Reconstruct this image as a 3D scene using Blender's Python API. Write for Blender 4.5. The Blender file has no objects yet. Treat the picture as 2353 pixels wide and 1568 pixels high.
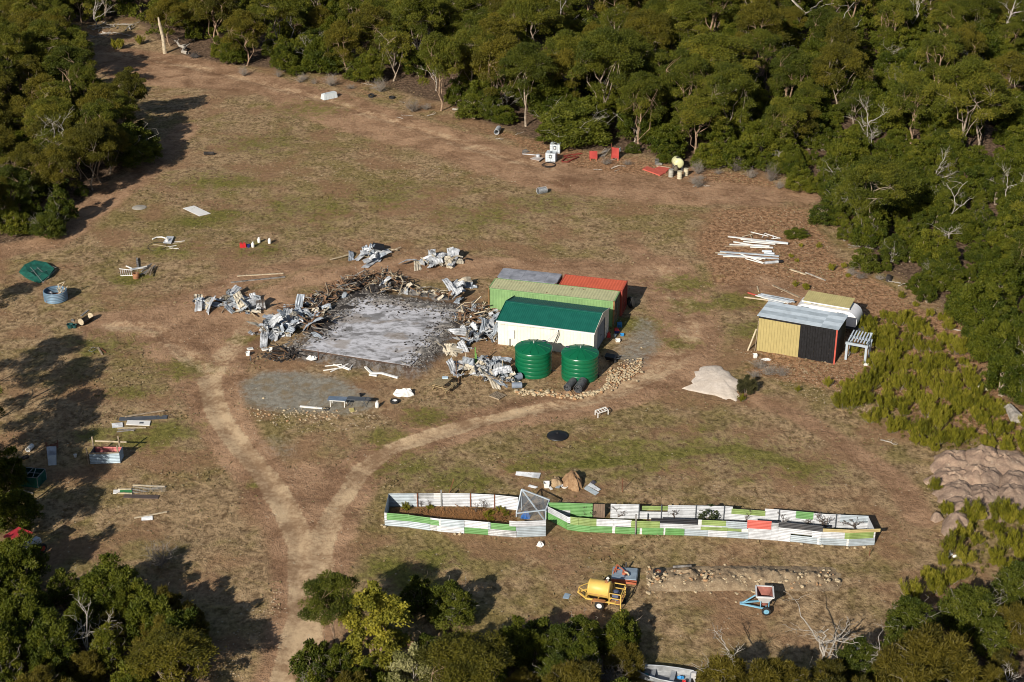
import bpy, math, random
import numpy as np
from mathutils import Vector, Matrix

rnd = random.Random(7)
SC = bpy.context.scene
COL = SC.collection
# ------------------------------------------------------------------ camera, sky, sun, exposure
CAM_H, PITCH, FPX = 63.0, math.radians(25.55), 3676.5      # height, look-down angle, focal length in 2353 px wide picture
cam_d = bpy.data.cameras.new('camera')
cam_d.sensor_width = 36.0
cam_d.lens = 36.0 * FPX / 2353.0
cam_d.clip_start = 1.0
cam_d.clip_end = 6000.0
cam = bpy.data.objects.new('camera', cam_d)
cam.location = (0, 0, CAM_H)
cam.rotation_euler = (math.pi / 2 - PITCH, 0, 0)
COL.objects.link(cam)
SC.camera = cam
SUN_EL, SUN_AZ = math.radians(27.5), math.radians(27.0)   # light travels towards +Y, turned 27 degrees to +X
world = bpy.data.worlds.new('World')
SC.world = world
world.use_nodes = True
wn = world.node_tree
sky = wn.nodes.new('ShaderNodeTexSky')
sky.sky_type = 'NISHITA'
sky.sun_disc = False
sky.sun_elevation = SUN_EL
sky.sun_rotation = math.radians(180 + 27)
sky.air_density = 1.0
sky.dust_density = 1.0
bg = wn.nodes['Background']
bg.inputs[1].default_value = 0.052
wn.links.new(sky.outputs[0], bg.inputs[0])
sun_d = bpy.data.lights.new('sun', 'SUN')
sun_d.energy = 4.6
sun_d.angle = math.radians(0.53)
sun_d.color = (1.0, 0.925, 0.81)
sun = bpy.data.objects.new('sun', sun_d)
_ld = Vector((math.sin(SUN_AZ) * math.cos(SUN_EL), math.cos(SUN_AZ) * math.cos(SUN_EL), -math.sin(SUN_EL)))
sun.rotation_euler = _ld.to_track_quat('-Z', 'Y').to_euler()
sun.location = (-40, -40, 90)
COL.objects.link(sun)
SC.view_settings.view_transform = 'Standard'
SC.view_settings.look = 'None'
SC.view_settings.exposure = 0.43
SC.view_settings.gamma = 1.0
SC.view_settings.use_curve_mapping = False
SC.render.engine = 'CYCLES'
SC.cycles.filter_width = 1.0
SC.cycles.max_bounces = 4
SC.cycles.diffuse_bounces = 2
SC.cycles.glossy_bounces = 2
SC.cycles.transmission_bounces = 2
SC.cycles.transparent_max_bounces = 6

# ------------------------------------------------------------------ numeric helpers
def vnoise(x, y, seed=0):
    x = np.asarray(x, float); y = np.asarray(y, float)
    xi = np.floor(x).astype(np.int64); yi = np.floor(y).astype(np.int64)
    xf = x - xi; yf = y - yi
    u = xf * xf * (3 - 2 * xf); v = yf * yf * (3 - 2 * yf)
    def h(a, b):
        n = (a * 374761393 + b * 668265263 + seed * 1274126177) & 0x7fffffff
        n = ((n ^ (n >> 13)) * 1274126177) & 0x7fffffff
        n = n ^ (n >> 16)
        return (n & 0xffff) / 65535.0
    a = h(xi, yi); b = h(xi + 1, yi); c = h(xi, yi + 1); d = h(xi + 1, yi + 1)
    return (a * (1 - u) + b * u) * (1 - v) + (c * (1 - u) + d * u) * v

def fbm(x, y, seed=0, o=3):
    s = 0; a = .5; t = 0
    for i in range(o):
        s = s + a * vnoise(np.asarray(x) * 2 ** i, np.asarray(y) * 2 ** i, seed + i); t += a; a *= .5
    return s / t

def sstep(a, b, x):
    t = np.clip((np.asarray(x, float) - a) / (b - a), 0, 1)
    return t * t * (3 - 2 * t)

sP, cP = math.sin(PITCH), math.cos(PITCH)
def ray(u, v):
    a = (u - 1176.5) / FPX; b = (784.0 - v) / FPX
    return Vector((a, cP + b * sP, -sP + b * cP))
def flat(u, v, z=0.0):
    d = ray(u, v); t = (z - CAM_H) / d.z
    return Vector((d.x * t, d.y * t, z))

# the different close views of the photograph that positions were read from: x0, y0, scale
FR = dict(V=(0, 0, 1), z1=(517, 545.7, .26855), z2=(947.9, 603.2, .2441), z3=(1493.6, 631.9, .2441), z4=(861.7, 1091.5, .2441),
          z5=(1407.4, 1091.5, .29297), l1=(0, 517, .26855), l2=(0, 890.4, .26855), t1=(0, 0, .26855), t2=(631.9, 0, .26855),
          t3=(1206.3, 0, .26855), t4=(1723.3, 0, .26757), b1=(0, 1148.9, .26855), b2=(574.4, 1148.9, .26855),
          b3=(1206.3, 1235, .26855), b4=(1723.3, 1148.9, .26757), r1=(1723.3, 402.1, .26757), r2=(1895.7, 804.2, .25645),
          m1=(1177.6, 287.2, .19531), d1=(0, 1005.3, .13427), d2=(0, 631.9, .13427), d3=(1579.7, 505.5, .12207))
def uv(f, x, y):
    a = FR[f]; return a[0] + x * a[2], a[1] + y * a[2]

# burnt slab: a rectangle standing a little proud of the ground
PADZ = 0.5
_fl = flat(*uv('z1', 640, 950), PADZ); _fr = flat(*uv('z1', 1590, 1100), PADZ)
SL_EX = (_fr - _fl).normalized(); SL_EY = Vector((-SL_EX.y, SL_EX.x, 0))
SL_W = (_fr - _fl).length; SL_D = 12.6; SL_O = _fl
def slab_ab(x, y):
    dx = np.asarray(x, float) - SL_O.x; dy = np.asarray(y, float) - SL_O.y
    return dx * SL_EX.x + dy * SL_EX.y, dx * SL_EY.x + dy * SL_EY.y
def slab_pt(a, b, z=0.0):
    return SL_O + SL_EX * a + SL_EY * b + Vector((0, 0, z))

def hf(x, y):
    x = np.asarray(x, float); y = np.asarray(y, float)
    a, b = slab_ab(x, y)
    wob = 0.35 * (vnoise(x * .9, y * .9, 5) - .5)
    d = np.maximum.reduce([(-a - .3) / 3.2, (a - SL_W - .2) / 2.2, (b - SL_D) / 4.0, (-b - .35 + wob) / 0.55, np.zeros_like(a)])
    pad = PADZ * (1 - sstep(0.0, 1.0, d)) - .06 * (d <= 0)
    g = 0.35 * (fbm(x * .05, y * .05, 11) - .5) + .10 * (fbm(x * .35, y * .35, 21) - .5)
    return g * np.clip(d, 0, 1) + pad
def hz(x, y):
    return float(hf(np.array([x]), np.array([y]))[0])
def Q(f, x, y, dz=0.0):
    u, v = uv(f, x, y)
    z = 0.0
    for _ in range(5):
        p = flat(u, v, z); z = hz(p.x, p.y)
    p = flat(u, v, z); p.z += dz
    return p
def Ht(f, x, y, base):
    """height above base of the point seen at x,y that stands over base (same distance)"""
    d = ray(*uv(f, x, y)); t = base.y / d.y
    return CAM_H + d.z * t - base.z
def XYat(f, x, y, depth_y):
    d = ray(*uv(f, x, y)); t = depth_y / d.y
    return Vector((d.x * t, depth_y, CAM_H + d.z * t))
FWD = Vector((0, cP, -sP))
def mpx(p, f='V'):
    return (p - Vector((0, 0, CAM_H))).dot(FWD) / FPX * FR[f][2]

# ------------------------------------------------------------------ materials
MATS = {}
class NT:
    def __init__(s, name):
        s.m = bpy.data.materials.new(name); s.m.use_nodes = True
        s.t = s.m.node_tree; s.b = s.t.nodes['Principled BSDF']
    def n(s, typ, **kw):
        nd = s.t.nodes.new(typ)
        for k, v in kw.items():
            if k.startswith('i_'):
                key = k[2:]; key = int(key) if key.isdigit() else key
                s.set(nd.inputs[key], v)
            else: setattr(nd, k, v)
        return nd
    def set(s, inp, v):
        if isinstance(v, bpy.types.NodeSocket): s.t.links.new(v, inp)
        else:
            if hasattr(inp.default_value, '__len__') and hasattr(v, '__len__') and len(inp.default_value) == 4 and len(v) == 3: v = (*v, 1)
            inp.default_value = v
    def noise(s, vec, scale, detail=3, rough=.55, dist=0):
        return s.n('ShaderNodeTexNoise', i_Vector=vec, i_Scale=scale, i_Detail=detail, i_Roughness=rough, i_Distortion=dist).outputs[0]
    def mix(s, f, a, b, blend='MIX'):
        nd = s.t.nodes.new('ShaderNodeMix'); nd.data_type = 'RGBA'; nd.blend_type = blend
        s.set(nd.inputs[0], f); s.set(nd.inputs[6], a); s.set(nd.inputs[7], b); return nd.outputs[2]
    def math(s, op, a, b=0.0, c=None):
        nd = s.t.nodes.new('ShaderNodeMath'); nd.operation = op
        s.set(nd.inputs[0], a); s.set(nd.inputs[1], b)
        if c is not None: s.set(nd.inputs[2], c)
        return nd.outputs[0]
    def ss(s, x, a, b):
        nd = s.t.nodes.new('ShaderNodeMapRange'); nd.interpolation_type = 'SMOOTHSTEP'
        s.set(nd.inputs[0], x); nd.inputs[1].default_value = a; nd.inputs[2].default_value = b
        return nd.outputs[0]
    def bump(s, h, strength, dist=.02):
        nd = s.n('ShaderNodeBump', i_Height=h, i_Strength=strength, i_Distance=dist)
        s.t.links.new(nd.outputs[0], s.b.inputs['Normal'])
    def coord(s, k='Object'):
        return s.n('ShaderNodeTexCoord').outputs[k]
    def attr(s, nm):
        return s.n('ShaderNodeAttribute', attribute_name=nm)
    def out(s, col, rough=.8, metal=0.0, spec=.3):
        s.set(s.b.inputs['Base Color'], col); s.set(s.b.inputs['Roughness'], rough); s.set(s.b.inputs['Metallic'], metal)
        s.b.inputs['Specular IOR Level'].default_value = spec
        return s.m

def paint(name, col, rough=.55, metal=0.0, var=.12, dirt=.25, dirtcol=(.16, .11, .07), rust=0.0, scale=1.5, spec=.35, rustcol=(.20, .07, .03)):
    """painted / plain surface with soft variation, dirt and optional rust patches"""
    if name in MATS: return MATS[name]
    s = NT(name); c = s.coord('Object')
    info = s.n('ShaderNodeObjectInfo').outputs['Random']
    mp = s.n('ShaderNodeVectorMath', operation='ADD', i_0=c, i_1=s.n('ShaderNodeCombineXYZ', i_0=s.math('MULTIPLY', info, 37.0), i_1=s.math('MULTIPLY', info, 17.0)).outputs[0]).outputs[0]
    n1 = s.noise(mp, scale, 4); n2 = s.noise(mp, scale * 7, 3)
    dark = tuple(x * (1 - var * 2) for x in col); lite = tuple(min(1, x * (1 + var)) for x in col)
    base = s.mix(s.ss(n1, .3, .7), dark, lite)
    base = s.mix(s.math('MULTIPLY', s.ss(s.math('ADD', s.math('MULTIPLY', n1, .6), s.math('MULTIPLY', n2, .4)), .5, .72), dirt), base, dirtcol)
    if rust > 0:
        n3 = s.noise(mp, scale * 1.7, 5, .65)
        base = s.mix(s.ss(n3, .72 - rust * .35, .80 - rust * .35), base, s.mix(n2, rustcol, tuple(x * .45 for x in rustcol)))
    MATS[name] = s.out(base, rough, metal, spec)
    return MATS[name]

def leafmat(name, a, b, c, trans=.3):
    """foliage: colour runs a..b..c by the tint of each leaf clump and by tree"""
    if name in MATS: return MATS[name]
    s = NT(name)
    t = s.attr('tint').outputs['Fac']
    r = s.n('ShaderNodeObjectInfo').outputs['Random']
    f = s.math('ADD', s.math('MULTIPLY', t, .6), s.math('MULTIPLY', r, .45))
    col = s.mix(s.ss(f, .15, .5), a, b); col = s.mix(s.ss(f, .55, .95), col, c)
    s.out(col, .6, 0, .25)
    tr = s.n('ShaderNodeBsdfTranslucent', i_Color=col)
    mx = s.n('ShaderNodeMixShader', i_0=trans, i_1=s.b.outputs[0], i_2=tr.outputs[0])
    s.t.links.new(mx.outputs[0], s.t.nodes['Material Output'].inputs['Surface'])
    MATS[name] = s.m
    return s.m

# ------------------------------------------------------------------ mesh builder
def wm(o):
    m = o.matrix_basis.copy()
    while o.parent: o = o.parent; m = o.matrix_basis @ m
    return m
class MB:
    def __init__(s): s.v = []; s.f = []; s.sm = []; s.mi = []
    def add(s, vs, fs, smooth=False, mi=0):
        k = len(s.v); s.v += [tuple(v) for v in vs]
        for f in fs: s.f.append([k + i for i in f]); s.sm.append(smooth); s.mi.append(mi)
        return s
    def hexa(s, b, t, mi=0):
        """8 corners: bottom loop b (ccw from above), top loop t"""
        n = len(b)
        fs = [list(range(n))[::-1], list(range(n, 2 * n))] + [[i, (i + 1) % n, n + (i + 1) % n, n + i] for i in range(n)]
        return s.add(list(b) + list(t), fs, mi=mi)
    def box(s, c, size, M=None, mi=0):
        x, y, z = (q / 2 for q in size); c = Vector(c)
        vs = [Vector(p) for p in ((-x, -y, -z), (x, -y, -z), (x, y, -z), (-x, y, -z), (-x, -y, z), (x, -y, z), (x, y, z), (-x, y, z))]
        if M is not None: vs = [M @ v for v in vs]
        return s.hexa([c + v for v in vs[:4]], [c + v for v in vs[4:]], mi)
    def beam(s, p0, p1, w, h=None, up=(0, 0, 1), mi=0):
        p0 = Vector(p0); p1 = Vector(p1); h = h or w; d = (p1 - p0).normalized(); up = Vector(up)
        if abs(d.dot(up)) > .98: up = Vector((0, 1, 0))
        a = d.cross(up).normalized(); b = a.cross(d).normalized()
        q = [a * (-w / 2) - b * (h / 2), a * (w / 2) - b * (h / 2), a * (w / 2) + b * (h / 2), a * (-w / 2) + b * (h / 2)]
        return s.hexa([p0 + x for x in q], [p1 + x for x in q], mi)
    def tube(s, pts, rs, n=6, cap=True, smooth=True, mi=0):
        pts = [Vector(p) for p in pts]
        if not hasattr(rs, '__len__'): rs = [rs] * len(pts)
        vs = []; fs = []; ref = Vector((.3, .9, .2)).normalized()
        for i, p in enumerate(pts):
            d = (pts[min(i + 1, len(pts) - 1)] - pts[max(i - 1, 0)])
            d = d.normalized() if d.length > 1e-9 else Vector((0, 0, 1))
            if abs(d.dot(ref)) > .97: ref = Vector((.9, -.2, .3)).normalized()
            a = d.cross(ref).normalized(); b = d.cross(a)
            for j in range(n):
                t = 2 * math.pi * j / n; vs.append(p + (a * math.cos(t) + b * math.sin(t)) * rs[i])
        for i in range(len(pts) - 1):
            for j in range(n):
                k = (j + 1) % n; fs.append([i * n + j, i * n + k, (i + 1) * n + k, (i + 1) * n + j])
        s.add(vs, fs, smooth, mi)
        if cap:
            s.add(vs[:n], [list(range(n))[::-1]], False, mi); s.add(vs[-n:], [list(range(n))], False, mi)
        return s
    def lathe(s, prof, n=24, M=None, smooth=True, mi=0, closed=False):
        vs = []; fs = []
        for r, z in prof:
            for j in range(n):
                t = 2 * math.pi * j / n; v = Vector((r * math.cos(t), r * math.sin(t), z)); vs.append(M @ v if M is not None else v)
        for i in range(len(prof) - 1):
            for j in range(n):
                k = (j + 1) % n; fs.append([i * n + j, i * n + k, (i + 1) * n + k, (i + 1) * n + j])
        s.add(vs, fs, smooth, mi)
        if not closed:
            if prof[0][0] > 1e-4: s.add(vs[:n], [list(range(n))[::-1]], False, mi)
            if prof[-1][0] > 1e-4: s.add(vs[-n:], [list(range(n))], False, mi)
        return s
    def corr(s, p00, p10, p11, p01, n=8, amp=.012, th=.008, mi=0, nl=1, bend=None):
        """ribbed sheet: ribs run from edge p00-p01 to edge p10-p11 ; n ribs between p00 and p01"""
        p00, p10, p11, p01 = (Vector(p) for p in (p00, p10, p11, p01))
        nr = (p10 - p00).cross(p01 - p00).normalized(); vs = []; m = 2 * n + 1
        for i in range(m):
            t = i / (m - 1); o = nr * (amp if i % 2 else -amp)
            a = p00.lerp(p01, t) + o; b = p10.lerp(p11, t) + o
            for k in range(nl + 1):
                q = a.lerp(b, k / nl)
                if bend: q = q + nr * bend(k / nl, t)
                vs.append(q)
        w = nl + 1; N = len(vs); fs = []
        vs += [v - nr * th for v in vs]
        for i in range(m - 1):
            for k in range(nl):
                a = i * w + k; fs.append([a, a + 1, a + w + 1, a + w]); fs.append([N + a, N + a + w, N + a + w + 1, N + a + 1])
            a = i * w; b = i * w + nl
            fs.append([a, a + w, N + a + w, N + a]); fs.append([b, N + b, N + b + w, b + w])
        for k in range(nl):
            a = k; b = (m - 1) * w + k
            fs.append([a, N + a, N + a + 1, a + 1]); fs.append([b, b + 1, N + b + 1, N + b])
        return s.add(vs, fs, mi=mi)
    def plate(s, c, th, mi=0):
        """flat plate through corners c (ccw from above), thickness upward"""
        c = [Vector(p) for p in c]; n = (c[1] - c[0]).cross(c[-1] - c[0]).normalized()
        return s.hexa(c, [p + n * th for p in c], mi)
    def stone(s, c, r, rg, flatz=.7, mi=0):
        c = Vector(c); p = (1 + 5 ** .5) / 2; vs = []
        for v in ((-1, p, 0), (1, p, 0), (-1, -p, 0), (1, -p, 0), (0, -1, p), (0, 1, p), (0, -1, -p), (0, 1, -p), (p, 0, -1), (p, 0, 1), (-p, 0, -1), (-p, 0, 1)):
            q = Vector(v).normalized() * r * rg.uniform(.7, 1.2); q.z *= flatz; vs.append(c + q)
        fs = [(0, 11, 5), (0, 5, 1), (0, 1, 7), (0, 7, 10), (0, 10, 11), (1, 5, 9), (5, 11, 4), (11, 10, 2), (10, 7, 6), (7, 1, 8), (3, 9, 4), (3, 4, 2), (3, 2, 6), (3, 6, 8), (3, 8, 9), (4, 9, 5), (2, 4, 11), (6, 2, 10), (8, 6, 7), (9, 8, 1)]
        return s.add(vs, fs, mi=mi)
    def mesh(s, name, mats, M=None):
        me = bpy.data.meshes.new(name)
        vs = s.v if M is None else [tuple(M @ Vector(v)) for v in s.v]
        me.from_pydata(vs, [], s.f)
        me.polygons.foreach_set('use_smooth', s.sm)
        me.polygons.foreach_set('material_index', s.mi)
        for m in (mats if isinstance(mats, (list, tuple)) else [mats]): me.materials.append(m)
        if any(s.sm): me.set_sharp_from_angle(angle=math.radians(40))
        me.update()
        return me
    def build(s, name, mats, parent=None, world=True, loc=None):
        """world: vertices are in world space; otherwise in the parent's space"""
        M = None
        if parent is not None and world: M = wm(parent).inverted()
        if loc is not None: M = Matrix.Translation(-Vector(loc))
        o = bpy.data.objects.new(name, s.mesh(name, mats, M)); COL.objects.link(o)
        if parent is not None: o.parent = parent
        if loc is not None: o.location = loc
        return o

def tag(o, label, cat, group=None):
    o['label'] = label; o['category'] = cat
    if group: o['group'] = group
    return o
def T(name, label, cat, loc=(0, 0, 0), rz=0.0, group=None):
    o = bpy.data.objects.new(name, None); COL.objects.link(o); o.location = loc; o.rotation_euler = (0, 0, rz)
    o.empty_display_size = .3
    return tag(o, label, cat, group)
def kind(o, k):
    o['kind'] = k; return o
def centre(pts):
    c = Vector((0, 0, 0))
    for p in pts: c += Vector(p)
    return c / len(pts)
def inst(name, mesh, parent=None, loc=(0, 0, 0), rot=(0, 0, 0), sc=(1, 1, 1)):
    o = bpy.data.objects.new(name, mesh); COL.objects.link(o); o.parent = parent
    o.location = loc; o.rotation_euler = rot; o.scale = sc if hasattr(sc, '__len__') else (sc, sc, sc)
    return o
def copy_thing(root, loc, rz=0.0, sc=1.0, label=None, group=None):
    r = root.copy(); COL.objects.link(r); r.location = loc; r.rotation_euler = (0, 0, rz); r.scale = (sc, sc, sc) if not hasattr(sc, '__len__') else sc
    if label: r['label'] = label
    if group: r['group'] = group
    for ch in KIDS.get(root.name, ()):
        c = ch.copy(); COL.objects.link(c); c.parent = r
        for g in KIDS.get(ch.name, ()):
            d = g.copy(); COL.objects.link(d); d.parent = c
    return r
KIDS = {}
def note_kids(root):
    KIDS[root.name] = list(root.children)
    for c in root.children: KIDS[c.name] = list(c.children)
    return root
# ================================================================== GROUND
def wl(pts, f='V'):
    return np.array([[flat(*uv(f, *p)).x, flat(*uv(f, *p)).y] for p in pts])
def dline(x, y, pl):
    best = np.full(x.shape, 1e9)
    for (ax, ay), (bx, by) in zip(pl[:-1], pl[1:]):
        dx, dy = bx - ax, by - ay
        t = np.clip(((x - ax) * dx + (y - ay) * dy) / (dx * dx + dy * dy + 1e-9), 0, 1)
        best = np.minimum(best, np.hypot(x - ax - t * dx, y - ay - t * dy))
    return best
def inside(x, y, pl):
    r = np.zeros(x.shape, bool); n = len(pl)
    for i in range(n):
        ax, ay = pl[i]; bx, by = pl[(i + 1) % n]
        c = ((ay > y) != (by > y)) & (x < (bx - ax) * (y - ay) / ((by - ay) if by != ay else 1e-9) + ax)
        r ^= c
    return r
def sdf(x, y, pl):
    d = dline(x, y, np.vstack([pl, pl[:1]])); return np.where(inside(x, y, pl), -d, d)

TRACKS = [([(690, 1250), (655, 1165), (620, 1108), (590, 1070), (545, 1020), (510, 970), (490, 920), (482, 875)], .85),
          ([(735, 1260), (775, 1165), (830, 1085), (900, 1032), (1000, 1000), (1100, 972), (1200, 950)], .8),
          ([(1200, 950), (1330, 925), (1430, 898), (1500, 868)], .95),
          ([(640, 1600), (668, 1500), (690, 1420), (693, 1350), (690, 1250)], .75), ([(700, 1500), (715, 1400), (733, 1330), (735, 1260)], .75),
          ([(482, 875), (495, 840), (535, 800), (572, 755), (610, 700)], 1.1), ([(1500, 868), (1555, 825), (1588, 775), (1572, 710), (1545, 655), (1510, 615)], 1.2), ([(235, 120), (400, 143), (560, 182), (760, 235), (900, 278), (1080, 338), (1250, 388)], 1.3), ([(482, 875), (430, 815), (350, 750), (260, 748)], 1.2)]
TRACK_W = (1, .75, .5, 1, .95, .42, .34, .36, .36)
GREENLINE = [(1180, 1080), (1290, 1072), (1400, 1065), (1560, 1046), (1690, 1030), (1760, 1050), (1850, 1078)]
FAINT = [([(1500, 868), (1555, 825), (1588, 775), (1572, 710), (1545, 655), (1505, 605), (1440, 560)], 1.9),
         ([(235, 120), (400, 143), (560, 182), (760, 235), (900, 275), (1080, 335), (1250, 388), (1400, 412), (1600, 432), (1850, 452)], 2.6),
         ([(430, 290), (330, 400), (225, 475), (110, 560), (-60, 590)], 2.2),
         ([(500, 830), (400, 790), (330, 735), (250, 745)], 2.6),
         ([(1560, 850), (1700, 905), (1830, 955), (1930, 1015), (2050, 1100), (2120, 1190)], 1.5),
         ([(330, 735), (430, 700), (560, 640), (720, 600)], 2.2)]
DIRT = [[(330, 760), (420, 720), (560, 690), (600, 745), (540, 800), (560, 850), (500, 880), (470, 900), (400, 870)],
        [(560, 690), (700, 610), (900, 590), (1120, 590), (1350, 600), (1500, 620), (1560, 700), (1440, 660), (1120, 640), (900, 640), (700, 660)],
        [(620, 1110), (700, 1080), (830, 1080), (800, 1150), (760, 1220), (690, 1240), (650, 1190)],
        [(1640, 660), (1760, 640), (1960, 700), (2000, 770), (1900, 700)],
        [(560, 170), (800, 240), (1050, 320), (1260, 390), (1500, 425), (1820, 440), (1800, 475), (1500, 470), (1200, 430), (900, 330), (640, 250)],
        [(1500, 620), (1600, 680), (1640, 780), (1600, 850), (1545, 800), (1540, 730)], [(230, 130), (420, 150), (560, 185), (560, 215), (380, 200), (260, 190)]]
GRAV = [[(535, 880), (590, 853), (690, 842), (800, 862), (880, 905), (900, 950), (800, 968), (640, 962), (560, 935)],
        [(1385, 815), (1425, 760), (1460, 712), (1525, 735), (1545, 790), (1510, 845), (1450, 870)],
        [(560, 1010), (640, 990), (720, 1010), (700, 1060), (640, 1070)]]
LITTER = [[(1640, 480), (1850, 470), (1960, 600), (2100, 690), (2190, 770), (2000, 760), (1740, 720), (1620, 640), (1600, 560)],
          [(240, 110), (420, 150), (560, 170), (520, 210), (330, 190)],
          [(1950, 640), (2260, 760), (2353, 960), (2353, 1040), (2150, 960), (1900, 900), (1680, 860), (1720, 830)],
          [(830, 210), (1010, 260), (1180, 330), (1250, 385), (1900, 450), (1700, 395), (1420, 360), (1150, 300)]]
GREENS = [(505, 495, 2.6), (450, 510, 2.2), (1450, 745, 3.0), (1250, 1070, 4), (1380, 1055, 5), (1500, 1045, 5.5), (1620, 1030, 5), (1740, 1060, 4.5), (1850, 1080, 3.5), (390, 995, 2.6), (1570, 650, 3), (1590, 700, 2.6),
          (300, 905, 2.0), (600, 1112, 1.3), (1050, 1105, 3), (930, 1070, 4), (880, 1010, 2), (700, 480, 7), (500, 420, 6), (300, 640, 2.2), (380, 570, 4), (600, 575, 4), (250, 790, 4), (980, 960, 2.2), (560, 780, 1.5), (420, 850, 3),
          (1300, 690, 2), (960, 1340, 2), (1560, 790, 2), (1750, 760, 3), (1700, 690, 3), (330, 1010, 3), (230, 1000, 2), (900, 1310, 2), (1000, 1290, 2), (720, 250, 6), (600, 330, 6), (900, 450, 6), (1100, 500, 6), (1250, 470, 5)]
SLW = np.array([[slab_pt(a, b).x, slab_pt(a, b).y] for a, b in ((0, 0), (SL_W, 0), (SL_W, SL_D), (0, SL_D))])

FOREST_N = [(-250, -40), (-60, 30), (205, 62), (300, 40), (420, 132), (520, 148), (620, 160), (740, 176), (835, 190), (930, 215), (1020, 240), (1070, 268), (1180, 305), (1240, 345), (1400, 352), (1480, 352), (1530, 372), (1600, 392), (1690, 388), (1740, 396), (1800, 410),
            (1850, 455), (1930, 545), (1975, 605), (2060, 650), (2110, 690), (2170, 720), (2200, 770), (2265, 850), (2310, 920), (2420, 985), (2700, 900), (3000, 200), (2600, -90), (1200, -140), (200, -110)]
FOREST_L = [(-300, 600), (-20, 565), (90, 552), (150, 520), (195, 470), (235, 428), (290, 392), (342, 362), (368, 325), (345, 290), (300, 262), (235, 235), (215, 180), (170, 110), (60, 60), (-100, 60), (-400, 250)]
THICKET_BL = [(-200, 1300), (30, 1330), (150, 1345), (260, 1395), (370, 1410), (430, 1450), (490, 1500), (470, 1600), (440, 1720), (-200, 1720)]
THICKET_BC = [(690, 1530), (760, 1490), (900, 1520), (1000, 1500), (1180, 1500), (1300, 1450), (1440, 1470), (1440, 1540), (1400, 1660), (1100, 1740), (700, 1740), (650, 1620)]
THICKET_BR = [(1600, 1620), (1780, 1540), (1960, 1560), (2060, 1420), (2200, 1350), (2450, 1290), (2450, 1750), (1600, 1750)]

def axis(lo, hi, st, far, grow=1.18):
    c = list(np.arange(lo, hi + st / 2, st)); s = st; x = hi
    while x < far: s *= grow; x += s; c.append(x)
    return c
xp = axis(0, 74, .36, 1500); xs = np.array([-v for v in xp[:0:-1]] + xp)
ys_hi = axis(80, 232, .36, 2600); lo = []; s_, y_ = .36, 80
while y_ > -300: s_ *= 1.18; y_ -= s_; lo.append(y_)
ys = np.array(lo[::-1] + ys_hi)
GX, GY = np.meshgrid(xs, ys); gx = GX.ravel(); gy = GY.ravel()
gz = hf(gx, gy)
near = (np.abs(gx) < 110) & (gy > 60) & (gy < 300)
W = {k: np.zeros(gx.shape) for k in ('track', 'dirt', 'gravel', 'green', 'burn', 'litter', 'shade', 'road')}
nx, ny = gx[near], gy[near]
wob = 1.1 * (fbm(nx * .22, ny * .22, 31) - .5); wob2 = 2.6 * (fbm(nx * .12, ny * .12, 41) - .5)
trk = np.zeros(nx.shape); rut = np.zeros(nx.shape); road = np.zeros(nx.shape); dl_min = np.full(nx.shape, 99.)
for pl, hw in TRACKS:
    d = dline(nx, ny, wl(pl)) + wob * .5
    dl_min = np.minimum(dl_min, d - hw)
    if hw < 1: road = np.maximum(road, 1 - sstep(hw * 1.2, hw * 2.4, d))
    trk = np.maximum(trk, TRACK_W[[q[0] for q in TRACKS].index(pl)] * (1 - sstep(hw * .75, hw * 1.5, d)))
    rut = np.maximum(rut, np.exp(-(d / .5) ** 2))
W['track'][near] = trk; W['road'][near] = road
dirt = np.zeros(nx.shape)
for pl, hw in FAINT: dirt = np.maximum(dirt, .85 * (1 - sstep(hw * .4, hw * 1.5, dline(nx, ny, wl(pl)) + wob2 * .6)))
for pl, hw in TRACKS: dirt = np.maximum(dirt, .9 * (1 - sstep(hw * 1.8, hw * 4.2, dline(nx, ny, wl(pl)) + wob)))
for pg in DIRT: dirt = np.maximum(dirt, .95 * (1 - sstep(-1.5, 2.2, sdf(nx, ny, wl(pg)) + wob2)))
W['dirt'][near] = dirt
gv = np.zeros(nx.shape)
for i, pg in enumerate(GRAV): gv = np.maximum(gv, (.85, .7, .45)[i] * (1 - sstep(-2.2, 1.0, sdf(nx, ny, wl(pg)) + wob2 * .7)))
W['gravel'][near] = gv
gr = np.zeros(nx.shape)
for u, v, r in GREENS:
    p = flat(u, v); gr = np.maximum(gr, (1 if r < 3.2 else .75) * np.exp(-(((nx - p.x) / (r * 1.3)) ** 2 + ((ny - p.y) / r) ** 2)))
gr = np.maximum(gr, 1.25 * np.exp(-((dline(nx, ny, wl(GREENLINE)) + wob * .8) / .9) ** 2))
W['green'][near] = gr
W['burn'][near] = 1 - sstep(.3, 3.6, sdf(nx, ny, SLW) + wob2 * .7)
lt = np.zeros(nx.shape)
for pg in LITTER: lt = np.maximum(lt, 1 - sstep(-2.5, 2.0, sdf(nx, ny, wl(pg)) + wob2))
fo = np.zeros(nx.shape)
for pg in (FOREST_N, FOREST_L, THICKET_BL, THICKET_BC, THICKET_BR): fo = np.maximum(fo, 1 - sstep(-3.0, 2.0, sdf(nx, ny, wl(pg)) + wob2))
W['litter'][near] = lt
W['shade'][near] = fo  # forest floor zone: darker reddish-brown litter of its own colour
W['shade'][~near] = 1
gz[near] -= rut * .09 * (trk > .1)
gz += .05 * (vnoise(gx * 1.3, gy * 1.3, 3) - .5) * (1 - W['track']) * near
nxg, nyg = len(xs), len(ys)
ii = (np.arange(nyg - 1)[:, None] * nxg + np.arange(nxg - 1)[None, :]).ravel()
quads = np.stack([ii, ii + 1, ii + nxg + 1, ii + nxg], 1)

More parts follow.
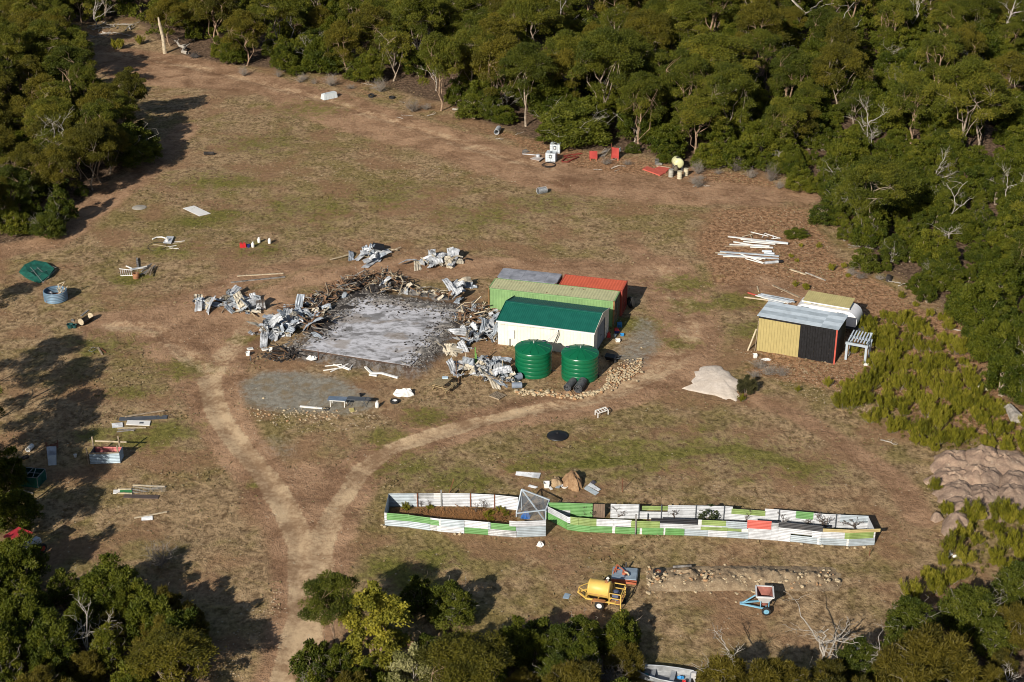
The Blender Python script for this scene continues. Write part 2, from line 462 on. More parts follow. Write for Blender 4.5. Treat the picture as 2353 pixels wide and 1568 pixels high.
# one material for the whole ground; the zones are the soils and plants that lie there
def ground_material():
    s = NT('ground'); c = s.coord('Object')
    A = {}
    for nm, ch in (('zone_a', ('track', 'dirt', 'gravel')), ('zone_b', ('green', 'burn', 'litter'))):
        sep = s.n('ShaderNodeSeparateColor', i_0=s.attr(nm).outputs['Color'])
        for k, q in enumerate(ch): A[q] = sep.outputs[k]
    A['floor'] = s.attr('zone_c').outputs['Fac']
    st = s.n('ShaderNodeMapping', i_0=c, i_3=(1.0, .8, 1.0)).outputs[0]
    big = s.noise(c, .07, 4); mid = s.noise(c, .33, 4, .6, .4); fine = s.noise(st, 2.6, 5, .7); grit = s.noise(st, 9, 3, .7)
    blotch = s.noise(st, 1.05, 5, .65, .5)
    base = s.mix(s.ss(s.math('ADD', s.math('MULTIPLY', fine, .55), s.math('MULTIPLY', blotch, .45)), .36, .62), (.120, .076, .040), (.420, .295, .168))
    olive = s.mix(s.ss(fine, .3, .68), (.085, .070, .020), (.265, .210, .078))
    base = s.mix(s.math('MULTIPLY', s.ss(s.math('ADD', s.math('MULTIPLY', big, .5), s.math('MULTIPLY', mid, .5)), .44, .60), .8), base, olive)
    base = s.mix(s.math('MULTIPLY', s.ss(s.noise(c, .16, 4), .47, .62), .8), base, s.mix(fine, (.130, .070, .038), (.365, .220, .125)))
    jit = s.math('MULTIPLY', s.math('SUBTRACT', s.math('ADD', s.math('MULTIPLY', mid, .5), s.math('MULTIPLY', fine, .5)), .5), 1.5)
    def lay(base, w, lo, hi, col):
        return s.mix(s.ss(s.math('ADD', w, jit), lo, hi), base, col)
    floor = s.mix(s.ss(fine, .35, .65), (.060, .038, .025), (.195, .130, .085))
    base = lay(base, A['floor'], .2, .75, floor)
    vor = s.n('ShaderNodeTexVoronoi', i_Vector=st, i_Scale=3.4, i_Randomness=1.0)
    peb = s.mix(s.noise(c, 2.2, 1), (.26, .17, .10), (.42, .33, .21))
    lit = s.mix(s.ss(fine, .35, .65), (.140, .074, .038), (.40, .235, .130))
    lit = s.mix(s.math('MULTIPLY', s.ss(vor.outputs['Distance'], .34, .18), s.ss(grit, .42, .6)), lit, peb)
    base = lay(base, A['litter'], .3, .8, lit)
    drt = s.mix(s.ss(s.math('ADD', s.math('MULTIPLY', fine, .3), s.math('ADD', s.math('MULTIPLY', mid, .45), s.math('MULTIPLY', big, .25))), .36, .62), (.165, .090, .050), (.410, .258, .155))
    base = lay(base, A['dirt'], .25, .9, drt)
    grn = s.mix(s.ss(fine, .3, .7), (.070, .074, .012), (.185, .180, .036))
    base = s.mix(s.math('MULTIPLY', s.ss(s.math('ADD', s.math('ADD', A['green'], jit), s.math('MULTIPLY', s.math('SUBTRACT', blotch, .5), 1.6)), .35, 1.0), .8), base, grn)
    grv = s.mix(s.ss(fine, .3, .7), (.180, .165, .132), (.300, .280, .235))
    grv = s.mix(s.math('MULTIPLY', s.ss(s.math('ADD', s.math('MULTIPLY', mid, .5), s.math('MULTIPLY', blotch, .5)), .46, .6), .75), grv, (.21, .155, .09))
    base = lay(base, A['gravel'], .3, .8, grv)
    tan = s.mix(s.ss(s.math('ADD', s.math('MULTIPLY', mid, .6), s.math('MULTIPLY', fine, .4)), .38, .62), (.26, .165, .095), (.54, .395, .245))
    base = lay(base, A['track'], .22, .68, tan)
    ash = s.mix(s.ss(fine, .35, .65), (.035, .030, .027), (.185, .168, .155))
    base = lay(base, A['burn'], .55, 1.05, ash)
    # pale stone chips everywhere, few of them
    v2 = s.n('ShaderNodeTexVoronoi', i_Vector=st, i_Scale=2.1, i_Randomness=1.0)
    chip = s.math('MULTIPLY', s.ss(v2.outputs['Distance'], .17, .10), s.ss(s.noise(c, .8, 2), .5, .62))
    base = s.mix(s.math('MULTIPLY', chip, .75), base, (.45, .38, .27))
    h = s.math('ADD', s.math('MULTIPLY', fine, 1.0), s.math('ADD', s.math('MULTIPLY', grit, .45), s.math('MULTIPLY', blotch, 1.6)))
    soft = s.math('SUBTRACT', 1.0, s.math('MULTIPLY', s.math('MAXIMUM', A['track'], s.math('MULTIPLY', A['gravel'], .8)), .75))
    nd = s.n('ShaderNodeBump', i_Height=h, i_Strength=s.math('MULTIPLY', soft, .75), i_Distance=.13)
    s.t.links.new(nd.outputs[0], s.b.inputs['Normal'])
    return s.out(base, .95, 0, .1)
GROUND = ground_material()
def sheet_from(name, sel):
    q = quads[sel]; used, inv = np.unique(q.ravel(), return_inverse=True); n = len(q)
    me = bpy.data.meshes.new(name)
    me.vertices.add(len(used)); me.loops.add(4 * n); me.polygons.add(n)
    me.vertices.foreach_set('co', np.stack([gx[used], gy[used], gz[used]], 1).astype(np.float32).ravel())
    me.loops.foreach_set('vertex_index', inv.astype(np.int32))
    me.polygons.foreach_set('loop_start', np.arange(0, 4 * n, 4, dtype=np.int32))
    me.polygons.foreach_set('use_smooth', np.ones(n, bool))
    one = np.ones(len(used))
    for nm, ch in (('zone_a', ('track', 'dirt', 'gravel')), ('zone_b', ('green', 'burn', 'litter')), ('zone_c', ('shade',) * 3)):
        at = me.color_attributes.new(nm, 'FLOAT_COLOR', 'POINT')
        at.data.foreach_set('color', np.stack([W[k][used] for k in ch] + [one], 1).astype(np.float32).ravel())
    me.materials.append(GROUND); me.update(); me.validate()
    return kind(inst(name, me), 'structure')
qw = {k: W[k][quads].mean(1) for k in W}
s_trk = qw['road'] > .5
s_grv = ~s_trk & (qw['gravel'] > .5)
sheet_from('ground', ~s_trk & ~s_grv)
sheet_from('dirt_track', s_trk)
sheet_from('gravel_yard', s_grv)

# burnt concrete slab
def slab_material():
    s = NT('burnt_concrete'); c = s.coord('Object')
    m = s.n('ShaderNodeMapping', i_0=c, i_2=(0, 0, math.radians(16)), i_3=(.62, 1.0, 1.0)).outputs[0]
    a = s.noise(m, .50, 8, .70, 1.2); b = s.noise(m, 1.7, 7, .72, .8); f = s.noise(c, 7, 3)
    col = s.mix(s.ss(s.math('ADD', s.math('MULTIPLY', a, .55), s.math('MULTIPLY', b, .45)), .38, .58), (.13, .125, .125), (.56, .56, .60))
    col = s.mix(s.math('MULTIPLY', s.ss(s.noise(m, .8, 4, .6, .8), .56, .64), .8), col, (.085, .08, .078))
    col = s.mix(s.math('MULTIPLY', s.ss(s.noise(m, .42, 4), .54, .64), .6), col, (.20, .15, .10))
    col = s.mix(s.math('MULTIPLY', f, .25), col, (.6, .6, .62))
    s.bump(b, .3, .03)
    return s.out(col, .9, 0, .15)
mb = MB(); n = 14
for i in range(n):
    a0, a1 = SL_W * i / n, SL_W * (i + 1) / n
mb.hexa([slab_pt(a, b, .22) for a, b in ((0, 0), (SL_W, 0), (SL_W, SL_D), (0, SL_D))], [slab_pt(a, b, PADZ + .02) - Vector((0, 0, SL_O.z)) for a, b in ((0, 0), (SL_W, 0), (SL_W, SL_D), (0, SL_D))])
mb.v[:4] = [(v[0], v[1], .2) for v in mb.v[:4]]
kind(mb.build('concrete_slab', slab_material()), 'structure')
# ================================================================== BUILDINGS
WHITE = paint('white_paint', (.72, .68, .58), .6, var=.05, dirt=.10, dirtcol=(.40, .34, .25))
PVC = paint('white_plastic', (.74, .73, .70), .45, var=.04, dirt=.12, dirtcol=(.4, .36, .3))
GREENROOF = paint('green_roof_steel', (.010, .112, .082), .42, var=.06, dirt=.12, dirtcol=(.05, .16, .11))
ZINC = paint('galvanised_iron', (.50, .53, .56), .5, .25, var=.14, dirt=.35, dirtcol=(.26, .27, .27))
DKGREY = paint('dark_grey_steel', (.075, .085, .10), .55, var=.1, dirt=.2)
BLACK = paint('black_plastic', (.012, .012, .014), .5, var=.1, dirt=.12, dirtcol=(.06, .05, .045))
RUBBER = paint('tyre_rubber', (.02, .02, .02), .85, var=.2, dirt=.3, dirtcol=(.09, .075, .06))
WOOD = paint('weathered_timber', (.30, .235, .165), .85, var=.2, dirt=.4, dirtcol=(.14, .11, .085), scale=3)
PALEWOOD = paint('pale_timber', (.48, .40, .28), .8, var=.15, dirt=.3, dirtcol=(.25, .2, .14), scale=3)
RUSTY = paint('rusty_steel', (.17, .062, .030), .85, var=.25, dirt=.4, dirtcol=(.06, .03, .02), scale=3)
REDP = paint('red_paint', (.46, .085, .06), .55, var=.1, dirt=.2, dirtcol=(.25, .10, .07))
# --- shed and containers share one ground frame
S_FL, S_FR = Q('z2', 805, 770), Q('z2', 1705, 889)
SE = (S_FR - S_FL); SE.z = 0; S_L = SE.length; SE.normalize(); SN = Vector((-SE.y, SE.x, 0)); S_D = 5.4
SZ = Vector((0, 0, 1)); S0 = S_FL.copy(); S0.z = min(S_FL.z, S_FR.z) - .05
def sp(a, b, z): return S0 + SE * a + SN * b + SZ * z
EV, RG = 2.45, 3.1
sh = T('storage_shed', 'cream steel shed with a green gable roof and a roller door, behind two green tanks', 'shed', sp(0, 0, 0), math.atan2(SE.y, SE.x))
def ribwall(mb, a0, a1, b0, b1, z0, z1a, z1b, pitch=.30, depth=.02):
    """upright ribbed cladding from (a0,b0) to (a1,b1); outside lies to the right of that direction"""
    p0, p1 = Vector((a0, b0, 0)), Vector((a1, b1, 0)); L = (p1 - p0).length; d = (p1 - p0) / L; nrm = Vector((d.y, -d.x, 0))
    n = max(3, int(L / pitch)); vs = []; fs = []
    for i in range(n):
        for t, o in ((0, 0), (.62, 0), (.70, depth), (.92, depth)):
            q = (i + t) / n; v = p0 + d * (q * L) + nrm * o; zt = z1a + (z1b - z1a) * q
            vs += [(v.x, v.y, z0), (v.x, v.y, zt)]
    vs += [(p1.x, p1.y, z0), (p1.x, p1.y, z1b)]
    for k in range(len(vs) // 2 - 1): fs.append([2 * k, 2 * k + 2, 2 * k + 3, 2 * k + 1])
    m = len(vs)
    vs += [tuple(Vector(v) - nrm * .03) for v in vs]
    fs += [[m + j for j in f[::-1]] for f in fs]
    mb.add(vs, fs)
def L_(o, mb, name, mat): return mb.build(name, mat, o, world=False)
m = MB(); ribwall(m, 0, S_L, 0, 0, 0, EV, EV); L_(sh, m, 'front_wall', WHITE)
m = MB(); ribwall(m, S_L, 0, S_D, S_D, 0, EV, EV); L_(sh, m, 'back_wall', WHITE)
m = MB(); ribwall(m, 0, 0, S_D, S_D / 2, 0, EV, RG); ribwall(m, 0, 0, S_D / 2, 0, 0, RG, EV); L_(sh, m, 'end_wall', WHITE)
m = MB()   # right gable around the roller door opening
d0, d1, dh = 1.15, 4.05, 2.28
ribwall(m, S_L, S_L, 0, d0, 0, EV, EV + (RG - EV) * d0 / (S_D / 2)); ribwall(m, S_L, S_L, d1, S_D, 0, EV + (RG - EV) * (S_D - d1) / (S_D / 2), EV)
ribwall(m, S_L, S_L, d0, S_D / 2, dh, EV + (RG - EV) * d0 / (S_D / 2), RG); ribwall(m, S_L, S_L, S_D / 2, d1, dh, RG, EV + (RG - EV) * (S_D - d1) / (S_D / 2)); L_(sh, m, 'gable_wall', WHITE)
m = MB(); m.corr((S_L - .05, d0, 0), (S_L - .05, d1, 0), (S_L - .05, d1, dh), (S_L - .05, d0, dh), 16, .015)
rd = L_(sh, m, 'roller_door', paint('roller_door_grey', (.20, .225, .25), .5, var=.05, dirt=.15))
m = MB(); m.box((S_L + .0, (d0 + d1) / 2, 1.05), (.05, .16, .05)); m.build('door_handle', BLACK, rd, world=False)
def roofside(b0, z0, b1, z1, n):
    m = MB(); m.corr((-.08, b0, z0), (-.08, b1, z1), (S_L + .08, b1, z1), (S_L + .08, b0, z0), n, .012, .012); return m
m = MB(); m.corr((-.08, -.1, EV + .0), (-.08, S_D / 2, RG + .03), (S_L + .08, S_D / 2, RG + .03), (S_L + .08, -.1, EV), 48, -.014, -.012); L_(sh, m, 'roof_slope', GREENROOF)
m = MB(); m.corr((-.08, S_D / 2, RG + .03), (-.08, S_D + .1, EV), (S_L + .08, S_D + .1, EV), (S_L + .08, S_D / 2, RG + .03), 48, -.014, -.012); L_(sh, m, 'roof_slope', GREENROOF)
m = MB(); m.beam((-.1, S_D / 2, RG + .06), (S_L + .1, S_D / 2, RG + .06), .26, .04); L_(sh, m, 'ridge_cap', GREENROOF)
m = MB(); m.beam((-.1, -.16, EV - .04), (S_L + .1, -.16, EV - .04), .11, .10); L_(sh, m, 'gutter', PVC)
for a in (-.1, S_L + .1):
    m = MB(); m.beam((a, -.12, EV + .03), (a, S_D / 2, RG + .04), .03, .14); m.beam((a, S_D / 2, RG + .04), (a, S_D + .12, EV + .03), .03, .14); L_(sh, m, 'barge_trim', GREENROOF if a < 0 else WHITE)
m = MB(); m.box((1.38, -.1, 1.3), (.42, .17, .78)); L_(sh, m, 'meter_box', PVC)
m = MB(); m.tube([(1.15, -.12, 0), (1.15, -.12, .8)], .035, 6); L_(sh, m, 'conduit', DKGREY)
for dx in (0, .14):   # two rain pipes down to the tank
    m = MB(); m.tube([(5.62 + dx * .3, -.2, EV - .06), (5.55 + dx, -.55, EV - .35), (4.85 + dx, -2.0, 1.75), (4.8 + dx, -2.1, 1.7)], .045, 6); L_(sh, m, 'rain_pipe', PVC)
m = MB(); m.tube([(.25, -.06, 2.1), (1.8, -.10, 2.16), (3.3, -.12, 2.22), (5.6, -.14, 2.3)], .012, 4); L_(sh, m, 'cable', DKGREY)
# --- shipping containers
C_RFL = XYat('z2', 715, 245, 0.1 + Q('z2', 715, 474).y)
CG = Q('z2', 715, 474); CGR = Q('z2', 1895, 609)
CE = (CGR - CG); CE.z = 0; CE.normalize(); CN = Vector((-CE.y, CE.x, 0)); CZ0 = min(CG.z, CGR.z) + .02
CLEN = (CGR - CG).length
print('container length', CLEN, 'shed', S_L, math.degrees(math.atan2(SE.y, SE.x)), math.degrees(math.atan2(CE.y, CE.x)), 'slab', SL_W, math.degrees(math.atan2(SL_EX.y, SL_EX.x)))
CG.z = CZ0
def container(name, label, origin, length, m_body, m_roof, m_frame, m_door, flatroof=False):
    Wd, Hh = 2.44, 2.59
    c = T(name, label, 'container', origin, math.atan2(CE.y, CE.x))
    for nm, b, sgn in (('side_wall', 0.03, -1), ('side_wall', Wd - .03, 1)):
        m = MB(); n = int(length / .28); vs = []
        m.corr((.12, b, .15), (.12, b, Hh - .12), (length - .12, b, Hh - .12), (length - .12, b, .15), n, .022 * -sgn, .02 * sgn); L_(c, m, nm, m_body)
    m = MB(); m.corr((.03, Wd - .1, .15), (.03, Wd - .1, Hh - .1), (.03, .1, Hh - .1), (.03, .1, .15), 8, .02, .02); L_(c, m, 'end_wall', m_body)
    m = MB(); n = int(length / .28)
    if flatroof:
        k = 5
        for i in range(k):
            a0, a1 = .03 + (length - .06) * i / k, .03 + (length - .06) * (i + 1) / k - .01
            m = MB(); m.hexa([(a0, .03, Hh - .03), (a1, .03, Hh - .03), (a1, Wd - .03, Hh - .03), (a0, Wd - .03, Hh - .03)], [(a0, .03, Hh + .01 + .01 * (i % 2)), (a1, .03, Hh + .01 + .01 * (i % 2)), (a1, Wd - .03, Hh + .01 + .01 * (i % 2)), (a0, Wd - .03, Hh + .01 + .01 * (i % 2))])
            L_(c, m, 'roof_sheet', m_roof)
    else:
        m.corr((.1, .06, Hh - .02), (.1, Wd - .06, Hh - .02), (length - .1, Wd - .06, Hh - .02), (length - .1, .06, Hh - .02), n, -.018, -.02); L_(c, m, 'roof', m_roof)
    m = MB()
    for b in (.0, Wd):
        m.beam((.08, b, Hh - .07), (length - .08, b, Hh - .07), .10, .12); m.beam((.08, b, .09), (length - .08, b, .09), .10, .16)
    for a in (0.04, length - .04):
        m.beam((a, .08, Hh - .07), (a, Wd - .08, Hh - .07), .11, .12); m.beam((a, .08, .09), (a, Wd - .08, .09), .11, .16)
    L_(c, m, 'frame_rails', m_body)
    for a in (0.05, length - .05):
        for b in (0.0, Wd):
            m = MB(); m.beam((a, b, .0), (a, b, Hh + .01), .15, .15, up=(0, 1, 0)); L_(c, m, 'corner_post', m_frame)
    for k in (0, 1):
        b0 = .12 + k * (Wd / 2 - .11); b1 = b0 + Wd / 2 - .13
        m = MB(); m.corr((length - .02, b0, .16), (length - .02, b0, Hh - .14), (length - .02, b1, Hh - .14), (length - .02, b1, .16), 4, .02, .03)
        d = L_(c, m, 'cargo_door', m_door)
        for q in (.3, .7):
            bb = b0 + (b1 - b0) * q; m = MB(); m.tube([(length + .045, bb, .1), (length + .045, bb, Hh - .1)], .022, 5); m.box((length + .06, bb + .1, 1.1), (.03, .3, .05)); m.build('lock_rod', m_frame, d, world=False)
    return c
CGRN = paint('faded_green_container', (.19, .325, .135), .6, var=.07, dirt=.18, dirtcol=(.28, .30, .12), rust=.08)
CGRNR = paint('faded_green_container_roof', (.48, .475, .27), .6, var=.06, dirt=.18, dirtcol=(.36, .29, .13), rust=.30, scale=1.1)
CRUSTF = paint('rusty_container_frame', (.25, .14, .06), .8, var=.2, dirt=.3, rust=.5, scale=2)
CDOOR = paint('grey_green_container_door', (.10, .15, .14), .6, var=.15, dirt=.3, rust=.2)
CRED = paint('red_container', (.42, .075, .045), .6, var=.08, dirt=.2, dirtcol=(.25, .06, .04))
CREDR = paint('red_container_roof', (.62, .125, .06), .6, var=.05, dirt=.2, dirtcol=(.35, .09, .06), rust=.14, scale=.8, rustcol=(.14, .03, .025))
CREDD = paint('dark_red_container_door', (.13, .022, .03), .6, var=.15, dirt=.2)
CGREY = paint('grey_container', (.22, .24, .26), .6, var=.1, dirt=.3)
CGREYR = paint('grey_patched_roof', (.30, .31, .35), .55, var=.22, dirt=.55, dirtcol=(.07, .075, .09), scale=.75)
container('shipping_container', 'long faded green shipping container with rust on its roof, behind the cream shed', CG, CLEN, CGRN, CGRNR, CRUSTF, CDOOR)
o2 = CG + CN * 2.56 + CE * .1
container('shipping_container', 'short shipping container with a blotchy grey roof, behind the green container', o2, CLEN / 2 - .22, CGREY, CGREYR, CRUSTF, CDOOR, True)
container('shipping_container', 'bright red shipping container with dark rust patches on its roof', o2 + CE * (CLEN / 2 + .08), CLEN / 2 + .02, CRED, CREDR, paint('red_frame', (.30, .055, .04), .65, var=.1, dirt=.2, rust=.1), CREDD)

# --- two round water tanks
TANKG = paint('green_tank_plastic', (.004, .115, .048), .3, var=.04, dirt=.05, dirtcol=(.05, .15, .09), spec=.5)
def tank(x, yb, label, hatch_ang, inlet):
    R = 1.6; front = Q('z2', x, yb); loc = front + Vector((0, R, 0)); loc.z = min(hz(loc.x, loc.y), front.z) - .03
    t = T('water_tank', label, 'water tank', loc, 0, 'round green water tanks beside the shed')
    H = 2.28; prof = [(R - .03, 0)]
    nb = 6
    for i in range(nb):
        z0 = H * i / nb; z1 = H * (i + 1) / nb
        prof += [(R - .02, z0 + .02), (R, z0 + .06), (R, z1 - .06), (R - .02, z1 - .03)]
        if i < nb - 1: prof += [(R + .025, z1 - .02), (R + .025, z1 + .01)]
    prof += [(R + .05, H - .02), (R + .05, H + .03)]
    m = MB(); m.lathe(prof, 48); L_(t, m, 'tank_wall', TANKG)
    m = MB(); pr = [(R + .06, H + .03), (R + .03, H + .09), (R * .62, H + .30), (R * .2, H + .47), (.0, H + .50)]
    m.lathe(pr, 48); lid = L_(t, m, 'lid', TANKG)
    for k in range(12):
        a = 2 * math.pi * (k + .5) / 12; c_, s_ = math.cos(a), math.sin(a)
        m = MB(); m.beam((c_ * .28, s_ * .28, H + .47), (c_ * (R - .12), s_ * (R - .12), H + .155), .10, .07); m.build('lid_rib', TANKG, lid, world=False)
    m = MB(); m.tube([(0, 0, H + .48), (0, 0, H + .72)], .02, 5); L_(t, m, 'vent_pin', PVC)
    ca, sa = math.cos(hatch_ang), math.sin(hatch_ang)
    m = MB(); m.lathe([(.24, H + .05), (.24, H + .27), (.20, H + .30), (0, H + .30)], 16, Matrix.Translation((ca * 1.25, sa * 1.25, 0))); h = L_(t, m, 'inlet_strainer', TANKG)
    m = MB(); m.lathe([(.2, H + .305), (.18, H + .33), (0, H + .33)], 16, Matrix.Translation((ca * 1.25, sa * 1.25, 0))); m.build('strainer_mesh', DKGREY, h, world=False)
    m = MB(); m.box((R + .05, -.2, .2), (.12, .12, .12)); m.tube([(R + .02, -.2, .2), (R + .3, -.2, .2)], .03, 6); L_(t, m, 'outlet_valve', BLACK)
    return t
tank(1140, 1103, 'round green water tank that the two white rain pipes run into', math.radians(42), True)
tank(1580, 1152, 'round green water tank in front of the gable end, rolled netting at its foot', math.radians(150), False)
# --- lean-to shed
LFL, LFR = Q('z3', 1005, 710), Q('z3', 1735, 838)
LE = LFR - LFL; LE.z = 0; LL = LE.length; LE.normalize(); LN = Vector((-LE.y, LE.x, 0)); LD = 3.3
LZ = min(LFL.z, LFR.z) - .05
hF = Ht('z3', 1015, 400, LFL) + .27; hR = hF - .08
print('leanto', LL, hF, math.degrees(math.atan2(LE.y, LE.x)))
lo_ = Vector((LFL.x, LFL.y, LZ))
ln = T('lean_to_shed', 'tan and black timber shed with a flat galvanised roof, in front of the caravan', 'shed', lo_, math.atan2(LE.y, LE.x))
TAN = paint('tan_cladding', (.37, .30, .125), .65, var=.05, dirt=.12, dirtcol=(.3, .22, .09))
BLKW = paint('black_timber', (.007, .007, .009), .6, var=.3, dirt=.2, dirtcol=(.028, .025, .024), scale=4)
k1 = LL * .535
for i in range(15):
    a0, a1 = k1 * i / 15, k1 * (i + 1) / 15 - .012
    m = MB(); m.box(((a0 + a1) / 2, 0, (hF - .25) / 2), (a1 - a0, .04, hF - .25)); L_(ln, m, 'cladding_board', TAN)
m = MB(); m.box((k1 / 2, .03, hF / 2 - .03), (k1 - .05, .02, hF - .1)); L_(ln, m, 'wall_lining', BLKW)
m = MB(); m.box((k1 / 2, -.05, hF - .12), (k1, .08, .24)); L_(ln, m, 'fascia_board', BLACK)
for i in range(14):
    a0 = k1 + (LL - k1 - .1) * i / 14; a1 = k1 + (LL - k1 - .1) * (i + 1) / 14 - .015
    off = .012 * ((i * 7) % 3); zz = .04 * ((i * 5) % 3)
    m = MB(); m.box(((a0 + a1) / 2, .01 - off, (hF + zz - .1) / 2 + .02), (a1 - a0, .035, hF - .12 + zz)); L_(ln, m, 'cladding_board', BLKW)
for i in range(13):
    b0 = .1 + (LD - .2) * i / 13; b1 = b0 + (LD - .2) / 13 - .015
    m = MB(); m.box((LL, (b0 + b1) / 2, hF / 2 - .06), (.035, b1 - b0, hF - .06)); L_(ln, m, 'cladding_board', BLKW)
m = MB(); m.box((0, LD / 2, hF / 2 - .06), (.035, LD, hF - .14)); L_(ln, m, 'end_wall', TAN)
m = MB(); m.box((LL / 2, LD, hF / 2 - .12), (LL, .035, hF - .24)); L_(ln, m, 'back_wall', TAN)
m = MB(); m.beam((LL - .02, -.03, -.15), (LL - .02, -.03, hF - .03), .13, .1, up=(0, 1, 0)); L_(ln, m, 'corner_post', REDP)
m = MB(); m.beam((LL + .12, .1, .0), (LL + .12, LD * .65, .12), .06, .2); L_(ln, m, 'kick_board', WOOD)
RZ = [paint('roof_zinc_pale', (.50, .57, .63), .5, .15, var=.08, dirt=.25, dirtcol=(.3, .35, .4)), paint('roof_zinc_dull', (.36, .42, .47), .55, .15, var=.1, dirt=.3, dirtcol=(.2, .24, .28))]
ov = .15; rows = 5
for j in range(rows):
    t0, t1 = j / rows, (j + 1) / rows
    for (q0, q1) in ((0, .78), (.78, 1.0)):
        def rp(q, t, lift): return Vector((-ov + (LL + 2 * ov) * q, -ov - .1 + (LD + .35) * t, hF + .03 + (hR - hF) * t + lift))
        lf = .012 * (j % 2) + (.008 if q0 else 0)
        m = MB(); m.corr(rp(q0, t0, lf), rp(q1, t0, lf), rp(q1, t1 + .02, lf), rp(q0, t1 + .02, lf), 5, .012, .01); L_(ln, m, 'roof_sheet', RZ[(j + (1 if q0 else 0)) % 2])
m = MB(); m.beam((-.12, -.2, -.0), (.0, -.02, hF * .85), .05, .12); L_(ln, m, 'leaning_brace', WOOD)
# --- caravan
CVW = paint('caravan_white', (.74, .74, .76), .4, var=.04, dirt=.06, dirtcol=(.5, .48, .44))
cv0 = Q('z3', 1395, 345) ; cv_e = Q('z3', 1900, 428)
VE = cv_e - cv0; VE.z = 0; VE = LE.copy(); VN = LN.copy()
pc = XYat('z3', 1680, 330, LFL.y + 4.9)
base = Vector((pc.x, pc.y, hz(pc.x, pc.y)))
cv = T('caravan', 'white rounded caravan with a yellow pop-up roof, half hidden behind the lean-to shed', 'caravan', base, math.atan2(VE.y, VE.x))
CL, CW_ = 5.9, 2.2
prof = []
for i in range(9): a = math.pi / 2 * i / 8; prof.append((-CL / 2 + .95 * (1 - math.sin(a)) , .55 + 1.55 * (1 - math.cos(a)) if 0 else 0))
out = []
for i in range(11):
    a = math.pi * (1.15 - .65 * i / 10); out.append((-CL / 2 + 1.0 + math.cos(a) * 1.0, 1.38 + math.sin(a) * .98))
for i in range(11):
    a = math.pi * (.5 - .65 * i / 10); out.append((CL / 2 - 1.0 + math.cos(a) * 1.0, 1.38 + math.sin(a) * .98))
m = MB(); n = len(out); m.add([(x, -CW_ / 2, z) for x, z in out] + [(x, CW_ / 2, z) for x, z in out], [list(range(n)), list(range(n, 2 * n))[::-1]])
m.add([(x, -CW_ / 2, z) for x, z in out] + [(x, CW_ / 2, z) for x, z in out], [[i, n + i, n + (i + 1) % n, (i + 1) % n] for i in range(n)], True); L_(cv, m, 'body', CVW)
YEL = paint('pale_yellow_roof', (.44, .38, .17), .55, var=.06, dirt=.15, dirtcol=(.3, .25, .1))
m = MB(); m.box((-.1, .15, 2.46), (4.1, 1.75, .30)); pu = L_(cv, m, 'pop_up_wall', paint('pale_yellow_wall', (.50, .44, .22), .6))
m = MB(); m.box((-1.2, -.735, 2.46), (.6, .02, .16)); m.build('vent_opening', BLACK, pu, world=False)
m = MB(); m.corr((-2.3, -.95, 2.6), (-2.3, 1.25, 2.78), (2.1, 1.25, 2.78), (2.1, -.95, 2.6), 22, -.012, -.03); L_(cv, m, 'pop_up_roof', YEL)
m = MB(); m.box((-.1, -.97, 2.6), (4.45, .05, .12)); L_(cv, m, 'roof_trim', CVW)
for x, w in ((-1.95, .8), (1.4, .75)):
    m = MB(); m.box((x, -CW_ / 2 - .01, 1.92), (w, .04, .42)); wd = L_(cv, m, 'window', paint('window_dark', (.12, .15, .18), .15))
    m = MB()
    for k in range(4): m.box((x - w / 2 + w * (k + .5) / 4, -CW_ / 2 - .035, 1.92), (.02, .02, .42))
    m.build('window_bars', CVW, wd, world=False)
m = MB(); m.box((-.95, -CW_ / 2 - .02, 1.95), (.42, .05, .36)); L_(cv, m, 'hatch', CVW)
m = MB(); m.lathe([(.12, 0), (.12, .03), (0, .03)], 14, Matrix.Translation((.3, -CW_ / 2, 2.0)) @ Matrix.Rotation(math.pi / 2, 4, 'X')); L_(cv, m, 'round_vent', PVC)
for y in (-.85, .85):
    m = MB(); m.lathe([(.0, -.1), (.22, -.1), (.33, -.07), (.33, .07), (.22, .1), (0, .1)], 18, Matrix.Translation((.2, y, .33)) @ Matrix.Rotation(math.pi / 2, 4, 'X')); L_(cv, m, 'wheel', RUBBER)
m = MB(); m.beam((-CL / 2, 0, .45), (CL / 2 + .9, 0, .45), 1.0, .1); L_(cv, m, 'chassis', DKGREY)
# ================================================================== VEGETATION
NR = np.random.RandomState(11)
EUC = leafmat('olive_gum_leaves', (.050, .064, .006), (.100, .110, .010), (.195, .178, .020))
EUCO = leafmat('bronze_gum_leaves', (.060, .060, .007), (.106, .096, .009), (.165, .136, .014))
TEA = leafmat('tea_tree_leaves', (.042, .060, .004), (.086, .100, .007), (.155, .155, .014))
ACA = leafmat('deep_green_leaves', (.036, .052, .005), (.072, .086, .007), (.130, .138, .015))
WAT = leafmat('yellow_wattle_bloom', (.105, .112, .012), (.20, .19, .02), (.32, .28, .03))
HEA = leafmat('heath_leaves', (.105, .108, .009), (.20, .19, .015), (.30, .265, .035))
SHE = leafmat('sheoak_foliage', (.058, .054, .008), (.105, .085, .010), (.145, .118, .014))
CRM = leafmat('cream_blossom', (.16, .16, .05), (.36, .34, .16), (.50, .48, .28))
BRK = paint('gum_bark', (.30, .24, .18), .85, var=.25, dirt=.4, dirtcol=(.12, .09, .07), scale=2)
BRKO = paint('orange_gum_bark', (.30, .205, .135), .85, var=.22, dirt=.35, dirtcol=(.14, .09, .06), scale=2)
DEAD = paint('dead_wood', (.36, .325, .28), .85, var=.2, dirt=.4, dirtcol=(.17, .15, .13), scale=3)
TWIG = paint('grey_twigs', (.225, .195, .165), .9, var=.15, dirt=.3)

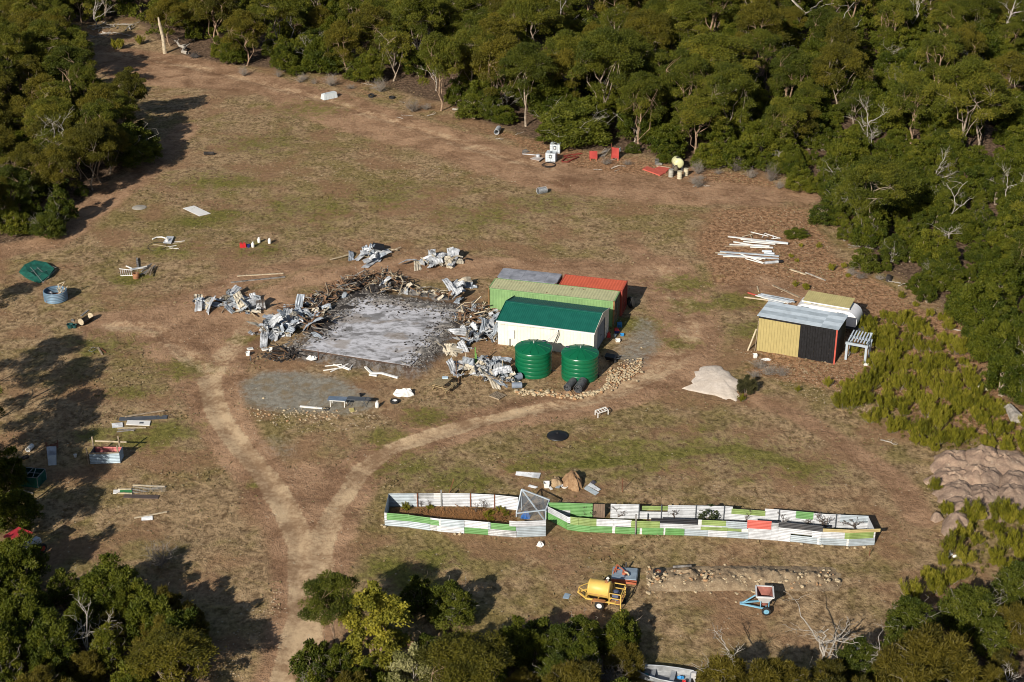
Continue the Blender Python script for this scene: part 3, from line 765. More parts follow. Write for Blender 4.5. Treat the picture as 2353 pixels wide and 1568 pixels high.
def leaves(cl, wl_, lw, upb=.35, droop=0.0, hang=0.0):
    """cl: rows cx cy cz rx ry rz n tint ; leaf cards wl_ long, lw wide. returns verts (4n,3), tints"""
    P = []; T_ = []; D = []
    for cx, cy, cz, rx, ry, rz, n, tint in cl:
        n = int(n); v = NR.normal(size=(n, 3)); v /= np.linalg.norm(v, axis=1)[:, None] + 1e-9
        v[:, 2] = np.where(v[:, 2] < -.25, -v[:, 2] * .9, v[:, 2])
        r = NR.uniform(.45, 1.0, (n, 1)) ** .6
        r *= 1 + .34 * np.sin(v[:, :1] * 7 + cx * 3) * np.cos(v[:, 1:2] * 7 + cy) * np.cos(v[:, 2:] * 5 + cx) + (NR.rand(n, 1) < .10) * NR.uniform(.05, .45, (n, 1))
        P.append(np.array([cx, cy, cz]) + v * r * np.array([rx, ry, rz])); D.append(v)
        T_.append(np.clip(tint + NR.normal(0, .16, n), 0, 1))
    P = np.vstack(P); D = np.vstack(D); t = np.concatenate(T_); n = len(P)
    a = D * .7 + NR.normal(0, .55, (n, 3)); a[:, 2] += hang
    a /= np.linalg.norm(a, axis=1)[:, None] + 1e-9
    nr = D * .5 + np.array([0, 0, upb]) + NR.normal(0, .45, (n, 3))
    b = np.cross(a, nr); b /= np.linalg.norm(b, axis=1)[:, None] + 1e-9
    L = NR.uniform(.7, 1.35, (n, 1)) * wl_ / 2; Wd = NR.uniform(.7, 1.3, (n, 1)) * lw / 2
    V4 = np.stack([P - a * L, P - b * Wd + a * L * .1, P + a * L, P + b * Wd + a * L * .1], 1).reshape(-1, 3)
    return V4, np.repeat(t, 4)
def leafmesh(name, V4, t, mat):
    me = bpy.data.meshes.new(name); n = len(V4) // 4
    me.vertices.add(4 * n); me.loops.add(4 * n); me.polygons.add(n)
    me.vertices.foreach_set('co', V4.astype(np.float32).ravel())
    me.loops.foreach_set('vertex_index', np.arange(4 * n, dtype=np.int32))
    me.polygons.foreach_set('loop_start', np.arange(0, 4 * n, 4, dtype=np.int32))
    at = me.attributes.new('tint', 'FLOAT', 'POINT'); at.data.foreach_set('value', t.astype(np.float32))
    me.materials.append(mat); me.update(); me.validate()
    return me
def limb(mb, p0, p1, r0, r1, rg, k=4, sag=.12, n=5):
    p0, p1 = Vector(p0), Vector(p1); L = (p1 - p0).length; pts = [p0]; rs = [r0]
    for i in range(1, k + 1):
        t = i / k; q = p0.lerp(p1, t)
        if i < k: q += Vector((rg.gauss(0, 1), rg.gauss(0, 1), rg.gauss(0, .6))) * L * sag * .5
        pts.append(q); rs.append(r0 + (r1 - r0) * t)
    mb.tube(pts, rs, n, False); return pts
def gum(seed, H, Wd, mat, bark, base=.30, dens=1.0, flat_=.84, nclump=None, leaf=(.20, .075), lean=0.0, bare=0):
    """a eucalypt: bare lower trunk, forking limbs, separate leaf clumps along the limb ends. returns trunk mesh, crown mesh"""
    rg = random.Random(seed); mb = MB(); R = Wd / 2
    nclump = nclump or int(18 + 3.2 * Wd)
    r0 = .022 * H * .5 + .04
    top = Vector((rg.uniform(-.4, .4) + lean, rg.uniform(-.3, .3), H * .62))
    tr = limb(mb, (0, 0, -.15), top, r0, r0 * .45, rg, 5, .06, 7)
    cl = []
    forks = []
    nf = rg.randint(5, 7)
    for i in range(nf):
        t = .35 + .65 * i / (nf - 1); s_ = tr[min(5, int(t * 5))]
        a = i * 2.4 + rg.uniform(-.5, .5); rr = R * rg.uniform(.40, .72); e = Vector((math.cos(a) * rr + lean * .6, math.sin(a) * rr, H * rg.uniform(.58, .84)))
        limb(mb, s_, e, r0 * .42, r0 * .16, rg, 4, .12, 5); forks.append(e)
    for i in range(nclump):
        a = i * 2.39996 + rg.uniform(-.3, .3); q = math.sqrt((i + .5) / nclump) * rg.uniform(.82, 1.05)
        x, y = math.cos(a) * q * R * .88 + lean, math.sin(a) * q * R * .88
        zt = H - H * (1 - base) * (.55 * q ** 2.2 * rg.uniform(.5, 1.1) + .5 * rg.random() ** 2.2) - rg.uniform(.1, .7)
        cr = rg.uniform(.065, .125) * Wd * (1.15 - .3 * q) + .24
        cl.append((x, y, zt, cr, cr, cr * flat_, 760 * dens * (cr / 1.0) ** 1.7 + 70, rg.random()))
        f = min(forks, key=lambda e: (e - Vector((x, y, zt))).length)
        limb(mb, f, (x, y, zt - cr * .2), r0 * .15, .012, rg, 3, .12, 4)
        if rg.random() < .4:
            cl.append((x + rg.uniform(-1, 1) * cr, y + rg.uniform(-1, 1) * cr, zt - cr * .8, cr * .6, cr * .6, cr * .4, 110 * dens * cr ** 1.5 + 30, rg.random()))
    for i in range(bare):
        f = rg.choice(forks); a = rg.uniform(0, 6.28); e = f + Vector((math.cos(a), math.sin(a), rg.uniform(-.2, .8))) * rg.uniform(1.0, 2.2)
        p = limb(mb, f, e, .05, .012, rg, 4, .2, 4)
        for q in p[1:]: limb(mb, q, q + Vector((rg.uniform(-1, 1), rg.uniform(-1, 1), rg.uniform(-.3, .7))) * .7, .02, .006, rg, 2, .2, 3)
    V4, t = leaves(cl, leaf[0], leaf[1])
    return mb.mesh('trunk', bark), leafmesh('crown', V4, t, mat)
def bush(seed, H, Wd, mat, bark, nc=26, leaf=(.26, .08), dens=1.0, plume=1.0, stems=7, low=.12, hang=.25, twigs=0):
    """a dense many-stemmed shrub or small tree whose plumes start near the ground"""
    rg = random.Random(seed); mb = MB(); R = Wd / 2; cl = []
    nc = int(nc * 1.7)
    for i in range(nc):
        a = i * 2.39996 + rg.uniform(-.5, .5); q = math.sqrt((i + .5) / nc)
        zt = H * (low + (1 - low) * math.sqrt(max(0, 1 - (q * .93) ** 2)) * rg.uniform(.46, 1.12))
        cr = R * rg.uniform(.14, .27) ; x, y = math.cos(a) * q * R * .85 * rg.uniform(.8, 1.2), math.sin(a) * q * R * .85 * rg.uniform(.8, 1.2)
        ch = cr * plume * rg.uniform(.8, 1.2)
        cl.append((x, y, max(zt - ch * .6, ch * .3), cr, cr, ch, (300 * (cr / .6) ** 1.5 + 35) * dens, rg.random()))
        if q > .55: cl.append((x * 1.02, y * 1.02, zt * .42, cr, cr, ch * .8, (120 * (cr / .6) ** 1.5 + 30) * dens, rg.random() * .8))
    for i in range(stems):
        a = rg.uniform(0, 6.28); q = rg.uniform(.2, .85)
        limb(mb, (rg.uniform(-.15, .15) * R, rg.uniform(-.15, .15) * R, -.1), (math.cos(a) * q * R * .8, math.sin(a) * q * R * .8, H * rg.uniform(.55, .85)), .018 * H + .012, .01, rg, 4, .12, 5)
    for i in range(twigs):
        a = rg.uniform(0, 6.28); q = rg.uniform(.5, 1.05); e = Vector((math.cos(a) * q * R, math.sin(a) * q * R, H * rg.uniform(.5, 1.0)))
        p = limb(mb, e * .35, e, .03, .008, rg, 4, .2, 4)
        for w in p[2:]: limb(mb, w, w + Vector((rg.uniform(-1, 1), rg.uniform(-1, 1), rg.uniform(-.1, .7))) * .6, .014, .005, rg, 2, .2, 3)
    V4, t = leaves(cl, leaf[0], leaf[1], hang=hang)
    V4[:, 2] = np.maximum(V4[:, 2], -.05)
    return mb.mesh('stems', bark), leafmesh('crown', V4, t, mat)
def deadtree(seed, H, Wd, bark=None, r0=None, trunkfrac=.45, depth=3, nb=5, up=.5):
    rg = random.Random(seed); mb = MB(); r0 = r0 or .014 * H + .02
    def grow(p, d, L, r, k):
        e = p + d * L; pts = limb(mb, p, e, r, r * .55, rg, 4, .13, 5 if k > 1 else 4)
        if k == 0: return
        for i in range(nb if k == depth else rg.randint(2, 4)):
            s_ = pts[rg.randint(2, len(pts) - 1)]
            nd = (d * .55 + Vector((rg.gauss(0, .75), rg.gauss(0, .75), rg.uniform(-.1, up)))).normalized()
            grow(s_, nd, L * rg.uniform(.45, .75), max(r * .5, .008), k - 1)
    grow(Vector((0, 0, -.1)), Vector((rg.uniform(-.12, .12), rg.uniform(-.12, .12), 1)).normalized(), H * trunkfrac, r0, depth)
    return mb.mesh('trunk', bark or DEAD)
def twigbush(seed, H, Wd, n=46, mat=None):
    rg = random.Random(seed); mb = MB()
    for i in range(n):
        a = rg.uniform(0, 6.28); q = rg.random() ** .6 * Wd / 2; e = Vector((math.cos(a) * q, math.sin(a) * q, H * rg.uniform(.45, 1) * (1 - .35 * (q * 2 / Wd) ** 2)))
        p = limb(mb, e * .08, e, .016, .006, rg, 3, .16, 3)
        for w in p[1:]: limb(mb, w, w + Vector((rg.uniform(-1, 1), rg.uniform(-1, 1), rg.uniform(0, .8))) * .35 * H / 1.2, .008, .004, rg, 2, .2, 3)
    return mb.mesh('twigs', mat or TWIG)
def tuft(seed, H, Wd, n, mat):
    """tussock of narrow blades springing from one foot"""
    rg = np.random.RandomState(seed); a = rg.uniform(0, 2 * np.pi, n); q = rg.uniform(0, 1, n) ** .7; h = H * rg.uniform(.55, 1, n)
    x, y = np.cos(a), np.sin(a); f = .25 * Wd / 2
    B = np.stack([x * q * f, y * q * f, np.zeros(n)], 1); M_ = np.stack([x * q * Wd * .28, y * q * Wd * .28, h * .62], 1); E = np.stack([x * q * Wd * .5, y * q * Wd * .5, h * (1 - .3 * q)], 1)
    s_ = np.stack([-y, x, np.zeros(n)], 1) * (.018 + .012 * rg.rand(n))[:, None]
    V4 = np.stack([B - s_, M_ + s_ * 1.2, E, M_ - s_ * 1.2], 1).reshape(-1, 3)
    return leafmesh('blades', V4, np.repeat(rg.rand(n), 4), mat)

def sprays(seed, H, Wd, mat):
    """heath: many upright feathery sprigs leaning outward from a common foot"""
    rg = random.Random(seed); mb = MB(); cl = []
    for i in range(16):
        a = rg.uniform(0, 6.28); q = rg.random() ** .6; h = H * rg.uniform(.55, 1.05) * (1 - .35 * q); x, y = math.cos(a) * q * Wd * .42, math.sin(a) * q * Wd * .42
        limb(mb, (x * .3, y * .3, -.03), (x, y, h * .6), .014, .006, rg, 2, .1, 3)
        for k in range(3): t = .35 + .3 * k; cl.append((x * (.55 + .2 * k), y * (.55 + .2 * k), h * t, .085, .085, .17 * H + .05, 34, rg.random()))
    V4, t = leaves(cl, .24, .022, hang=1.7); V4[:, 2] = np.maximum(V4[:, 2], -.05)
    return mb.mesh('stems', TWIG), leafmesh('crown', V4, t, mat)
# ---- prototypes of each kind
GUMS = [gum(100, 9.5, 6.4, EUC, BRKO), gum(101, 10.5, 7.6, EUC, BRK, base=.36), gum(102, 8.2, 6.2, EUC, BRKO, base=.25), gum(103, 9.0, 5.2, EUCO, BRK, base=.32),
        gum(104, 10.0, 8.6, EUC, BRK, dens=.85, bare=6), gum(105, 8.6, 7.0, EUCO, BRKO, base=.28), gum(106, 7.4, 5.6, EUC, BRK, dens=.5, bare=8, base=.2), gum(107, 9.4, 8.2, EUCO, BRK, base=.42)]
GH = [9.5, 10.5, 8.2, 9.0, 10.0, 8.6, 7.4, 9.4]; GW = [6.4, 7.6, 6.2, 5.2, 8.6, 7.0, 5.6, 8.2]
TEAS = [bush(200, 4.0, 3.8, TEA, BRK, plume=1.25), bush(201, 5.0, 4.2, TEA, BRK, plume=1.4, nc=30), bush(202, 3.2, 3.6, TEA, BRK), bush(203, 4.4, 3.4, TEA, TWIG, plume=1.3, twigs=8), bush(204, 3.6, 4.6, TEA, BRK, nc=32)]
TH = [4.0, 5.0, 3.2, 4.4, 3.6]; TW = [3.8, 4.2, 3.6, 3.4, 4.6]
ACAS = [bush(210, 4.0, 6.0, ACA, DEAD, nc=44, leaf=(.22, .10), dens=.85, twigs=22, hang=0, plume=.8), bush(211, 2.6, 2.8, ACA, BRK, nc=24, leaf=(.2, .09), dens=.8, twigs=5, hang=.1, plume=.9), bush(212, 4.6, 5.0, ACA, DEAD, nc=38, leaf=(.22, .10), dens=.8, twigs=14, hang=0, plume=.9)]
AH = [4.0, 2.6, 4.6]; AW = [6.0, 2.8, 5.0]
SHEO = [bush(220, 4.2, 5.0, SHE, TWIG, nc=36, leaf=(.42, .05), dens=1.25, plume=1.1, twigs=10), bush(221, 3.4, 3.6, SHE, TWIG, nc=28, leaf=(.40, .05), dens=1.25, plume=1.2, twigs=4)]
SHH = [4.2, 3.4]; SHW = [5.0, 3.6]
HEATH = [sprays(230, .9, 1.35, HEA), sprays(231, .65, 1.1, HEA), sprays(232, 1.15, 1.5, HEA), sprays(233, .75, 1.2, HEA)]
HH = [.85, .6, 1.1, .7]; HW = [1.25, 1.0, 1.4, 1.1]
DEADS = [deadtree(300, 7, 4), deadtree(301, 8.5, 5, trunkfrac=.55), deadtree(302, 6, 5, nb=7, up=.4), deadtree(303, 9, 4, trunkfrac=.7, depth=2, nb=4), deadtree(304, 4.2, 4, nb=8, up=.7, trunkfrac=.35)]
DH = [7, 8.5, 6, 9, 4.2]
TWIGS = [twigbush(310, 1.2, 1.6), twigbush(311, .8, 1.3, 40), twigbush(312, 2.2, 1.8, 60)]
def plant(name, label, cat, proto, loc, sc=(1, 1, 1), rz=None, group=None, parts=('trunk', 'crown')):
    if len(proto) == 1: parts = ('trunk',)
    r = T(name, label, cat, loc, rnd.uniform(0, 6.28) if rz is None else rz, group); r.scale = sc if hasattr(sc, '__len__') else (sc, sc, sc)
    for nm, me in zip(parts, proto):
        o = bpy.data.objects.new(nm, me); COL.objects.link(o); o.parent = r
    return r
TAKEN = []   # x, y, radius of hero plants, kept clear of the fill
def hero(f, x, y, H, Wd, kindn, k, label, rz=None, hp=None, cat='tree', parts=('trunk', 'crown')):
    P_, HH_, WW_ = {'gum': (GUMS, GH, GW), 'tea': (TEAS, TH, TW), 'aca': (ACAS, AH, AW), 'she': (SHEO, SHH, SHW)}[kindn]
    p = Q(f, x, y); sw = Wd / WW_[k]; szz = H / HH_[k]
    nm = {'gum': 'gum_tree', 'tea': 'tea_tree', 'aca': 'wattle_bush', 'she': 'sheoak_bush'}[kindn]
    TAKEN.append((p.x, p.y, Wd * .36))
    return plant(nm, label, cat if kindn == 'gum' else 'bush', P_[k], p, (sw, sw, szz), rz, None, parts if kindn == 'gum' else ('stems', 'crown'))
B = 'beyond the clearing'
hero('t2', 1420, 950, 10.2, 6.4, 'gum', 0, 'tall gum tree with pale orange lower trunk at the forest edge, above the grey brushwood', 1.0)
hero('t2', 2145, 1085, 10.4, 7.2, 'gum', 1, 'tall leaning-crowned gum tree with a long bare trunk behind the bright green edge bushes', 2.0)
hero('t2', 1900, 872, 7.4, 5.4, 'gum', 6, 'thin gum tree with many bare white branches between two full gum trees', .4)
hero('t2', 835, 580, 8.6, 7.4, 'gum', 5, 'bronze crowned gum tree with an orange trunk, behind the dark round edge bushes', .3)
hero('t3', 380, 880, 9.4, 8.4, 'gum', 4, 'broad gum tree with an orange trunk rising behind the large round wattle bush', 1.2)
hero('t3', 1085, 990, 8.2, 5.8, 'gum', 2, 'pale yellowish gum tree with a light trunk above the fallen white log', 2.2)
hero('t3', 1600, 985, 10.2, 11.5, 'gum', 1, 'broadest gum tree of the forest edge, spreading crown right of the yellowish gum', .9)
hero('t3', 1450, 1312, 6.8, 7.6, 'gum', 2, 'dark olive gum tree standing just behind the cream spray tank', 3.6)
hero('t4', 740, 1000, 9.4, 8.0, 'gum', 7, 'bronze domed gum tree in the scrub on the right hillside', .5)
hero('t4', 890, 1112, 5.4, 4.4, 'gum', 6, 'small grey gum tree with a short white trunk below the bronze domed gum', 1.5)
hero('t4', 300, 940, 7.6, 5.4, 'gum', 2, 'slanting multi-limbed gum tree left of the bronze domed gum', 4.0)
hero('t4', 1960, 1290, 8.5, 8.0, 'gum', 4, 'wide dark gum tree over shadowed ground near the right picture edge', 2.0)
hero('t3', 410, 1215, 4.6, 9.8, 'aca', 0, 'largest round green wattle bush with grey branches, behind the two liquid containers', .2)
hero('t2', 1700, 1010, 3.2, 4.6, 'aca', 1, 'bright green bush at the forest edge left of the tall bare-trunked gum', .5)
hero('t2', 1960, 1060, 2.2, 3.4, 'tea', 2, 'low olive bush between the bright green bush and the tall bare-trunked gum')
hero('t2', 530, 610, 3.8, 5.6, 'aca', 2, 'dense dark green bush at the far forest edge, left of the bronze crowned gum')
hero('t2', 710, 690, 3.2, 3.8, 'aca', 1, 'round dark green bush at the forest edge, in front of the bronze crowned gum')
hero('t2', 180, 640, 1.2, 2.6, 'tea', 2, 'small low green bush alone on the stony bank at the far forest edge')
hero('t3', 1230, 1390, 2.2, 3.0, 'tea', 0, 'light green bush left of the cream spray tank')
hero('t3', 1090, 1225, 2.8, 3.8, 'tea', 1, 'green bush with drooping sprays, left of the dark olive gum')
hero('t3', 920, 1310, 1.2, 2.0, 'aca', 1, 'low bright green bush beside the leaning red panels')
hero('t3', 1560, 1430, 2.6, 4.2, 'tea', 4, 'wide green bush right of the cream spray tank')
hero('t4', 130, 1470, 2.3, 2.4, 'tea', 2, 'yellow-green rounded bush below the grey leafless shrub')
hero('t4', 280, 1470, 1.9, 2.2, 'tea', 0, 'second yellow-green bush right of the grey leafless shrub')
hero('r1', 980, 310, 4.8, 8.4, 'aca', 0, 'bright green wattle bush with pale forked stems at the right forest edge', .9)
hero('r1', 640, 420, 2.4, 3.6, 'aca', 1, 'dark bush in front of the bright green wattle with pale stems')
hero('r1', 420, 130, 2.6, 3.4, 'tea', 0, 'yellow-green bush at the corner where the dirt track meets the right-hand scrub')
hero('r1', 985, 830, 2.5, 3.0, 'aca', 1, 'round vivid green bush at the edge of the scrub, above the fallen branches')
hero('r1', 1950, 1290, 3.9, 5.6, 'tea', 4, 'large round olive bush standing apart on the right slope', .4)
hero('r1', 1450, 1010, 1.9, 2.6, 'tea', 2, 'low dark bush just above the bare slope behind the caravan')
hero('r1', 400, 530, .8, 2.6, 'aca', 1, 'flat green bush alone on the reddish bare ground right of the timber stack')
hero('t1', 1130, 1400, 4.4, 7.0, 'aca', 2, 'dark rounded bush at the right end of the left-hand tree clump', 1.1)
hero('t1', 620, 880, 7.6, 6.4, 'gum', 0, 'dark gum tree shading the track at the top of the left-hand clump', 2.1)
hero('t1', 490, 1540, 6.2, 5.4, 'gum', 6, 'gum tree with thin white trunk and yellow-olive crown at the front of the left-hand clump', .8)
hero('t1', 400, 1650, 2.6, 4.8, 'aca', 2, 'broad dark green bush at the front foot of the left-hand clump')
hero('t1', 420, 2020, 2.5, 4.0, 'aca', 0, 'lowest dark green bush of the left-hand clump, beside the white specks')
hero('t1', 300, 480, 6.4, 7.8, 'gum', 5, 'bronze topped gum tree at the far left beside the reddish track', .2)
# foreground
y0 = lambda u, v: ('V', u, v)
WATT = bush(240, 5.6, 4.4, WAT, BRKO, nc=30, leaf=(.22, .13), plume=.75, low=.35, hang=-.1, stems=6)
p = Q('V', 868, 1528); TAKEN.append((p.x, p.y, 2)); plant('wattle_tree', 'yellow flowering wattle tree, brightest crown at the bottom of the view', 'tree', WATT, p, (1, 1, 1), .4)
hero('V', 770, 1505, 6.2, 4.4, 'gum', 2, 'olive gum tree directly left of the yellow flowering wattle', 1.3)
CREAM = bush(241, 3.6, 3.6, CRM, DEAD, nc=24, leaf=(.2, .11), dens=.6, plume=.8, hang=0)
p = Q('V', 950, 1600); TAKEN.append((p.x, p.y, 1.6)); plant('blossom_bush', 'cream flowering bush at the bottom edge, right of the yellow wattle', 'bush', CREAM, p, (1, 1, 1), .7, None, ('stems', 'crown'))
hero('V', 1075, 1640, 5.2, 6.6, 'gum', 5, 'bronze olive gum tree at the bottom edge beside the cream flowering bush', 2.6)
hero('V', 962, 1408, 2.6, 2.5, 'aca', 1, 'small deep green tree above the yellow wattle, left of its pair', 1.0)
hero('V', 1036, 1432, 2.9, 3.4, 'aca', 2, 'small deep green tree above the yellow wattle, right of its pair', 2.0)
hero('V', 1180, 1525, 3.2, 2.8, 'tea', 1, 'upright olive bush between the bronze gum and the foreground green bushes')
hero('V', 1245, 1478, 1.9, 2.6, 'aca', 1, 'green bush in front of the yellow trailer, left of the others there')
hero('V', 1335, 1490, 2.2, 3.2, 'aca', 2, 'green bush in front of the yellow trailer, middle of the three there')
hero('V', 1425, 1478, 2.2, 2.6, 'aca', 1, 'green bush in front of the yellow trailer, right of the others there')
hero('V', 1280, 1580, 2.2, 3.0, 'aca', 2, 'dark green bush at the bottom below the trailer bushes')
hero('V', 1320, 1645, 3.6, 4.6, 'she', 0, 'bronze feathery bush left of the aluminium boat', .4)
hero('V', 1420, 1640, 2.4, 2.4, 'aca', 1, 'dark bush touching the left side of the aluminium boat')
hero('V', 1665, 1610, 3.2, 3.4, 'she', 1, 'bronze feathery bush right of the aluminium boat')
hero('V', 1760, 1650, 3.6, 4.4, 'she', 0, 'wide bronze bush at the bottom edge under the low spreading dead tree', 2.2)
hero('V', 1890, 1655, 3.0, 3.8, 'she', 1, 'bronze bush at the bottom edge under the bare branching dead tree', 1.0)
hero('V', 2120, 1610, 4.6, 6.4, 'she', 0, 'largest bronze feathery bush, near the bottom right corner', 1.4)
hero('V', 2090, 1462, 2.6, 3.6, 'aca', 2, 'dark green bush above the largest bronze feathery bush')
hero('V', 2230, 1450, 3.0, 4.4, 'aca', 0, 'wide dark green bush in the bottom right scrub')
hero('V', 2320, 1490, 3.2, 3.0, 'she', 1, 'grey-green upright bush at the right picture edge')
hero('V', 255, 1405, 3.8, 4.6, 'tea', 1, 'bright yellow-green bush at the top of the lower left thicket', .2)
hero('V', 385, 1425, 2.4, 2.2, 'she', 1, 'grey-green bush right of the bright yellow-green bush, lower left')
hero('V', 405, 1600, 4.4, 5.4, 'gum', 3, 'bronze crowned gum beside the dirt track at the bottom left', 2.0)
hero('V', 725, 1555, 2.4, 3.0, 'aca', 1, 'bright green bush beside the dirt track, below the olive gum')
hero('V', 45, 1215, 3.4, 3.6, 'tea', 1, 'green bush at the left picture edge above the tractor')
hero('V', 22, 1130, 3.6, 3.0, 'tea', 0, 'dark green bush beside the green mesh cage')
hero('V', 18, 1330, 2.8, 3.0, 'tea', 2, 'olive bush half hiding the tractor at the left edge')
ASH_ = {}
def dead(f, x, y, H, k, label, rz=None, sw=None, mat=None):
    p = Q(f, x, y); s_ = H / DH[k]; r = plant('dead_tree', label, 'dead tree', (DEADS[k],), p, (sw or s_, sw or s_, s_), rz)
    TAKEN.append((p.x, p.y, .6)); return r
dead('t4', 470, 340, 12.5, 3, 'thick white dead tree with one broken side limb, at the top of the forest', 1.0, 2.0)
dead('t4', 1420, 420, 9.0, 1, 'pale dead tree standing above the right hillside scrub', 2.0)
dead('t4', 2200, 360, 9.5, 0, 'branching white dead tree near the upper right corner', .3)
dead('t4', 1715, 650, 6.5, 3, 'straight white dead stem left of the hooked dead trunk')
dead('t4', 1830, 640, 5.2, 2, 'short dead trunk with hooked branches, upper right')
dead('t4', 845, 150, 7.5, 3, 'leaning pale dead trunk at the top edge, right of the thick white one', 4)
dead('t1', 540, 1560, 7.4, 1, 'leaning bare white tree in front of the left-hand clump', .9)
dead('t1', 820, 240, 7.0, 0, 'grey many-stemmed dead tree behind the fallen logs, upper left')
dead('t1', 280, 165, 6.5, 3, 'pair-like thin grey dead stem at the upper left', 2)
dead('V', 1880, 1560, 5.6, 2, 'bare branching dead tree left of the loose sheet of iron, bottom right', 1.2, 1.2)
dead('V', 1700, 1600, 4.6, 0, 'low spreading dead tree right of the boat', 3.1, 1.0)
dead('V', 2010, 1560, 3.6, 2, 'pale dead tree with crooked limbs beside the loose sheet of iron', .5, .8)
dead('V', 1760, 1580, 3.2, 4, 'grey dead tree at the bottom edge, left of the other two')
dead('V', 2310, 1600, 3.4, 4, 'grey leafless tree at the bottom right corner')
dead('V', 205, 1520, 4.8, 0, 'grey leafless tree inside the lower left thicket', 1)
dead('V', 10, 1330, 3.4, 4, 'white fallen-looking dead tree beside the tractor', 2)
dead('b1', 640, 1420, 4.0, 2, 'second leafless tree in the lower left thicket, left of the first')
dead('t4', 230, 1430, 3.6, 4, 'grey leafless shrub with pale stems, right of the clearing', 3, .8)
dead('r1', 1700, 640, 3.6, 2, 'grey leafless tree in the scrub above the large round olive bush', 2, .7)
dead('t3', 1800, 1240, 3.4, 2, 'bare grey tree behind the scrub right of the spray tank')

# snag at the top left
pb = Q('t1', 1412, 458); ph = Ht('t1', 1355, 150, pb)
m = MB(); tp = XYat('t1', 1355, 150, pb.y)
m.tube([pb - Vector((0, 0, .2)), pb.lerp(tp, .45) + Vector((.12, 0, 0)), pb.lerp(tp, .8), tp], [.30, .24, .20, .12], 8)
sn = T('tree_stump', 'tall bare tan snag standing alone at the top of the clearing', 'dead tree', pb); m.build('trunk', PALEWOOD, sn)

# ---- fill of the forest and thickets
def fill(poly, spacing, seed, clear=True, ymax=262, jit=.42, f='V'):
    rg = np.random.RandomState(seed); pl = wl(poly, f); x0, y0_ = pl.min(0); x1, y1 = pl.max(0); y1 = min(y1, ymax)
    xs_ = np.arange(x0, x1, spacing); ys_ = np.arange(y0_, y1, spacing); out = []
    X, Y = np.meshgrid(xs_, ys_); X = X + rg.uniform(-jit, jit, X.shape) * spacing; Y = Y + rg.uniform(-jit, jit, Y.shape) * spacing
    X, Y = X.ravel(), Y.ravel(); ok = inside(X, Y, pl)
    for x, y in zip(X[ok], Y[ok]):
        u = 1176.5 + FPX * x / (y * cP + CAM_H * sP)
        if not -130 < u < 2480: continue
        if clear and any((x - a) ** 2 + (y - b) ** 2 < r * r for a, b, r in TAKEN): continue
        out.append((x, y, u))
    rg.shuffle(out); return sorted(out, key=lambda q: q[1])
def pick(rg, w): return rg.choices(range(len(w)), w)[0]
rg = random.Random(5)
NGUM = 'gum trees of the forest behind the clearing'
FAR_STUFF = []
cnt = 0
ADJ = ('narrow olive', 'tall broad olive', 'low round olive', 'slim bronze', 'open bare-limbed olive', 'rounded bronze', 'thin half-bare', 'flat-topped bronze')
def where(y, u): return ('front' if y < 200 else 'middle' if y < 232 else 'far') + (' left' if u < 800 else ' centre' if u < 1550 else ' right') + ' of the forest behind the clearing'
for x, y, u in fill(FOREST_N, 6.5, 21, ymax=272):
    right = u > 1850 + (y - 170) * 2.0
    pr = (.14 if y < 195 else .34) if right else .80
    if y > 225: pr = .85
    if rg.random() < pr:
        k = pick(rg, (4, 3, 4, 3, 2, 3, 1.2, 2.6)); s_ = rg.choice((.6, .8, .9, 1.0, 1.1)) * rg.uniform(.92, 1.08)
        plant('gum_tree', f'{ADJ[k]} gum tree at the {where(y, u)}', 'tree', GUMS[k], (x, y, hz(x, y)), (s_ * rg.uniform(.9, 1.12), s_ * rg.uniform(.9, 1.12), s_), None, NGUM); cnt += 1
nt = 0
cl = []
for x, y, u in fill(FOREST_N, 4.2, 24, clear=False, ymax=285):
    if y > 232:
        h = rg.uniform(1.6, 4.6); w = rg.uniform(1.3, 2.4); t0 = rg.random()
        for k in range(11):
            a = rg.uniform(0, 6.28); q = rg.random() ** .5; cl.append((x + math.cos(a) * q * w, y + math.sin(a) * q * w, hz(x, y) + h * (1 - .6 * q * q) * rg.uniform(.5, 1), .55, .55, .55, 55, (t0 + rg.random()) / 2))
V4, t = leaves(cl, .34, .12); kind(inst('distant_scrub', leafmesh('distant_scrub', V4, t, TEA)), 'stuff')
for x, y, u in fill(FOREST_N, 4.5, 22, ymax=266):
    right = u > 1800 + (y - 170) * 2.0
    k = pick(rg, (3, 3, 3, 2, 3)); s_ = rg.uniform(.55, 1.0) if right and y < 190 else rg.uniform(.7, 1.25)
    if rg.random() < (.95 if right else .66):
        if rg.random() < .16:
            k = rg.randint(0, 2); s_ = rg.uniform(.5, .85)
            plant('wattle_bush', 'deep green bush growing under the forest trees behind the clearing', 'bush', ACAS[k], (x, y, hz(x, y)), s_, None, 'deep green bushes of the forest', ('stems', 'crown'))
        elif nt < 292: nt += 1; plant('tea_tree', f'{("rounded", "tall", "low", "twiggy", "wide")[k]} feathery green bush at the {where(y, u)}', 'bush', TEAS[k], (x, y, hz(x, y)), (s_ * 1.1, s_ * 1.1, s_), None, 'feathery bushes of the forest', ('stems', 'crown'))
for x, y, u in fill(FOREST_N, 11, 23, ymax=262):
    if rg.random() < .5: k = rg.randint(0, 3); s_ = rg.uniform(.55, .95); plant('dead_tree', 'leafless grey tree standing among the forest trees behind the clearing', 'dead tree', (DEADS[k],), (x, y, hz(x, y)), s_, None, 'leafless trees of the forest')
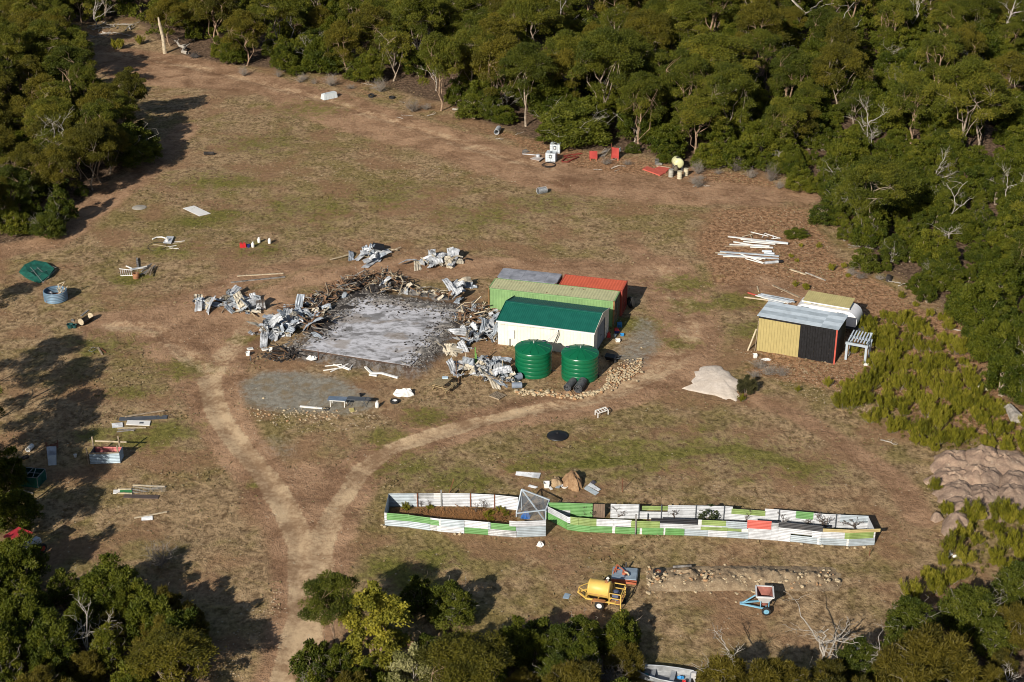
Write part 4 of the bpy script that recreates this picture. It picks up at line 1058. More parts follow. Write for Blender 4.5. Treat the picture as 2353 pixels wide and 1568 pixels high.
for x, y, u in fill(FOREST_L, 3.9, 31):
    if rg.random() < .62: k = pick(rg, (4, 2, 4, 2, 1, 4, 2, 2)); s_ = rg.uniform(.62, .88); plant('gum_tree', f'{ADJ[k]} gum tree in the tree clump at the left', 'tree', GUMS[k], (x, y, hz(x, y)), s_, None, 'gum trees of the left-hand clump')
    else: k = rg.randint(0, 4); plant('tea_tree', 'feathery olive bush in the tree clump at the left', 'bush', TEAS[k], (x, y, hz(x, y)), rg.uniform(.7, 1.0), None, 'feathery bushes of the left-hand clump', ('stems', 'crown'))
for x, y, u in fill(FOREST_L, 5, 32):
    if rg.random() < .5: plant('wattle_bush', 'dark green bush in the tree clump at the left', 'bush', ACAS[rg.randint(0, 2)], (x, y, hz(x, y)), rg.uniform(.5, .8), None, 'dark green bushes of the left-hand clump', ('stems', 'crown'))
for x, y, u in fill(THICKET_BL, 2.7, 41):
    q = rg.random()
    if q < .62: plant('tea_tree', 'feathery olive bush in the lower left thicket', 'bush', TEAS[rg.randint(0, 4)], (x, y, hz(x, y)), rg.uniform(.55, .95), None, 'feathery bushes of the lower left thicket', ('stems', 'crown'))
    elif q < .85: plant('sheoak_bush', 'bronze feathery bush in the lower left thicket', 'bush', SHEO[rg.randint(0, 1)], (x, y, hz(x, y)), rg.uniform(.5, .8), None, 'bronze bushes of the lower left thicket', ('stems', 'crown'))
    else: plant('wattle_bush', 'deep green bush in the lower left thicket', 'bush', ACAS[1], (x, y, hz(x, y)), rg.uniform(.7, 1), None, 'deep green bushes of the lower left thicket', ('stems', 'crown'))
for x, y, u in fill(THICKET_BC, 1.9, 51):
    q = rg.random(); loc = (x, y, hz(x, y)); s_ = rg.uniform(.4, .72); zone = 'of the undergrowth at the bottom middle'
    if q < .20: plant('wattle_bush', f'deep green bush {zone}', 'bush', ACAS[rg.choice((1, 2))], loc, s_, None, 'deep green bushes at the bottom middle', ('stems', 'crown'))
    elif q < .60: plant('tea_tree', f'feathery olive bush {zone}', 'bush', TEAS[rg.randint(0, 4)], loc, s_, None, 'feathery bushes at the bottom middle', ('stems', 'crown'))
    elif q < .72: plant('sheoak_bush', f'bronze feathery bush {zone}', 'bush', SHEO[rg.randint(0, 1)], loc, s_, None, 'bronze bushes at the bottom middle', ('stems', 'crown'))
    elif q < .90: plant('dry_shrub', f'grey leafless shrub {zone}', 'shrub', (TWIGS[rg.randint(0, 2)],), loc, s_ * 1.6, None, 'grey shrubs at the bottom middle', ('twigs',))
for x, y, u in fill(THICKET_BR, 2.8, 61):
    q = rg.random()
    if q < .5: plant('sheoak_bush', 'bronze feathery bush of the bottom right scrub', 'bush', SHEO[rg.randint(0, 1)], (x, y, hz(x, y)), rg.uniform(.4, .75), None, 'bronze bushes of the bottom right scrub', ('stems', 'crown'))
    elif q < .85: plant('wattle_bush', 'deep green bush of the bottom right scrub', 'bush', ACAS[rg.choice((1, 2))], (x, y, hz(x, y)), rg.uniform(.4, .75), None, 'deep green bushes of the bottom right scrub', ('stems', 'crown'))
# trees just left of the view whose shadows fall into it
for u, v, k, s_ in ((-70, 1000, 0, .85), (-60, 1075, 2, .9), (-110, 940, 1, .75), (-95, 1150, 5, .9), (-60, 1240, 0, .8), (-150, 1230, 2, .9), (-75, 1330, 3, .8), (-60, 720, 6, .6)):
    p = Q('V', u, v); plant('gum_tree', 'gum tree of the row along the left picture edge', 'tree', GUMS[k], p, s_, None, 'gum trees along the left picture edge')
for x, y, u in fill(FOREST_N, 2.5, 91, ymax=205):
    if u > 1780 and rg.random() < .75: k = rg.randint(0, 4); plant('scrub_bush', f'low {("rounded", "upright", "small", "twiggy", "spreading")[k]} scrub bush on the right hillside between the trees', 'bush', TEAS[k], (x, y, hz(x, y)), rg.uniform(.32, .62), None, 'low scrub bushes of the right hillside', ('stems', 'crown'))
# heath scrub on the right, bushes one by one where they are large
HEATHP = [[(1960, 790), (1985, 745), (2060, 720), (2130, 735), (2190, 800), (2300, 930), (2420, 1000), (2420, 1040), (2130, 1040), (2040, 990), (1930, 950), (1910, 900), (1990, 860)],
          [(2180, 1190), (2420, 1170), (2420, 1330), (2190, 1340), (2120, 1400), (2080, 1390), (2180, 1260)]]
nh = 0
for i, pg in enumerate(HEATHP):
    for x, y, u in fill(pg, 1.22 if i == 0 else 1.3, 71 + i, ymax=250):
        if rg.random() < .70 and nh < 298:
            k = rg.randint(0, 3); s_ = rg.uniform(.85, 1.6); nh += 1
            plant('heath_bush', 'knee high yellow-green heath bush on the right-hand slope', 'bush', HEATH[k], (x, y, hz(x, y)), (s_ * 1.1, s_ * 1.1, s_), None, 'heath bushes of the right-hand slope', ('stems', 'crown'))
cl = []
for i, pg in enumerate(HEATHP):
    for x, y, u in fill(pg, .62, 81 + i):
        if rg.random() < .8: h = rg.uniform(.12, .34); cl.append((x, y, hz(x, y) + h * .5, .15, .15, h, 30, rg.random()))
V4, t = leaves(cl, .24, .024, hang=1.7); kind(inst('heath_scrub', leafmesh('heath_scrub', V4, t, HEA)), 'stuff')
print('gums', cnt, 'heath', nh)
# single small plants in the clearing
for f, x, y, s_, k, lab in (('z3', 900, 1110, 1.0, 2, ''),):
    p = Q(f, x, y); plant('tussock', 'round grey-green tussock on the right shoulder of the pale sand heap', 'tussock', (bush(250, 1.5, 1.7, leafmat('grey_green_reed', (.05, .05, .02), (.085, .08, .03), (.13, .12, .055)), TWIG, nc=18, leaf=(.34, .03), dens=1.6, plume=1.2, stems=3, hang=.8)), p, 1.0, .2, None, ('stems', 'crown'))
for i, (f, x, y, s_, w) in enumerate((('z3', 1030, 880, .9, 1.3), ('z3', 1120, 940, 1.1, 1.6), ('z3', 1240, 950, .8, 1.2), ('z3', 980, 960, .7, 1.2))):
    plant('dry_shrub', 'brown dead brushwood between the sand heap and the lean-to shed', 'shrub', (TWIGS[i % 2],), Q(f, x, y), (w, w, s_), None, 'brushwood between sand heap and lean-to', ('twigs',))
TW_SPOTS = [('m1', 2130, 700), ('m1', 2220, 640), ('m1', 2180, 740), ('m1', 1100, 470), ('m1', 1350, 470), ('t2', 1180, 960), ('t2', 1290, 940), ('t2', 330, 720), ('t2', 480, 740), ('t2', 240, 690), ('t2', 650, 760), ('t2', 900, 790), ('t2', 1500, 880), ('t4', 230, 1330), ('t4', 60, 1330), ('r1', 950, 890), ('r1', 870, 860), ('t3', 1480, 1490), ('t3', 1790, 1450), ('t3', 1660, 1440),
            ('r1', 180, 60), ('r1', 250, 120), ('r1', 1120, 900), ('V', 1690, 395), ('V', 1725, 410), ('V', 1650, 400), ('V', 560, 175), ('V', 640, 178), ('V', 690, 190), ('V', 370, 1300), ('V', 420, 1420)]
for i, (f, x, y) in enumerate(TW_SPOTS):
    w = rg.uniform(.9, 1.5); plant('dry_shrub', 'low grey leafless shrub along the forest edge', 'shrub', (TWIGS[i % 3],), Q(f, x, y), (w, w, rg.uniform(.6, 1.1)), None, 'grey shrubs along the forest edge', ('twigs',))
for i, (f, x, y, s_) in enumerate((('z3', 1670, 1050, .8), ('z3', 2100, 1020, .9), ('z3', 1870, 1180, .9), ('z3', 1760, 1170, .7), ('z3', 1390, 1100, .5), ('z3', 2110, 880, .9), ('z3', 1950, 520, 1.1), ('z3', 2080, 480, 1.2), ('z3', 1920, 740, .8), ('z3', 2180, 700, 1.5), ('z3', 2240, 600, 1.2), ('z3', 1470, 140, .7), ('z3', 860, 1190, .6), ('r1', 440, 620, .5), ('r1', 590, 630, .5), ('r1', 350, 710, .5), ('r1', 400, 750, .4), ('r1', 480, 970, .6), ('r1', 390, 960, .5), ('r1', 840, 880, .5), ('r1', 700, 820, .7), ('r1', 800, 800, .7), ('r1', 1300, 1060, .6), ('r1', 1420, 1130, .6), ('r1', 1540, 1220, .8), ('r1', 1640, 1250, 1.0), ('r1', 1700, 1330, 1.0), ('r1', 1390, 1310, 1.1), ('r1', 1170, 1480, 1.3), ('r1', 1200, 1280, .7), ('r2', 1320, 1510, 1.3), ('r2', 1650, 1540, 1.5), ('r2', 1080, 1460, .9), ('r2', 1560, 1050, .4), ('r2', 980, 1260, .9), ('t1', 1010, 420, 1.8), ('t1', 1200, 380, 1.3), ('b4', 1680, 130, 1.0))):
    p = Q(f, x, y); plant('heath_bush', 'small scattered heath bush on bare ground around the lean-to shed and slope', 'bush', HEATH[i % 4], p, s_ * 1.15, None, 'scattered small heath bushes', ('stems', 'crown'))
# ---- grass, as one mass of short blades over the open ground
DRY = leafmat('dry_grass_blades', (.15, .12, .05), (.26, .195, .105), (.36, .28, .17), .3)
def grass():
    N = 90000; r = np.random.RandomState(3)
    v_ = r.uniform(0, 1, N) ** .8; y = 88 + v_ * 130; x = r.uniform(-1, 1, N) * (y * .36 + 4)
    a = fbm(x * .16, y * .22, 77); keep = (a > .50) | ((a > .42) & (r.rand(N) < .25))
    for pl, hw in TRACKS: keep &= dline(x, y, wl(pl)) > hw * 1.7
    for pg in GRAV: keep &= sdf(x, y, wl(pg)) > .3
    keep &= sdf(x, y, SLW) > 3.2
    for pg in DIRT: keep &= (sdf(x, y, wl(pg)) > .5) | (r.rand(N) < .15)
    for pl, hw in FAINT: keep &= (dline(x, y, wl(pl)) > hw) | (r.rand(N) < .2)
    for pg in (FOREST_N, FOREST_L): keep &= sdf(x, y, wl(pg)) > -2
    x, y = x[keep], y[keep]; n = len(x); z = hf(x, y) - .02
    g = np.zeros(n)
    for u, v, rr in GREENS:
        p = flat(u, v); g = np.maximum(g, np.exp(-(((x - p.x) / (rr * 1.3)) ** 2 + ((y - p.y) / rr) ** 2)))
    P = np.stack([x, y, z], 1); an = r.uniform(0, 6.28, n); h = r.uniform(.03, .09, n) * (1 + .7 * (vnoise(x * .3, y * .3, 9) > .62))
    w = np.stack([np.cos(an), np.sin(an), np.zeros(n)], 1) * r.uniform(.05, .13, n)[:, None]
    tip = P + np.stack([r.normal(0, .07, n), r.normal(0, .07, n), h], 1)
    V4 = np.stack([P - w, P + w, tip + w * .7, tip - w * .7], 1).reshape(-1, 3)
    return V4, np.repeat(np.clip(r.uniform(.1, 1, n) - g * .5, 0, 1), 4)
V4, t = grass()
kind(inst('dry_grass', leafmesh('dry_grass', V4, t, DRY)), 'stuff')
# loose stone chips
m = MB(); r_ = random.Random(8)
def chips(poly, n, s0, s1, mb):
    pl = wl(poly); x0, y0_ = pl.min(0); x1, y1 = pl.max(0); k = 0
    while k < n:
        x, y = r_.uniform(x0, x1), r_.uniform(y0_, y1)
        if inside(np.array([x]), np.array([y]), pl)[0]:
            s_ = s0 + (s1 - s0) * r_.random() ** 2.5; z = hz(x, y); c = Vector((x, y, z + s_ * .25)); k += 1
            q = [Vector((r_.uniform(.6, 1) * math.cos(a) * s_, r_.uniform(.6, 1) * math.sin(a) * s_, 0)) for a in (0, 1.6, 3.1, 4.7)]
            mb.add([c + v for v in q] + [c + Vector((0, 0, s_ * .55)), c - Vector((0, 0, s_ * .5))], [(0, 1, 4), (1, 2, 4), (2, 3, 4), (3, 0, 4), (1, 0, 5), (2, 1, 5), (3, 2, 5), (0, 3, 5)])
chips([(0, 600), (300, 480), (420, 250), (800, 280), (1200, 410), (1900, 480), (2000, 1200), (2000, 1420), (1200, 1330), (300, 1280), (0, 1000)], 1700, .03, .085, m)
chips([(1680, 800), (1950, 790), (2050, 840), (2000, 950), (1850, 920), (1740, 850)], 1000, .04, .12, m)
chips([(1640, 500), (1830, 480), (1960, 600), (2100, 700), (1900, 720), (1720, 650)], 700, .04, .11, m)
chips([(480, 1480), (560, 1440), (640, 1350), (660, 1400), (560, 1560), (470, 1560)], 260, .04, .11, m)
chips([(560, 935), (880, 950), (880, 985), (700, 1000), (580, 965)], 260, .05, .15, m)
chips([(560, 370), (1100, 380), (1200, 420), (700, 420)], 200, .06, .16, m)
kind(m.build('stone_chips', paint('pale_stone', (.36, .285, .19), .9, var=.2, dirt=.4, dirtcol=(.22, .15, .09), scale=.6)), 'stuff')
# ================================================================== LOOSE OBJECTS
rg = random.Random(77)
SHEETW = paint('burnt_white_iron', (.48, .50, .53), .5, .15, var=.24, dirt=.75, dirtcol=(.17, .16, .14), scale=1.6)
SHEETC = paint('burnt_cream_iron', (.50, .45, .36), .6, .1, var=.15, dirt=.5, dirtcol=(.28, .20, .12), scale=1.2)
SHEETG = paint('burnt_grey_iron', (.33, .37, .42), .5, .2, var=.2, dirt=.4, dirtcol=(.15, .15, .16), scale=1.2)
SHEETR = paint('burnt_rust_iron', (.185, .105, .058), .8, var=.3, dirt=.6, dirtcol=(.07, .05, .035), scale=1.5)
CHAR = paint('charred_timber', (.035, .03, .028), .9, var=.3, dirt=.4, dirtcol=(.12, .11, .10), scale=2)
ASHB = paint('ash_grey_metal', (.22, .205, .19), .8, var=.35, dirt=.5, dirtcol=(.09, .08, .07), scale=2)
SOIL = paint('bank_soil', (.12, .08, .058), .95, var=.25, dirt=.5, dirtcol=(.07, .05, .035), scale=1.2)
STONE = paint('yellow_stone', (.46, .37, .24), .9, var=.2, dirt=.35, dirtcol=(.24, .17, .10), scale=1.5)
STONEO = paint('orange_stone', (.42, .25, .13), .9, var=.2, dirt=.35, dirtcol=(.2, .12, .07), scale=1.5)

def crumple(seed, L, Wd, folds, mat):
    """one bent and buckled roofing sheet"""
    r = random.Random(seed); nx, ny = 13, 7; pts = []; ang = 0; p = Vector((0, 0)); line = [p.copy()]
    for i in range(1, nx):
        if r.random() < folds: ang += r.uniform(-1.25, 1.25)
        else: ang += r.uniform(-.2, .2)
        p = p + Vector((math.cos(ang), math.sin(ang))) * (L / (nx - 1)); line.append(p.copy())
    tw = r.uniform(-.7, .7); curl = r.uniform(-.5, .5); skew = r.uniform(-.25, .25)
    vs = []
    for i, q in enumerate(line):
        t = i / (nx - 1) - .5; c, s_ = math.cos(tw * t), math.sin(tw * t)
        for j in range(ny):
            w = (j / (ny - 1) - .5) * Wd; o = (.03 if j % 2 else -.03) + curl * w * w * .9 / Wd + r.gauss(0, .025) + .04 * math.sin(i * 1.3 + seed) * math.sin(j * .9)
            y, z = w * c - o * s_, w * s_ + o * c
            vs.append((q.x - L * .4 + skew * y, y, q.y + z))
    fs = [[i * ny + j, i * ny + j + 1, (i + 1) * ny + j + 1, (i + 1) * ny + j] for i in range(nx - 1) for j in range(ny - 1)]
    m = MB(); m.add(vs, fs); return m.mesh('iron_sheet', mat)
CR = {}
for nm, mt in (('w', SHEETW), ('c', SHEETC), ('g', SHEETG), ('r', SHEETR)):
    CR[nm] = [crumple(900 + i, (1.5, 2.2, 2.8, 3.3, 1.3, 2.4)[i], (.6, .7, .66, .58, .7, .5)[i], (.36, .3, .24, .2, .4, .28)[i], mt) for i in range(6)]
def stick(seed, L, w, mat, bend=.1):
    r = random.Random(seed); m = MB(); pts = [Vector((-L / 2, 0, 0)), Vector((0, r.uniform(-bend, bend) * L, r.uniform(0, bend) * L)), Vector((L / 2, 0, 0))]
    m.tube(pts, [w, w, w * .85], 4, True, False); return m.mesh('burnt_beam', mat)
ST = {nm: [stick(940 + i, (1.0, 1.5, 2.1, 2.7, 1.8)[i], (.04, .05, .055, .06, .035)[i], mt, .12) for i in range(5)] for nm, mt in (('char', CHAR), ('rust', SHEETR), ('wood', WOOD), ('pale', PALEWOOD), ('ash', ASHB))}
def heap(name, label, cat, pts, hgt, nsheet, kinds, nbeam=0, beams=(), r0=1.0, mound=None, tilt=.45, s0=.85, s1=1.35, spread=.9, group=None):
    """sheets and beams scattered over a mound whose outline runs through ground points pts (a line of blobs: point, radius)"""
    c = centre([p for p, _ in pts]); c.z = hz(c.x, c.y); t = T(name, label, cat, c, 0, group)
    def spot():
        p, r = rg.choices(pts, [q[1] ** 2 for q in pts])[0]; a = rg.uniform(0, 6.28); q = math.sqrt(rg.random()) * spread
        x, y = p.x + math.cos(a) * q * r, p.y + math.sin(a) * q * r * .9
        return Vector((x, y, hz(x, y) + hgt * max(0, 1 - q * q) * rg.uniform(.25, 1.0)))
    if mound:
        for p, r in pts:
            m = MB(); n = 18; ri = [(0, 1), (.35, .86), (.7, .42), (1.0, -.12)]; vs = []; fs = []
            for q, hh in ri:
                for j in range(n):
                    a = 2 * math.pi * j / n; rr = r * q * rg.uniform(.85, 1.15); x, y = p.x + math.cos(a) * rr, p.y + math.sin(a) * rr * .9
                    vs.append((x, y, hz(x, y) + hgt * .62 * (hh * rg.uniform(.75, 1.1) if q < 1 else -.15)))
            for i in range(3):
                for j in range(n): k = (j + 1) % n; fs.append([i * n + j, (i + 1) * n + j, (i + 1) * n + k, i * n + k])
            m.add(vs, fs); m.build('rubble_bed', mound, t)
    for i in range(nsheet):
        k = rg.choice(kinds); me = rg.choice(CR[k]); p = spot(); s_ = rg.uniform(s0, s1)
        inst('iron_sheet', me, t, p - c + Vector((0, 0, .08)), (rg.gauss(0, tilt), rg.gauss(0, tilt), rg.uniform(0, 6.28)), s_)
    for i in range(nbeam):
        k = rg.choice(beams); me = rg.choice(ST[k]); p = spot()
        inst('burnt_beam', me, t, p - c + Vector((0, 0, .12)), (rg.uniform(0, 6.28), rg.gauss(0, .35), rg.uniform(0, 6.28)), (rg.uniform(.7, 1.2), 1, 1))
    return t
G1 = lambda x, y, r: (Q('z1', x, y), r)
heap('scrap_heap', 'heap of crumpled white iron sheets on the dirt, far left of the slab', 'scrap heap', [(Q('l1', 1700, 690), .9), (Q('l1', 1850, 720), 1.4), (Q('l1', 2000, 660), 1.5), (Q('l1', 2090, 730), 1.5), (Q('l1', 2180, 700), 1.2)], .95, 46, 'wwwggc', 4, ('wood', 'pale'))
heap('scrap_heap', 'heap of bent white sheets with a black panel, directly behind the burnt slab', 'scrap heap', [G1(1180, 170, 1.5), G1(1290, 150, 1.5), G1(1240, 215, 1.0)], .7, 16, 'wwwg', 4, ('pale',))
heap('scrap_heap', 'heap of crumpled cream and white sheets behind the slab, nearest the containers', 'scrap heap', [G1(1700, 230, 1.0), G1(1820, 225, 1.5), G1(1900, 235, 1.4), G1(1960, 205, .9)], .85, 28, 'wwwcc', 3, ('pale',))
heap('scrap_heap', 'curled cream sheets at the back right corner of the slab, beside the green container', 'scrap heap', [G1(1960, 480, 1.2), G1(2020, 450, 1.2), G1(1990, 540, .9)], .95, 12, 'wcwg', 2, ('pale',))
heap('scrap_heap', 'white sheet heap at the front left corner of the burnt slab', 'scrap heap', [G1(330, 840, 1.0), G1(430, 800, 1.5), G1(530, 800, 1.7), G1(600, 740, 1.5), G1(650, 690, 1.0)], 1.15, 48, 'wwwggc', 8, ('ash', 'wood'))
heap('debris_bank', 'long bank of rusty burnt beams and iron along the left side of the slab', 'debris', [G1(560, 680, 1.1), G1(700, 640, 1.7), G1(790, 640, 1.5), G1(840, 560, 1.7), G1(930, 500, 1.6), G1(820, 740, 1.3), G1(740, 800, 1.0), G1(1010, 480, 1.4)], 1.1, 62, 'rrrcrg', 150, ('rust', 'char', 'wood', 'rust', 'ash'), mound=CHAR, s0=.4, s1=.85)
heap('debris_bank', 'tangled bank of pale beams and rusty iron along the back of the slab', 'debris', [G1(1090, 430, 1.4), G1(1200, 400, 1.7), G1(1320, 390, 1.8), G1(1420, 420, 1.5), G1(1280, 460, 1.4), G1(1500, 450, 1.0)], 1.15, 30, 'rrcrw', 170, ('rust', 'wood', 'pale', 'char', 'rust', 'ash'), mound=CHAR, s0=.4, s1=.8)
heap('debris_bank', 'broken rust-red bricks and ash at the back right of the slab', 'debris', [G1(1640, 480, 1.2), G1(1740, 490, 1.3), G1(1840, 520, 1.1), G1(1560, 470, .9)], .5, 16, 'rrcw', 26, ('rust', 'ash', 'pale'), mound=ASHB, s0=.4, s1=.7)
heap('debris_bank', 'burnt sheet and beam debris between the slab and the cream shed', 'debris', [G1(2120, 640, 1.2), G1(2200, 660, 1.3), G1(2050, 760, 1.4), G1(2150, 760, 1.6), G1(2260, 700, 1.1), G1(2080, 690, 1.0)], .85, 36, 'wwcrrg', 110, ('rust', 'wood', 'pale', 'ash'), mound=CHAR, s0=.45, s1=.9)
heap('scrap_heap', 'heap of grey-white iron leaning by the left end of the cream shed', 'scrap heap', [G1(2090, 880, 1.1), G1(2180, 850, 1.5), G1(2270, 850, 1.4), G1(2210, 790, 1.2), G1(2300, 780, 1.0)], 1.05, 40, 'wwggc', 10, ('ash', 'wood'))
heap('scrap_heap', 'large heap of long bent sheets left of the green tanks, beside the picnic table', 'scrap heap', [(Q('z2', 440, 1060), 1.1), (Q('z2', 560, 1040), 1.4), (Q('z2', 700, 1020), 1.6), (Q('z2', 760, 1100), 1.5), (Q('z2', 840, 1120), 1.3), (Q('z2', 700, 930), 1.2)], 1.15, 40, 'wgcwcg', 16, ('wood', 'rust', 'pale'), s0=.9, s1=1.45)
heap('scrap_heap', 'two curled brown and white sheets on bare soil between slab and tanks', 'scrap heap', [(Q('z2', 340, 850), .6), (Q('z2', 480, 840), .7)], .4, 7, 'ccw', 0, ())
# ash rubble along the slab edge: uncountable small chunks
m = MB()
def rub(n, ax, bx, s0, s1):
    for i in range(n):
        a, b = ax(), bx(); p = slab_pt(a, b); s_ = rg.uniform(s0, s1); z = max(hz(p.x, p.y), PADZ + .02 if 0 < a < SL_W and 0 < b < SL_D else -9)
        m.stone((p.x, p.y, z + s_ * .2), s_, rg, .6)
rub(700, lambda: SL_W + rg.gauss(.1, .55), lambda: rg.uniform(-.2, SL_D), .03, .12)
rub(600, lambda: rg.uniform(0, SL_W), lambda: SL_D + rg.gauss(-.2, .8), .03, .12)
rub(600, lambda: rg.gauss(.1, .7), lambda: rg.uniform(2, SL_D), .03, .12)
rub(130, lambda: rg.uniform(-2.2, .4), lambda: rg.gauss(.2, .8), .05, .15)
kind(m.build('ash_rubble', ASHB), 'stuff')
m = MB()
rub(160, lambda: SL_W - abs(rg.gauss(0, .9)), lambda: rg.uniform(.3, SL_D), .03, .13)
rub(170, lambda: rg.uniform(0, SL_W), lambda: SL_D - abs(rg.gauss(0, 1.3)), .03, .14)
rub(150, lambda: abs(rg.gauss(0, 1.0)), lambda: rg.uniform(1, SL_D), .03, .13)
kind(m.build('black_cinders', CHAR), 'stuff')
for k in range(16):   # low drifts of ash lying over the slab edges
    e = k % 3; a, b = ((SL_W - .2, rg.uniform(.8, SL_D)), (rg.uniform(0, SL_W), SL_D - .4), (.3, rg.uniform(3, SL_D)))[e]; c = slab_pt(a, b); n = 14; r1, r2 = rg.uniform(.6, 1.5), rg.uniform(.5, 1.0); m = MB()
    ring = [Vector((c.x + math.cos(i / n * 6.283) * r1 * rg.uniform(.6, 1.2), c.y + math.sin(i / n * 6.283) * r2 * rg.uniform(.6, 1.2), 0)) for i in range(n)]; zt = PADZ + .01
    m.add([v + Vector((0, 0, zt - .12)) for v in ring] + [c.lerp(v, .5) * 1.0 + Vector((0, 0, zt + rg.uniform(.05, .14) - c.lerp(v, .5).z)) for v in ring] + [Vector((c.x, c.y, zt + .14))], [[i, (i + 1) % n, n + (i + 1) % n, n + i] for i in range(n)] + [[n + i, n + (i + 1) % n, 2 * n] for i in range(n)])
    tag(m.build('ash_drift', (ASHB, ASHB, CHAR)[k % 3 if e else 0], loc=c), ('grey', 'grey', 'black')[k % 3 if e else 0] + ' ash drift lying over the ' + ('right', 'back', 'left')[e] + ' edge of the burnt slab', 'ash drift', 'ash drifts on the slab edges')
m = MB()   # black cinders
for i in range(260):
    p = Q('z1', rg.gauss(480, 70), rg.gauss(1010, 22)); s_ = rg.uniform(.05, .16); m.stone((p.x, p.y, p.z + s_ * .2), s_, rg, .6)
kind(m.build('cinder_litter', CHAR), 'stuff')
heap('charred_pile', 'charred black sticks in front of the slab left corner', 'charred pile', [G1(470, 1010, .9), G1(540, 1020, .8)], .2, 0, '', 26, ('char', 'char', 'rust'))
# soil bank at the slab front
m = MB(); N_ = 60; vs = []; fs = []
for i in range(N_ + 1):
    t_ = i / N_
    for j, (b, z) in enumerate(((-.02, PADZ + .0), (-.22, PADZ - .12), (-.42, PADZ * .35), (-.75, -.08))):
        p = slab_pt(-.3 + (SL_W + .5) * t_, b - rg.uniform(0, .28) * (j > 0)); vs.append((p.x, p.y, (z if j < 3 else hz(p.x, p.y - .2) - .15) + rg.uniform(-.05, .05) * (j > 0)))
for i in range(N_):
    for j in range(3): k = i * 4 + j; fs.append([k, k + 1, k + 5, k + 4])
m.add(vs, fs); kind(m.build('earth_bank', SOIL), 'structure')

# ---------------------------------------------------------------- small builders
def plank(name, label, cat, f, a, b, w=.12, h=.05, mat=None, dz=.03, group=None, tube=False):
    p, q = Q(f, *a), Q(f, *b); m = MB(); p = p + Vector((0, 0, dz)); q = q + Vector((0, 0, dz))
    if tube: m.tube([p, q], w, 8)
    else: m.beam(p, q, w, h)
    return tag(m.build(name, mat or WOOD, loc=p), label, cat, group)
def board(name, label, cat, f, cs, mat, th=.03, dz=.03, group=None):
    """flat board or plain sheet with ground corners cs given anticlockwise from the near left"""
    c = [Q(f, *q) + Vector((0, 0, dz)) for q in cs]; m = MB(); m.plate(c, th); return tag(m.build(name, mat, loc=c[0]), label, cat, group)
def ribsheet(name, label, f, cs, mat, n=9, dz=.05, group=None, cat='iron sheet'):
    c = [Q(f, *q) + Vector((0, 0, dz)) for q in cs]; m = MB(); m.corr(c[0], c[1], c[2], c[3], n, .022, .012); return tag(m.build(name, mat, loc=c[0]), label, cat, group)
def lying(name, label, cat, f, a, b, r, mat, n=14, parts=None, hollow=False, group=None):
    """cylinder lying on the ground from a to b (ground pixels of its axis)"""
    p, q = Q(f, *a) + Vector((0, 0, r)), Q(f, *b) + Vector((0, 0, r)); m = MB()
    if hollow:
        d = (q - p); M_ = Matrix.Translation(p) @ d.to_track_quat('Z', 'Y').to_matrix().to_4x4(); L = d.length
        m.lathe([(r, 0), (r, L), (r * .86, L), (r * .86, 0), (r, 0)], n, M_, closed=True)
    else: m.tube([p, p.lerp(q, .5), q], r, n)
    return tag(m.build(name, mat, loc=p), label, cat, group)
def tyre(name, label, loc, R=.34, w=.2, rot=None, rim=None, group=None):
    M_ = Matrix.Translation(loc) @ (rot or Matrix.Identity(4)); t = T(name, label, 'tyre', loc, 0, group)
    m = MB(); m.lathe([(R * .58, -w * .42), (R * .82, -w * .5), (R, -w * .36), (R, w * .36), (R * .82, w * .5), (R * .58, w * .42), (R * .55, 0), (R * .58, -w * .42)], 22, M_, closed=True); m.build('tread', RUBBER, t)
    if rim: m = MB(); m.lathe([(0, -w * .1), (R * .2, -w * .1), (R * .3, w * .15), (R * .56, w * .3), (R * .57, -w * .3), (R * .3, -w * .25), (0, -w * .25)], 18, M_); m.build('rim', rim, t)
    return t
RX = Matrix.Rotation(math.pi / 2, 4, 'X')
def bottle(label, p, s_=1.0, mat=None, group=None):
    t = T('gas_bottle', label, 'gas bottle', p, 0, group); R = .17 * s_; m = MB(); m.lathe([(R * .8, 0), (R, .05), (R, .36 * s_), (R * .85, .45 * s_), (R * .4, .5 * s_), (0, .51 * s_)], 14, Matrix.Translation(p)); m.build('cylinder_body', mat or PVC, t)
    m = MB(); m.lathe([(R * .55, .47 * s_), (R * .55, .6 * s_), (R * .5, .6 * s_), (R * .5, .47 * s_)], 12, Matrix.Translation(p), closed=True); m.build('collar', mat or PVC, t); m = MB(); m.tube([p + Vector((0, 0, .5 * s_)), p + Vector((0, 0, .57 * s_))], .025, 6); m.build('valve', DKGREY, t); return t
def tub(name, label, cat, p, r, h, mat, square=False, r2=None):
    r2 = r2 or r * .8; m = MB(); n = 4 if square else 16; Z = Matrix.Rotation(.78 if square else 0, 4, 'Z')
    m.lathe([(r2, 0), (r, h), (r * 1.08, h), (r * 1.08, h + .02), (r * .94, h + .02), (r2 * .93, .03), (0, .03)], n, Matrix.Translation(p) @ Z, smooth=not square); return tag(m.build(name, mat, loc=p), label, cat)
REDPL = paint('red_plastic', (.50, .025, .03), .4, var=.05, dirt=.1); BLUEPL = paint('blue_plastic', (.03, .22, .50), .4, var=.05, dirt=.1); NAVY = paint('navy_plastic', (.02, .03, .16), .4)
MESHG = paint('grey_wire_roll', (.11, .115, .125), .7, .2, var=.25, dirt=.3, scale=5)
GREENPOST = paint('lime_painted_timber', (.15, .32, .07), .7, var=.15)

